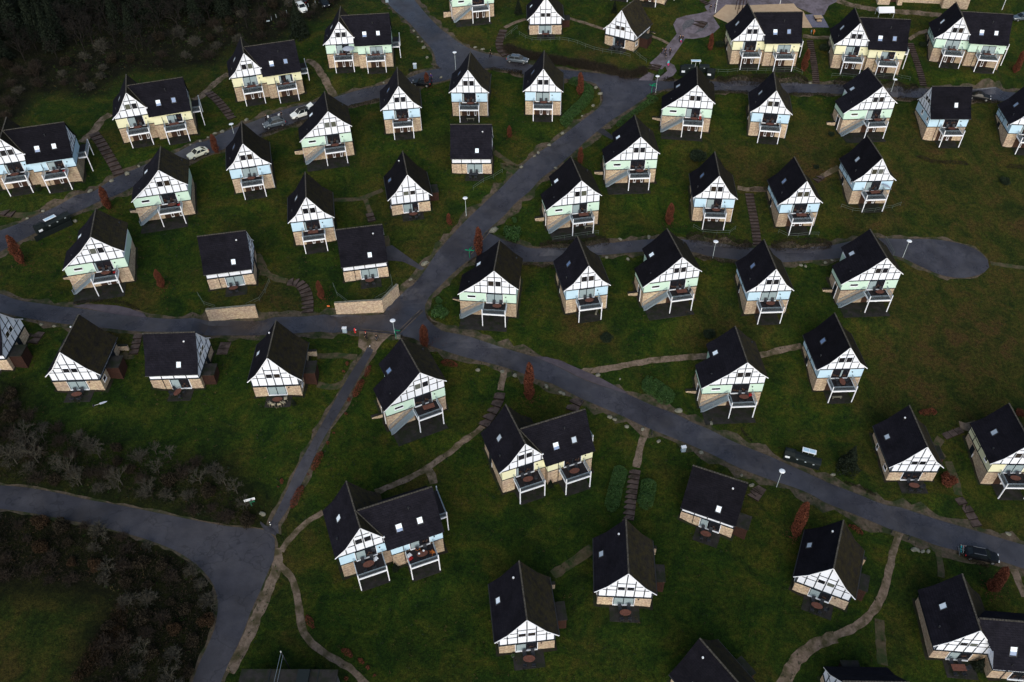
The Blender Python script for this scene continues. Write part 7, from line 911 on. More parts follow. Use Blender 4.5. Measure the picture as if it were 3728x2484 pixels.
# tables and chairs
def make_table(oval=True, mat='table_wood'):
    t = empty('garden_table'); m = MB(); m.disc(0,0,.74,.78,.46,20,.05) if oval else m.box(-.9,.9,-.45,.45,.69,.74)
    m.build('table_top', mat, t)
    for x in (-.5,.5):
        for y in (-.28,.28):
            l = MB(); l.tube((x,y,.69),(x*1.15,y*1.2,0),.025,n=5); l.build('leg', 'dark_metal', t)
    return t
def make_chair(mat='chair_mesh'):
    c = empty('garden_chair'); m = MB(); m.box(-.24,.24,-.22,.22,.42,.46); m.build('seat', mat, c)
    m = MB(); m.poly([(-.24,.2,.46),(.24,.2,.46),(.24,.36,1.02),(-.24,.36,1.02)]); m.poly([(-.24,.23,.46),(-.24,.39,1.02),(.24,.39,1.02),(.24,.23,.46)]); m.build('backrest', mat, c)
    for x in (-.23,.23):
        l = MB(); l.tube((x,-.2,.44),(x,-.24,0),.016,n=4); l.tube((x,.2,.44),(x,.28,0),.016,n=4); l.tube((x,-.2,.62),(x,.26,.64),.016,n=4); l.tube((x,-.2,.44),(x,-.2,.62),.014,n=4); l.build('side_frame', 'dark_metal' if mat == 'chair_mesh' else mat, c)
    return c
T_OV = make_table(); T_RC = make_table(False); T_DK = make_table(False, 'chair_mesh'); CH = make_chair(); CH_B = make_chair('beige_chair')
def tree_set(o): return [o]+[d for c in kids(o) for d in tree_set(c)]
HN = {}
def loc2w(n, x, y, z):
    hx, hy, yaw, z0, dz, typ = HN[n]; c = math.cos(yaw); s = math.sin(yaw); return (hx+c*x-s*y, hy+s*x+c*y, z0+z)
r2 = random.Random(11)
for (n, typ, colr, hx, hy, yaw, z0, desc, phrase, doors) in HOUSES:
    HN[n] = (hx, hy, yaw, z0, 0, typ)
    key = (typ, colr)
    h = place(PROTO[key], (hx,hy,z0), yaw, desc, 'house', {'A':'tall blue chalets','B':'wide green chalets with outside stairs','C':'low white chalets','D':'low white chalets seen from the eaves','E':'double chalets'}.get(typ))
    for rf in [c for c in h.children if c.name.startswith('roof')]:
        for f_ in [c for c in rf.children if c.name.startswith('skylight')]:
            for p_ in f_.children:
                if len(p_.material_slots) == 1 and r2.random() < .35:
                    p_.material_slots[0].link = 'OBJECT'; p_.material_slots[0].material = MAT[r2.choice(['skylight_grey','skylight_grey','skylight_blue'])]
    # curtains and open leaves differ from door to door
    k = 0
    for gd in [c for c in h.children if c.name.startswith('glass_door')]:
        st = doors[k % len(doors)]; k += 1
        ps = sorted([c for c in gd.children], key=lambda o: o['_rng'][0])
        for p, ch in zip(ps, st): p.data = pane_mesh(*p['_rng'], int(ch))
    spots = {'A':[(.15,-1.35,2.88)],'B':[(.35,-1.35,2.88)],'C':[(.05,-1.45,.06)],'D':[(.4,-1.35,.06)],'F':[(.6,-1.35,2.88)],'E':[(0.,-1.45,2.88),(6.9,-2.6,2.88)],'G':[(-.3,-1.45,.06)]}[typ]
    for si, (x, y, z) in enumerate(spots):
        if (n, si) in NOTABLE: continue
        rect = r2.random() < .25 and n not in ('E8','E10','C7','C8','C9','C5'); proto = T_DK if n in ('D1','C2') else (T_RC if rect else T_OV)
        rz = yaw+TABROT.get(n, r2.uniform(-.12,.12)); where = ('balcony' if z > 1 else 'terrace')
        if typ == 'E': where = ('left balcony','right balcony')[si]
        w = loc2w(n, x+r2.uniform(-.15,.15), y, z)
        t = place(proto, w, rz, ('dark' if proto is T_DK else 'brown oval' if proto is T_OV else 'brown oblong')+f' table on {where} of {phrase}', 'table', 'garden tables on balconies and terraces')
        cp = [(-.55,-.75,math.pi),(.55,-.75,math.pi),(-.55,.75,0),(.55,.75,0)]+([(1.15,0,-math.pi/2)] if r2.random() < .5 else [])
        if n == 'C5': cp = [(-.5,-.75,math.pi),(.35,-.8,math.pi),(.9,-.5,math.pi*.8),(-1.1,-.45,2.2),(1.1,.3,-1.2)]
        for (cx, cy, cr) in cp:
            c = math.cos(rz); s = math.sin(rz); cx += r2.uniform(-.08,.08)
            place(CH_B if n == 'C5' else CH, (w[0]+c*cx-s*cy, w[1]+s*cx+c*cy, w[2]), rz+cr+r2.uniform(-.25,.25), ('pale beige' if n == 'C5' else 'dark')+f' chair on {where} of {phrase}', 'chair', f'chairs on the {where} of {phrase}')
    # patio slab
    mb = MB(); X0, X1, Y0 = {'A':(-1.9,2.1,-3.0),'B':(-5.9,2.3,-3.85),'C':(-1.9,2.1,-2.45),'D':(-1.2,2.4,-2.6),'F':(-1.5,2.6,-3.0),'E':(-1.9,2.1,-3.0),'G':(-1.9,2.1,-2.6)}[typ]
    mb.box(X0,X1,Y0,-.005,-.6,.055)
    if typ == 'E': mb.box(4.9,9.0,-4.1,-1.05,-.6,.05)
    tag(mb.build('patio', 'patio_slab', None, (hx,hy,z0), yaw), kind='structure')

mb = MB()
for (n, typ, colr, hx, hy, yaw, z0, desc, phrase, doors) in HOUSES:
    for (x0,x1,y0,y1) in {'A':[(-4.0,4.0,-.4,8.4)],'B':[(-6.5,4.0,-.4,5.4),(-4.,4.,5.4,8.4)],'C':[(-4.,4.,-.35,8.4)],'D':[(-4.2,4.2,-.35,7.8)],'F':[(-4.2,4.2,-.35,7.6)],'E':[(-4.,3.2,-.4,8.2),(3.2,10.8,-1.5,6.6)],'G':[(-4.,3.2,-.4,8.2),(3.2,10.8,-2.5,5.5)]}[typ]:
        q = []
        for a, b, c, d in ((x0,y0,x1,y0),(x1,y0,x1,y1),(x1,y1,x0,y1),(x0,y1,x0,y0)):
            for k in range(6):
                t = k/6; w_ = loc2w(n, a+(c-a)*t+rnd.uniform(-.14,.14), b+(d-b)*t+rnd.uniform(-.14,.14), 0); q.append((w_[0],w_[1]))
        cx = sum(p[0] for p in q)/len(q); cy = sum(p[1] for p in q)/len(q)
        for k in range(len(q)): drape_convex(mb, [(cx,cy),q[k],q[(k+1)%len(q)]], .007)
tag(mb.build('wall_border', 'contact_soil'), kind='structure')  # dark soil strip whose colour also paints contact shade along the walls
# ---------------------------------------------------------------- plants
def leafquad(mb, p, s, m=0):
    a = Vector((rnd.gauss(0,1),rnd.gauss(0,1),rnd.gauss(0,1))).normalized(); b = a.orthogonal().normalized(); b.rotate(Matrix.Rotation(rnd.uniform(0,6.28),3,a))
    c = a.cross(b); p = Vector(p); b = b*s; c = c*s*.6
    mb.poly([p-b, p-c*.9, p+b, p+c], m)
def proto_columnar():
    t = empty('columnar_beech'); m = MB(); H_ = 6.
    m.tube((0,0,-.3),(0,0,1.2),.11,.09,6); m.tube((0,0,1.2),(.05,0,4.8),.09,.02,5)
    for k in range(26):
        z = rnd.uniform(.3,4.2); a = rnd.uniform(0,6.28); r = rnd.uniform(.35,.7); m.tube((0,0,z),(r*math.cos(a),r*math.sin(a),z+1.1),.03,.01,3)
    m.build('trunk', 'bark', t)
    c = MB(); lobes = [(rnd.uniform(0,6.28), rnd.uniform(.5,5.), rnd.uniform(.5,.95)) for _ in range(26)]
    for k in range(5200):
        z = rnd.random(); prof = .80*(min(1,(z+.04)/.16)**.6)*math.sqrt(max(0.02,1-max(0,(z-.45)/.56)**2.2))*(1-.18*z)
        a = rnd.uniform(0,6.28); r = prof*math.sqrt(rnd.uniform(.1,1.))
        g = sum(math.exp(-((z*6-lz)**2)/.5-(((a-la+math.pi)%(2*math.pi)-math.pi)**2)/.5)*lw for la,lz,lw in lobes)
        if rnd.random() > .35+g*.9: continue
        r *= .82+.3*min(g,1.2)
        leafquad(c, (r*math.cos(a), r*math.sin(a), .1+z*5.9+r*.3), rnd.uniform(.06,.13))
    c.build('crown', 'leaf_red', t); return t
def proto_bush(mat, n=2600, h=1.0, seed=0, name='shrub'):
    t = empty(name); m = MB()
    for k in range(12): a = rnd.uniform(0,6.28); m.tube((0,0,-.2),(.5*math.cos(a),.5*math.sin(a),h*.7),.03,.012,4)
    m.build('stem', 'bark', t)
    c = MB(); cl = [(rnd.uniform(-.6,.6),rnd.uniform(-.6,.6),rnd.uniform(.3,.8)*h,rnd.uniform(.3,.5)) for _ in range(16)]
    for k in range(n):
        x, y, z, r = rnd.choice(cl); d = Vector((rnd.gauss(0,1),rnd.gauss(0,1),rnd.gauss(0,1))).normalized()*r*rnd.uniform(.6,1.05)
        if z+d.z < 0: continue
        leafquad(c, (x+d.x,y+d.y,z+d.z), rnd.uniform(.05,.10))
    c.build('foliage', mat, t); return t
def proto_conic(n=2600):
    t = empty('conifer'); m = MB(); m.tube((0,0,-.3),(0,0,1.9),.06,.02,6); m.build('trunk', 'bark', t); c = MB()
    for k in range(n):
        z = rnd.random()**1.2; a = rnd.uniform(0,6.28); tier = (z*9) % 1
        r = (1-z)*(.62+.38*(1-tier))*(.55+.45*math.sqrt(rnd.random()))*(1+.16*math.sin(5*a+z*11))
        leafquad(c, (r*math.cos(a)*.95,r*math.sin(a)*.95,.08+z*2.1-.08*r), rnd.uniform(.05,.09))
    c.build('crown', 'leaf_dark', t); return t
def strip(mb, p, q, w0, w1, m=0):
    """thin three sided twig"""
    mb.tube(p, q, w0, w1, 3, m)
def grow(mb, p, d, L, r, depth, spread=.55, up=.15, m=0, minr=.012):
    q = p+d*L; strip(mb, p, q, r, r*.7, m)
    if depth == 0: return
    for k in range(rnd.choice((2,3,3)) if depth > 1 else 3):
        e = (d+Vector((rnd.gauss(0,spread),rnd.gauss(0,spread),rnd.gauss(0,spread)+up))).normalized()
        s = rnd.uniform(.45,1.); grow(mb, p+d*L*s, e, L*rnd.uniform(.6,.85), max(minr, r*.62), depth-1, spread, up, m, minr)
def proto_bare(mat, H_=9., depth=6, name='bare_tree'):
    t = empty(name); m = MB(); m.tube((0,0,-.5),(0,0,H_*.22),.17,.14,6); m.build('trunk', mat, t)
    c = MB()
    for k in range(4): a = k*1.57+rnd.uniform(-.4,.4); grow(c, Vector((0,0,H_*(.16+.03*k))), Vector((math.cos(a)*.55,math.sin(a)*.55,.9)).normalized(), H_*.2, .09, depth-1, .45, .12, 0, .016)
    c.build('crown', mat, t); return t
def proto_twigs(mat, n=26, name='bare_shrub', R_=1.6):
    t = empty(name); c = MB()
    for k in range(n):
        a = rnd.uniform(0,6.28); e = rnd.uniform(.15,1.1); grow(c, Vector((rnd.uniform(-.3,.3),rnd.uniform(-.3,.3),-.1)), Vector((math.cos(a)*e,math.sin(a)*e,1)).normalized(), R_*.42, .022, 3, .5, .05, 0, .011)
    c.build('branches', mat, t); return t
def proto_fir(H_=13., n=3600):
    t = empty('fir_tree'); m = MB(); m.tube((0,0,-.5),(0,0,H_*.95),.2,.03,6); m.build('trunk', 'bark', t); c = MB()
    for k in range(n):
        z = rnd.random()**1.15; tier = (z*16) % 1; a = rnd.uniform(0,6.28); br = 1+.22*math.sin(7*a+int(z*16)*2.1)
        r = (1-z)*2.6*br*(.35+.65*math.sqrt(rnd.random()))*(.7+.3*(1-tier))+.05
        leafquad(c, (r*math.cos(a),r*math.sin(a),1.0+z*(H_-1)-.18*r), rnd.uniform(.14,.26))
    c.build('crown', 'leaf_dark', t); return t
COLP = [proto_columnar(), proto_columnar(), proto_columnar()]
for i, (x, y, h_, k, lab) in enumerate(COLUMNS):
    s = h_/6.; w = max(.42,min(1.05,s**.7))
    place(COLP[k], at(x,y), rnd.uniform(0,6), lab, 'tree', 'red-leaved columnar trees', (w,w*rnd.uniform(.9,1.1),s))
BP = {'green':[proto_bush('leaf_green'),proto_bush('leaf_green')],'dark':[proto_bush('leaf_olive',2600)],'red':[proto_bush('leaf_red')],'conic':[proto_conic()],'conifer':[proto_conic()],'fir':[proto_conic(3600)]}
for (x, y, r, k, lab) in BUSHES:
    p = rnd.choice(BP[k]); hs = {'conic':1.2,'conifer':1.5,'fir':1.35,'green':1.,'dark':.9,'red':1.1}[k]
    place(p, at(x,y), rnd.uniform(0,6), lab, 'tree' if k in ('fir','conifer') else 'shrub', None, (r,r,r*hs))
def hedge(w, h_, kind, pts, lab):
    n = max(3, int(sum(math.dist(a,b) for a,b in zip(pts,pts[1:]))/.5)+1); q = resample(pts, n)
    mat = {'green':'leaf_green','red':'leaf_red','brown':'leaf_brown','twig':'twig'}[kind]
    o = empty('hedge' if kind != 'twig' else 'planted_bank', at(*q[n//2]), 0, lab, 'hedge' if kind != 'twig' else 'ground cover', None); bx, by, bz = o.location
    c = MB(); st = MB()
    L = sum(math.dist(a,b) for a,b in zip(q,q[1:])); dens = {'green':260,'red':260,'brown':170,'twig':70}[kind]
    cnt = int(L*w*dens*(.6+h_*.5)); 
    for k in range(n):
        x, y = q[k]; z = GZ(x,y)
        for _ in range(3): st.tube((x-bx,y-by,z-bz-.1),(x-bx+rnd.uniform(-.4,.4)*w,y-by+rnd.uniform(-.4,.4)*w,z-bz+h_*.7),.02,.008,3)
    ph = [rnd.uniform(.7,1.2) for _ in range(n+1)]
    for _ in range(cnt):
        u = rnd.random()*(n-1); i = int(u); f = u-i; x = q[i][0]*(1-f)+q[i+1][0]*f; y = q[i][1]*(1-f)+q[i+1][1]*f
        dx = q[i+1][0]-q[i][0]; dy = q[i+1][1]-q[i][1]; l = math.hypot(dx,dy) or 1
        hh = h_*(ph[i]*(1-f)+ph[i+1]*f); end = min(1, (min(u,n-1-u)*.5+.35))
        s = rnd.uniform(-1,1); top = hh*end*math.sqrt(max(0.05,1-s*s*.8))
        z = top*(1-rnd.random()**2.2) if rnd.random() < .7 else top
        x += -dy/l*s*w/2*end; y += dx/l*s*w/2*end
        if kind == 'twig': 
            p = Vector((x-bx,y-by,GZ(x,y)-bz)); d = Vector((rnd.gauss(0,.7),rnd.gauss(0,.7),1)).normalized(); c.tube(p, p+d*hh*rnd.uniform(.4,1.1), .016, .008, 3)
            leafquad(c, p+d*z, rnd.uniform(.05,.11), 1)
        else: leafquad(c, (x-bx,y-by,GZ(x,y)-bz+z), rnd.uniform(.05,.10))
    st.build('stem', 'bark', o)
    c.build('foliage', [mat,'leaf_brown'] if kind == 'twig' else mat, o)
for hd in HEDGES: hedge(*hd)
# forest and scrub
FIR = [proto_fir(), proto_fir(11.)]; BARE = [proto_bare('pale_bark'), proto_bare('pale_bark', 8.), proto_bare('bark', 9.), proto_bare('bark', 10.)]; TWG = [proto_twigs('twig'), proto_twigs('twig'), proto_twigs('pale_bark')]
RB = proto_bush('leaf_brown', 1800); RR = proto_bush('bracken', 2200)
WOODK = {'fir':FIR,'bare':BARE,'twig':TWG,'brown':[RB],'bracken':[RR]}
WLAB = {'fir':('dark fir tree in the wood at the top left','tree','firs of the dark wood'),'bare':('bare leafless tree in the wood at the top left','tree','bare trees of the dark wood'),
        'twig':('leafless brown shrub on the edge of the dark wood','shrub','bare shrubs at the wood edge'),'brown':('low brown-leaved shrub on the edge of the dark wood','shrub','brown shrubs at the wood edge'),'bracken':('rusty orange shrub on the edge of the dark wood','shrub','rusty shrubs at the wood edge')}
SLAB = {'bare':('pale leafless tree in the scrub beside the access road','tree','bare trees in the scrub'),'twig':('leafless grey-brown shrub in the scrub beside the access road','shrub','bare shrubs in the scrub'),
        'brown':('low brown-leaved shrub in the scrub beside the access road','shrub','brown shrubs in the scrub'),'bracken':('rusty orange shrub in the scrub beside the access road','shrub','rusty shrubs in the scrub'),'fir':('x','tree','x')}
for (x, y, k, s, scrub) in WOODS:
    lab, cat, grp = (SLAB if scrub else WLAB)[k]
    place(rnd.choice(WOODK[k] if k != 'bare' else (BARE[:2] if scrub else (BARE[2:] if rnd.random() < .8 else BARE))), at(x,y), rnd.uniform(0,6.28), lab, cat, grp, (s,s,s*rnd.uniform(.85,1.15)))
# tangled undergrowth: nobody could count it
def undergrowth(poly, n, name, mats, lab):
    mb = MB(); x0 = min(p[0] for p in poly); x1 = max(p[0] for p in poly); y0 = min(p[1] for p in poly); y1 = max(p[1] for p in poly); k = 0
    while k < n:
        x = rnd.uniform(x0,x1); y = rnd.uniform(y0,y1)
        if _inpoly_w(x,y,poly,.1) < 1: continue
        k += 1; z = GZ(x,y); p = Vector((x,y,z)); d = Vector((rnd.gauss(0,.8),rnd.gauss(0,.8),1)).normalized(); h_ = rnd.uniform(.25,.95)
        mb.tube(p, p+d*h_, .014, .006, 3, 0)
        if rnd.random() < .6: leafquad(mb, p+d*h_*rnd.uniform(.4,1), rnd.uniform(.06,.15), rnd.choice((1,1,2)))
    tag(mb.build(name, mats), lab, 'undergrowth', kind='stuff')
for i, (poly, n, mats) in enumerate(UNDER): undergrowth(poly, n, 'undergrowth', mats, UNDERLAB[i])
# rough grass tufts scattered over the slopes
ROADPOLY = [list(L_)+list(R_)[::-1] for _,_,_,_,L_,R_ in ROADS]+[p_ for _,_,_,p_ in AREAS]
def tufts(n):
    mb = MB(); k = 0
    while k < n:
        x = rnd.uniform(-100,115); y = rnd.uniform(38,205)
        if abs(x) > y*.72+14: continue
        z = GZ(x,y); k += 1; r = rnd.choice((0,0,1,2))
        if any(_inpoly_w(x,y,R_,.3) > 0 for R_ in ROADPOLY): continue
        for _ in range(5):
            a = rnd.uniform(0,6.28); h_ = rnd.uniform(.10,.26); ox = rnd.uniform(-.2,.2); oy = rnd.uniform(-.2,.2)
            mb.poly([(x+ox-.06,y+oy,z-.01),(x+ox+.06,y+oy+.03,z-.01),(x+ox+math.cos(a)*.1,y+oy+math.sin(a)*.1,z+h_)], r)
    tag(mb.build('grass_tufts', ['grass_blade','grass_dry','leaf_olive']), 'rough tufts of grass scattered over the slopes', 'grass', kind='stuff')
tufts(15000)
mb = MB()
for (x, y, h_, k, lab) in COLUMNS:
    for _ in range(110):
        a = rnd.uniform(0,6.28); r = abs(rnd.gauss(0,1.3)); px = x+r*math.cos(a)+.3; py = y+r*math.sin(a); pz = GZ(px,py)+.085; s_ = rnd.uniform(.04,.09); t = rnd.uniform(0,3)
        mb.poly([(px+s_*math.cos(t),py+s_*math.sin(t),pz),(px-s_*math.sin(t),py+s_*math.cos(t),pz+.01),(px-s_*math.cos(t),py-s_*math.sin(t),pz),(px+s_*math.sin(t),py-s_*math.cos(t),pz+.015)])
tag(mb.build('fallen_leaves', 'leaf_red'), 'fallen russet leaves scattered under the red trees', 'leaves', kind='stuff')
# ---------------------------------------------------------------- stones, walls, fences
def proto_rock():
    bm = bmesh.new(); bmesh.ops.create_icosphere(bm, subdivisions=2, radius=1.)
    for v in bm.verts: v.co = v.co*rnd.uniform(.82,1.12); v.co.z *= .6; v.co.y *= .75
    me = bpy.data.meshes.new('boulder'); bm.to_mesh(me); bm.free(); me.materials.append(MAT['rock']); o = bpy.data.objects.new('boulder', me); COL.objects.link(o); return o
RK = [proto_rock() for _ in range(4)]
for (x, y, r, lab) in BOULDERS: place(rnd.choice(RK), at(x,y,r*.15), rnd.uniform(0,6), lab, 'boulder', 'boulders beside the roads', (r*rnd.uniform(.8,1.2),r*rnd.uniform(.8,1.1),r))
for (pts, h_, lab) in STONEWALLS:
    o = MB(); n = len(pts)
    zs = [GZ(*p) for p in pts]; zt = max(zs)+h_
    L = [(offset_line(pts, .22)[i]) for i in range(n)]; R_ = [(offset_line(pts, -.22)[i]) for i in range(n)]
    for i in range(n-1):
        a, b, c, d = L[i], L[i+1], R_[i+1], R_[i]
        for (p, q) in ((a,b),(b,c),(c,d),(d,a)): o.poly([(p[0]-pts[0][0],p[1]-pts[0][1],-2.5),(q[0]-pts[0][0],q[1]-pts[0][1],-2.5),(q[0]-pts[0][0],q[1]-pts[0][1],zt-zs[0]),(p[0]-pts[0][0],p[1]-pts[0][1],zt-zs[0])], 0)
        o.poly([(p[0]-pts[0][0],p[1]-pts[0][1],zt-zs[0]+.01) for p in (a,b,c,d)], 1)
    tag(o.build('retaining_wall', ['brick','rock'], None, (pts[0][0],pts[0][1],zs[0])), lab, 'wall')
for (pts, lab) in FENCEL:
    n = max(2, int(sum(math.dist(a,b) for a,b in zip(pts,pts[1:]))/2.0)+1); q = resample(pts, n); o = empty('railing_fence', at(*q[0]), 0, lab, 'fence'); bx, by, bz = o.location
    P3 = [(x-bx,y-by,GZ(x,y)-bz) for x,y in q]; m = MB()
    for a, b in zip(P3, P3[1:]):
        for z in (.95,.5): m.beam((a[0],a[1],a[2]+z),(b[0],b[1],b[2]+z),.032,.032)
    m.build('rail', 'fence_grey', o)
    for a in P3: p = MB(); p.tube((a[0],a[1],a[2]-.3),(a[0],a[1],a[2]+1.),.022,n=5); p.build('post', 'fence_grey', o)
# ---------------------------------------------------------------- lamps, poles, signs
lp = empty('street_lamp'); m = MB(); m.tube((0,0,-.3),(0,0,5.),.055,.04,8); m.build('pole', 'pole_grey', lp)
m = MB(); m.lathe([(.03,4.98),(.42,5.03),(.47,5.09),(.42,5.15),(.22,5.20),(.01,5.21)], n=20); m.build('lamp_head', 'lamp_white', lp, smoothsh=True)
m = MB(); m.lathe([(.20,4.86),(.22,5.0),(.03,5.01)], n=12); m.build('lamp_glass', 'lamp_white', lp)
for (x, y, h_, lab) in LAMPL: place(lp, at(x,y), 0, lab, 'street lamp', 'street lamps with round white heads', (1,1,h_/5.1))
pl = empty('flood_pole'); m = MB(); m.tube((0,0,-.3),(0,0,8.),.06,.04,8); m.build('pole', 'lamp_white', pl); m = MB(); m.box(-.3,.3,-.1,.2,7.9,8.1); m.build('lamp_head', 'pole_grey', pl)
for (x, y, lab) in POLEL: place(pl, at(x,y), 0, lab, 'lamp post', 'tall white poles by the playground')
def boxobj(name, parts, loc, rz, label, cat, group=None):
    t = empty(name, loc, rz, label, cat, group)
    for nm, mat, fn in parts: m = MB(); fn(m); m.build(nm, mat, t)
    return t
def box_(x0,x1,y0,y1,z0,z1): return lambda m: m.box(x0,x1,y0,y1,z0,z1)
for (x, y, rz, lab) in SIGNPOSTS:
    t = empty('signpost', at(x,y), rz, lab, 'signpost', 'green signposts at the junctions'); m = MB(); m.tube((0,0,-.2),(0,0,2.2),.05,n=6); m.build('post', 'sign_green', t)
    for k, (a, z) in enumerate(((.2,2.0),(1.9,1.7),(-1.,1.85))):
        m = MB(); c, s = math.cos(a), math.sin(a); m.prism([(0,-.1),(.75,-.1),(.92,0),(.75,.1),(0,.1)], -.02, .02); m.v = [(c*px-s*py,s*px+c*py,pz+z) for px,py,pz in m.v]; m.build('arrow_board', 'sign_green', t)
for (x, y, rz, kind, lab) in SMALLBOX:
    if kind == 'cabinet': boxobj('utility_cabinet', [('cabinet_body','box_grey',box_(-.35,.35,-.2,.2,-.3,1.0)),('lid','lamp_white',box_(-.39,.39,-.25,.25,1.0,1.1))], at(x,y), rz, lab, 'cabinet')
    elif kind == 'hydrant':
        t = empty('hydrant', at(x,y), rz, lab, 'hydrant'); m = MB(); m.lathe([(.16,-.1),(.14,.1),(.11,.15),(.11,.75),(.15,.78),(.15,.85),(.08,1.0),(.01,1.03)], n=12); m.build('barrel', 'hydrant_red', t)
        for s in (-1,1): m = MB(); m.tube((0,0,.6),(s*.22,0,.6),.06,n=8,cap=True); m.build('outlet', 'lamp_white' if s > 0 else 'hydrant_red', t)
    elif kind == 'orange': boxobj('marker_sign', [('post','bark',box_(-.03,.03,-.03,.03,-.1,.7)),('board','orange_paint',box_(-.22,.22,-.04,-.03,.55,.85))], at(x,y), rz, lab, 'sign')
    elif kind == 'white': 
        t = boxobj('direction_sign', [('post','sign_green',box_(-.05,.05,-.05,.05,-.2,1.6)),('board','lamp_white',box_(-.75,.75,-.06,-.03,1.3,1.8)),('lower_board','sign_green',box_(-.1,.6,-.12,-.07,.9,1.15))], at(x,y), rz, lab, 'sign')
    elif kind == 'bollards':
        boxobj('folding_bollard', [('post','dark_metal',box_(-.05,.05,-.05,.05,-.1,.9)),('reflector','lamp_white',box_(-.06,.06,-.06,.06,.55,.75))], at(x,y), rz, lab, 'bollard', 'bollards closing the footpath')
    elif kind == 'lowlight':
        boxobj('path_marker', [('post','dark_metal',box_(-.06,.06,-.06,.06,-.2,.85)),('cap','dark_metal',box_(-.08,.08,-.08,.08,.85,.93))], at(x,y), rz, lab, 'marker post', 'dark marker posts at the path mouths')
    elif kind == 'slabstone': boxobj('stone_block', [('block','rock',box_(-.45,.45,-.3,.3,-.2,.45))], at(x,y), rz, lab, 'stone')
# drain channels across the road mouths
for i, (a, b) in enumerate(CHANNELS):
    mb = MB(); d = Vector((b[0]-a[0],b[1]-a[1])).normalized(); s = Vector((-d.y,d.x))
    A_ = Vector(a); B_ = Vector(b)
    for w0, w1, mt in ((-.32,-.2,0),(-.2,.2,1),(.2,.32,0)):
        drape_convex(mb, [tuple(A_+s*w0),tuple(B_+s*w0),tuple(B_+s*w1),tuple(A_+s*w1)], .088, mt)
    tag(mb.build('drain_channel', ['gravel','asphalt_dark']), kind='structure')
# waste containers
bn = empty('waste_container'); m = MB(); m.prism([(-.62,0),(.62,0),(.66,1.15),(-.66,1.15)], -.95, .95, axis='x'); m.build('container_body', 'bin_dark', bn)
m = MB(); m.prism([(-.70,1.15),(.70,1.15),(.62,1.28),(0,1.42),(-.62,1.32)], -1.0, 1.0, axis='x'); m.build('lid', 'bin_lid', bn)
m = MB(); m.box(-.12,.12,-.73,-.66,.95,1.08); m.build('handle', 'pole_grey', bn)
bn2 = empty('recycling_container'); m = MB(); m.prism([(-.7,0),(.7,0),(.75,1.35),(.35,1.75),(-.35,1.75),(-.75,1.35)], -.75, .75, axis='x'); m.build('container_body', 'bin_dark', bn2)
m = MB(); m.box(-.55,.1,-.79,-.76,.75,1.15); m.build('notice', 'lamp_white', bn2); m = MB(); m.box(-.5,.5,-.25,.25,1.75,1.82); m.build('hatch', 'bin_lid', bn2)
for (x, y, rz, k, lab, sc) in BINS: place(bn if k == 0 else bn2, at(x,y,.05), rz, lab, 'container', 'dark waste containers at the collection points', (sc,sc,sc))
for (x, y, rz, lab) in BOARDS:
    t = empty('info_board', at(x,y), rz, lab, 'notice board', 'white-framed boards at the container stations')
    for s in (-.9,0,.9): m = MB(); m.box(s-.03,s+.03,-.03,.03,-.3,1.75); m.build('leg', 'lamp_white', t)
    m = MB(); m.beam((-1.05,-.1,1.72),(1.05,-.1,1.72),.9,.05); m.build('panel', 'lamp_white', t)
    m = MB(); m.beam((-.9,-.1,1.76),(-.05,-.1,1.76),.62,.03); m.beam((.05,-.1,1.76),(.9,-.1,1.76),.62,.03); m.build('notice', BOARDMAT.get(lab[:5], 'pastel_blue'), t)
def enclosure(pts, h_, lab):
    t = empty('enclosure_fence', at(*pts[0]), 0, lab, 'fence'); bx, by, bz = t.location
    for (a, b) in zip(pts, pts[1:]):
        m = MB(); za = GZ(*a)-bz; zb = GZ(*b)-bz; m.beam((a[0]-bx,a[1]-by,za+h_/2),(b[0]-bx,b[1]-by,zb+h_/2), .06, h_); m.build('panel', 'bin_dark', t)
for e_ in ENCL: enclosure(*e_)
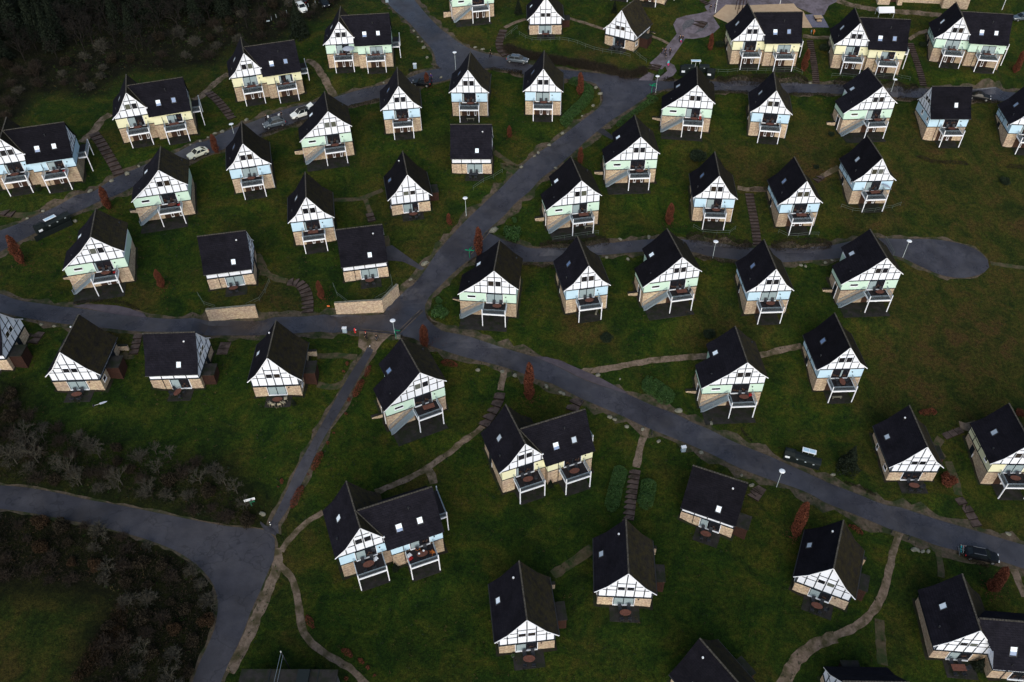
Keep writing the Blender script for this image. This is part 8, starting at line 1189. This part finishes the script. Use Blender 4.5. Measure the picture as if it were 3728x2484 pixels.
# ---------------------------------------------------------------- vehicles
def make_car(name, paint, L=4.5, W=1.8, H_=1.5, kind='estate', roofmat=None):
    t = empty(name); h2 = L/2; w2 = W/2; hood = .92 if kind != 'suv' else 1.02; belt = hood+.02
    # stations x (front +), half width, z top of lower body
    st = [(h2,.62,.62),(h2-.12,.80,.74),(h2-.5,.93,.86),(h2-1.05,.97,hood),(h2-1.3,1.,belt),(0,1.,belt+.02),(-h2+.7,.98,belt+.05),(-h2+.15,.93,belt+.04),(-h2,.85,.95)]
    b = MB()
    def ring(x, w, zt): w *= w2; return [(x,-w*.86,.26),(x,-w,.42),(x,-w*1.0,zt-.18),(x,-w*.93,zt),(x,w*.93,zt),(x,w*1.0,zt-.18),(x,w,.42),(x,w*.86,.26)]
    rs = [ring(*s) for s in st]
    for A, B in zip(rs, rs[1:]):
        for k in range(8): j = (k+1) % 8; b.poly([A[k],A[j],B[j],B[k]])
    b.poly(rs[0][::-1]); b.poly(rs[-1])
    b.build('body', paint, t)
    rear = {'estate':-h2+.35,'hatch':-h2+.35,'suv':-h2+.3,'saloon':-h2+1.0}[kind]; rr = {'estate':.55,'hatch':.7,'suv':.5,'saloon':.8}[kind]
    f0 = h2-1.25; f1 = h2-1.95; z0 = belt; z1 = H_-.06; a = .90*w2; c = .72*w2
    g = MB(); P0 = [(f0,-a,z0),(f0,a,z0),(rear,a,z0+.04),(rear,-a,z0+.04)]; P1 = [(f1,-c,z1),(f1,c,z1),(rear+rr,c,z1),(rear+rr,-c,z1)]
    for k in range(4): j = (k+1) % 4; g.poly([P0[k],P0[j],P1[j],P1[k]])
    g.build('window', 'car_glass', t)
    r = MB(); P2 = [(f1+.03,-c-.03,z1),(f1+.03,c+.03,z1),(rear+rr-.03,c+.03,z1),(rear+rr-.03,-c-.03,z1)]; P3 = [(f1-.15,-c*.8,z1+.07),(f1-.15,c*.8,z1+.07),(rear+rr+.12,c*.8,z1+.07),(rear+rr+.12,-c*.8,z1+.07)]
    r.poly(P3)
    for k in range(4): j = (k+1) % 4; r.poly([P2[k],P2[j],P3[j],P3[k]])
    r.build('roof', roofmat or paint, t)
    p = MB()
    for s in (-1,1):
        p.beam((f0,s*a,z0),(f1,s*c,z1),.07,.07); p.beam((rear,s*a,z0+.04),(rear+rr,s*c,z1),.10,.10); xm = (f1+rear+rr)/2; p.beam((xm,s*(a+.0),z0),(xm-.03,s*(c+.0),z1),.06,.06)
    p.build('pillar', paint, t)
    if kind in ('estate','suv'):
        for s in (-1,1): m = MB(); m.beam((f1-.1,s*c*.93,z1+.1),(rear+rr+.1,s*c*.93,z1+.1),.04,.04); m.build('roof_rail', 'alloy', t)
    for x in (h2-.85,-h2+.8):
        for s in (-1,1):
            w = MB(); w.tube((x,s*(w2-.20),.33),(x,s*(w2+.012),.33),.33,n=16,cap=True); o = w.build('wheel', 'rubber_tyre', t)
            w = MB(); w.tube((x,s*(w2-.02),.33),(x,s*(w2+.025),.33),.20,n=10,cap=True); w.build('rim', 'alloy', o)
    for s in (-1,1):
        m = MB(); m.box(h2-.22,h2-.02,s*.62*w2-.16,s*.62*w2+.16,.60,.74); m.build('headlight', 'headlight', t)
        m = MB(); m.box(-h2-.01,-h2+.1,s*.78*w2-.12,s*.78*w2+.12,.68,.95); m.build('tail_light', 'tail_red', t)
        m = MB(); m.box(f0-.35,f0-.2,s*(w2+.02)-.09,s*(w2+.02)+.09,.98,1.1); m.build('mirror', paint, t)
    m = MB(); m.box(h2-.03,h2+.015,-.45*w2,.45*w2,.36,.56); m.build('grille', 'rubber_tyre', t)
    return t
CARS = {}
for (x, y, rz, kind, paint, L, roofm, lab, extra) in CARL:
    t = make_car('parked_car', paint, L, 1.84 if kind == 'suv' else 1.78, 1.66 if kind == 'suv' else 1.48, kind, roofm)
    t.location = at(x,y,.06); t.rotation_euler = (0,0,rz); tag(t, lab, 'car', 'cars on the roads of the village')
    h2 = L/2
    if extra == 'hatch':
        m = MB(); m.beam((-h2+.55,0,1.62),(-h2-.55,0,2.05), 1.4, .05); m.build('tailgate', paint, t)
    if extra == 'bikes':
        m = MB()
        for s in (-.4,.4): m.beam((-h2,s,.5),(-h2-.75,s,.5),.05,.05)
        m.beam((-h2-.7,-.8,.55),(-h2-.7,.8,.55),.06,.06); m.build('bike_rack', 'alloy', t)
        for k, xx in enumerate((-h2-.3,-h2-.6)):
            bk = empty('bicycle'); 
            for s in (-.52,.52):
                m = MB(); n = 18
                for i in range(n):
                    a0 = 2*math.pi*i/n; a1 = 2*math.pi*(i+1)/n; m.tube((0,s+.34*math.cos(a0),.34+.34*math.sin(a0)),(0,s+.34*math.cos(a1),.34+.34*math.sin(a1)),.02,n=4)
                for i in range(6): a0 = math.pi*i/6; m.tube((0,s+.33*math.cos(a0),.34+.33*math.sin(a0)),(0,s-.33*math.cos(a0),.34-.33*math.sin(a0)),.004,n=3)
                m.build('wheel', 'rubber_tyre', bk)
            m = MB(); fr = [((0,-.52,.34),(0,-.1,.34)),((0,-.1,.34),(0,-.22,.85)),((0,-.22,.8),(0,.38,.8)),((0,-.1,.34),(0,.38,.75)),((0,-.52,.34),(0,-.2,.78)),((0,.52,.34),(0,.36,.98))]
            for a0, a1 in fr: m.tube(a0,a1,.022,n=5)
            m.build('frame', 'cloth_cyan' if k else 'pole_grey', bk); m = MB(); m.tube((-.28,.34,1.0),(.28,.34,1.0),.018,n=5); m.build('handlebar', 'alloy', bk); m = MB(); m.box(-.07,.07,-.34,-.08,.88,.93); m.build('saddle', 'rubber_tyre', bk)
            c = math.cos(rz); s = math.sin(rz); bk.location = (x+c*xx, y+s*xx, GZ(x,y)+.62); bk.rotation_euler = (0,0,rz)
            tag(bk, ['grey bicycle on the rack nearest the black car boot','turquoise-framed bicycle outermost on the rack of the black car'][k], 'bicycle', None)
# ---------------------------------------------------------------- people
def skin_mesh(name, V_, E_, mat, parent, sub=1):
    me = bpy.data.meshes.new(name); me.from_pydata([v[:3] for v in V_], E_, []); o = bpy.data.objects.new(name, me); COL.objects.link(o)
    sm = o.modifiers.new('s', 'SKIN'); 
    for i, v in enumerate(V_): me.skin_vertices[0].data[i].radius = (v[3], v[4] if len(v) > 4 else v[3])
    me.skin_vertices[0].data[0].use_root = True
    ss = o.modifiers.new('u', 'SUBSURF'); ss.levels = sub; ss.render_levels = sub
    dg = bpy.context.evaluated_depsgraph_get(); ev = o.evaluated_get(dg); m2 = bpy.data.meshes.new_from_object(ev); m2.name = name
    o.modifiers.clear(); o.data = m2; bpy.data.meshes.remove(me); m2.materials.clear(); m2.materials.append(MAT[mat]); m2.polygons.foreach_set('use_smooth', [True]*len(m2.polygons)); o.parent = parent
    return o
def ensure_skin(me):
    if not me.skin_vertices: pass
def make_person(top, legs, hair='hair_dark', sc=1., pose='walk', hold=None, hat=None):
    t = empty('person'); k = .22 if pose == 'walk' else .03
    cr = pose == 'crouch'; dz = -.42 if cr else 0.
    hip = Vector((0,0,.93+dz))
    def leg(s, f):
        if cr: return [(s*.10,0,.90+dz),(s*.16,-.36,.52),(s*.13,-.05,.09),(s*.13,-.24,.04)]
        return [(s*.10,0,.90),(s*.11,-f*.6-.03,.49),(s*.10,-f*.9+.02,.09),(s*.10,-f*.9-.15,.04)]
    lr = (.085,.058,.042,.035)
    lean = -.16 if cr else -.02
    V_ = [(0,0,.95+dz,.13,.10),(0,lean*.4,1.12+dz,.12,.09),(0,lean,1.34+dz,.15,.10),(0,lean,1.45+dz,.06),(0,lean-.01,1.52+dz,.05),(0,lean-.03,1.60+dz,.085,.095),(0,lean-.01,1.70+dz,.075,.085)]
    E_ = [(0,1),(1,2),(2,3),(3,4),(4,5),(5,6)]
    for s in (-1,1):
        b = len(V_); L_ = leg(s, s*k)
        for p, r in zip(L_, lr): V_.append((*p,r))
        E_ += [(0,b),(b,b+1),(b+1,b+2),(b+2,b+3)]
    arms = {}
    for s in (-1,1):
        b = len(V_); fw = -.34 if (hold and s > 0) or cr else -s*k*-.7
        el = (s*.25, lean+ (fw*.3), 1.12+dz); wr = (s*(.20 if hold else .27), lean+fw, 1.02+dz if (hold and s > 0) or cr else .88+dz)
        for p, r in (((s*.17,lean,1.40+dz),.052),(el,.042),(wr,.028)): V_.append((*p,r))
        E_ += [(2,b),(b,b+1),(b+1,b+2)]; arms[s] = (el, wr, b)
        d = (Vector(wr)-Vector(el)).normalized(); side = Vector((0,1,0)); pb = len(V_); pm = Vector(wr)+d*.07; V_.append((*pm,.024,.016)); E_.append((b+2,pb))
        for f in range(4):
            q = pm+side*((f-1.5)*.020)+d*.02; e = q+d*(.055,.068,.062,.048)[f]+Vector((-s*.014,0,0)); i = len(V_); V_.append((*q,.008)); V_.append((*e,.006)); E_ += [(pb,i),(i,i+1)]
        th = Vector(wr)+d*.025; i = len(V_); V_.append((*(th+Vector((-s*.02,-.03,0))),.009)); V_.append((*(th+d*.04+Vector((-s*.02,-.045,0))),.007)); E_ += [(b+2,i),(i,i+1)]
    skin_mesh('body', V_, E_, 'skin', t)
    # clothes follow the same joints a little wider
    J = [(x,y,z,(r[0]+.028),(r[-1]+.028)) for x,y,z,*r in V_[:3]]+[(V_[3][0],V_[3][1],V_[3][2]-.04,.075)]
    Je = [(0,1),(1,2),(2,3)]
    for s in (-1,1):
        b = len(J); el, wr, bi = arms[s]; w = Vector(el).lerp(Vector(wr), .92); J += [(s*.17,lean,1.40+dz,.072),(*el,.060),(*w,.046)]; Je += [(2,b),(b,b+1),(b+1,b+2)]
    skin_mesh('jacket', J, Je, top, t)
    T_ = [(0,0,.93+dz,.125,.115)]; Te = []
    for s in (-1,1):
        L_ = leg(s, s*k); b = len(T_)
        for p, r in zip(L_[:3], (.105,.078,.060)): T_.append((*p,r))
        Te += [(0,b),(b,b+1),(b+1,b+2)]
    skin_mesh('trousers', T_, Te, legs, t)
    h_ = MB(); h_.lathe([(.09,1.60),(.105,1.66),(.10,1.73),(.065,1.79),(.01,1.81)], 0, lean+.015, 12); h_.v = [(x,y,z+dz) for x,y,z in h_.v]; h_.build('hair' if not hat else 'hat', hat or hair, t, smoothsh=True)
    f = MB()
    for s in (-1,1): f.box(s*.035-.012,s*.035+.012,lean-.128,lean-.118,1.625+dz,1.64+dz)
    f.build('eyes', 'hair_dark', t)
    f = MB(); f.box(-.012,.012,lean-.15,lean-.12,1.585+dz,1.62+dz); f.box(-.025,.025,lean-.127,lean-.118,1.555+dz,1.565+dz); f.build('face', 'skin', t)
    for s in (-1,1):
        L_ = leg(s, s*k); m = MB(); x, y, z = L_[2]; m.box(x-.05,x+.05,y-.2,y+.07,-.01,.1); m.build('shoe', 'rubber_tyre', t)
    t.scale = (sc,sc,sc); return t
for (x, y, dz_, rz, top, legs, hair, sc, pose, hold, lab, hat) in PEOPLE:
    t = make_person(top, legs, hair, sc, pose, bool(hold), hat); t.location = at(x,y,.06) if dz_ is None else (x,y,dz_); t.rotation_euler = (0,0,rz); tag(t, lab, 'person')
    if hold:
        m = MB(); m.box(-.22,.22,-.14,.14,0,.34); c = math.cos(rz); s = math.sin(rz); lx, ly = .2*sc, -.5*sc
        tag(m.build('carried_box', 'cloth_white', None, (x+c*lx-s*ly, y+s*lx+c*ly, t.location.z+.82*sc), rz), hold, 'box')
# ---------------------------------------------------------------- small things on balconies and lawns
def parasol(loc, r, tilt, lab, closed=False):
    t = empty('parasol', loc, 0, lab, 'parasol'); m = MB(); m.tube((0,0,0),(0,0,2.1),.025,n=6); m.build('pole', 'alloy', t); m = MB()
    m.lathe([(.02,2.25),(r*.5,2.12),(r,1.85)] if not closed else [(.03,2.2),(.13,1.9),(.16,1.1),(.07,1.0)], n=8); o = m.build('canopy', 'parasol_grey', t)
    m = MB(); m.lathe([(.25,0),(.25,.08),(.05,.1)], n=10); m.build('foot', 'dark_metal', t); t.rotation_euler = tilt; return t
for a in PARASOLS: parasol(*a)
for (n, x, y, z, kind, lab) in EXTRAS:
    w = loc2w(n, x, y, z); rz = HN[n][2]
    if kind == 'plate': m = MB(); m.lathe([(.01,.01),(.10,.01),(.15,.035)], n=14); tag(m.build('plate', 'lamp_white', None, w), lab, 'plate')
    elif kind == 'orangechair':
        t = copy_tree(CH); t.location = w; t.rotation_euler = (0,0,rz+2.); tag(t, lab, 'chair'); 
        for c in t.children:
            for sl in c.material_slots: sl.link = 'OBJECT'; sl.material = MAT['cloth_orange']
    elif kind in ('towel_red','towel_white','cushion'):
        m = MB()
        for i in range(6):
            for j in range(5):
                f_ = lambda a, b: (a*.12-.3, b*.12-.25, .04+.10*math.sin(a*1.7+b)*math.sin(b*2.3+1)+.12*math.exp(-((a-3)**2+(b-2)**2)/3))
                m.poly([f_(i,j),f_(i+1,j),f_(i+1,j+1),f_(i,j+1)])
        tag(m.build('cloth', 'cloth_red' if kind == 'towel_red' else 'cloth_white', None, w, rz+.4), lab, 'cloth')
    elif kind == 'bench': boxobj('bench', [('seat','rock',box_(-.8,.8,-.15,.15,.38,.45)),('leg','rock',box_(-.7,-.6,-.15,.15,0,.38)),('leg','rock',box_(.6,.7,-.15,.15,0,.38))], w, rz+(.0 if x < 1.7 else 1.1), lab, 'bench')
    elif kind == 'basket':
        t = empty('plant_pot', w, 0, lab, 'plant pot'); m = MB(); m.lathe([(.01,0),(.14,0),(.2,.34),(.17,.34),(.15,.25)], n=12); m.build('pot', 'cloth_grey', t); m = MB()
        for _ in range(120): leafquad(m, (rnd.gauss(0,.12),rnd.gauss(0,.12),.35+abs(rnd.gauss(0,.12))), .05)
        m.build('plant', 'leaf_green', t)
# play area, tent, lodge
for b_ in BLOCKS:
    (nm, lab, cat, x, y, rz, parts) = b_
    t = empty(nm, at(x,y), rz, lab, cat)
    for (pn, mt, kind, a) in parts:
        m = MB()
        if kind == 'box': m.box(*a)
        elif kind == 'tube': m.tube(a[0],a[1],a[2],n=6)
        elif kind == 'beam': m.beam(a[0],a[1],a[2],a[3])
        elif kind == 'prismx': m.prism(a[0],a[1],a[2],axis='x')
        elif kind == 'prismy': m.prism(a[0],a[1],a[2])
        m.build(pn, mt, t)
# remove masters that nothing used
placed = set(USED)
for p in list(PROTO.values())+COLP+[q for v in BP.values() for q in v]+FIR+BARE+TWG+[RB,RR,T_OV,T_RC,T_DK,CH,CH_B,lp,pl,bn,bn2]+RK:
    if p.name not in placed:
        for o in tree_set(p)[::-1]: bpy.data.objects.remove(o)
# ---------------------------------------------------------------- light and camera
w = bpy.data.worlds.new('World'); scene.world = w; w.use_nodes = True; nt = w.node_tree; bg = nt.nodes['Background']
sk = nt.nodes.new('ShaderNodeTexSky'); sk.sky_type = 'NISHITA'; sk.sun_disc = False; sk.sun_elevation = R(SUN_EL); sk.sun_rotation = R(SUN_ROT)
sk.air_density = 1.2; sk.dust_density = 3.; sk.ozone_density = 1.5
nt.links.new(sk.outputs[0], bg.inputs['Color']); bg.inputs['Strength'].default_value = SKY_STR
sl = bpy.data.lights.new('sun', 'SUN'); sl.energy = SUN_STR; sl.angle = R(SUN_ANG); sl.color = SUN_COL
so = bpy.data.objects.new('sun', sl); COL.objects.link(so)
d = Vector((math.sin(R(SUN_ROT))*math.cos(R(SUN_EL)), math.cos(R(SUN_ROT))*math.cos(R(SUN_EL)), math.sin(R(SUN_EL))))
so.rotation_euler = d.to_track_quat('Z','Y').to_euler(); so.location = (0,0,200)
cd = bpy.data.cameras.new('camera'); cd.sensor_width = 36.; cd.lens = 36.*CAMF/3728.; cd.clip_end = 6000.; cd.clip_start = 1.
co = bpy.data.objects.new('camera', cd); COL.objects.link(co)
s_, c_ = math.sin(CAMP), math.cos(CAMP); Xv = Vector((1,0,0)); Uv = Vector((0,s_,c_)); Fv = Vector((0,c_,-s_)); cr, sr = math.cos(CAMR), math.sin(CAMR)
right = Xv*cr-Uv*sr; up = Xv*sr+Uv*cr
M = Matrix((right, up, -Fv)).transposed().to_4x4(); M.translation = Vector((0,0,CAMZ)); co.matrix_world = M
scene.camera = co
scene.view_settings.view_transform = 'Standard'; scene.view_settings.look = 'None'; scene.view_settings.exposure = EXPOSURE
scene.render.engine = 'CYCLES'
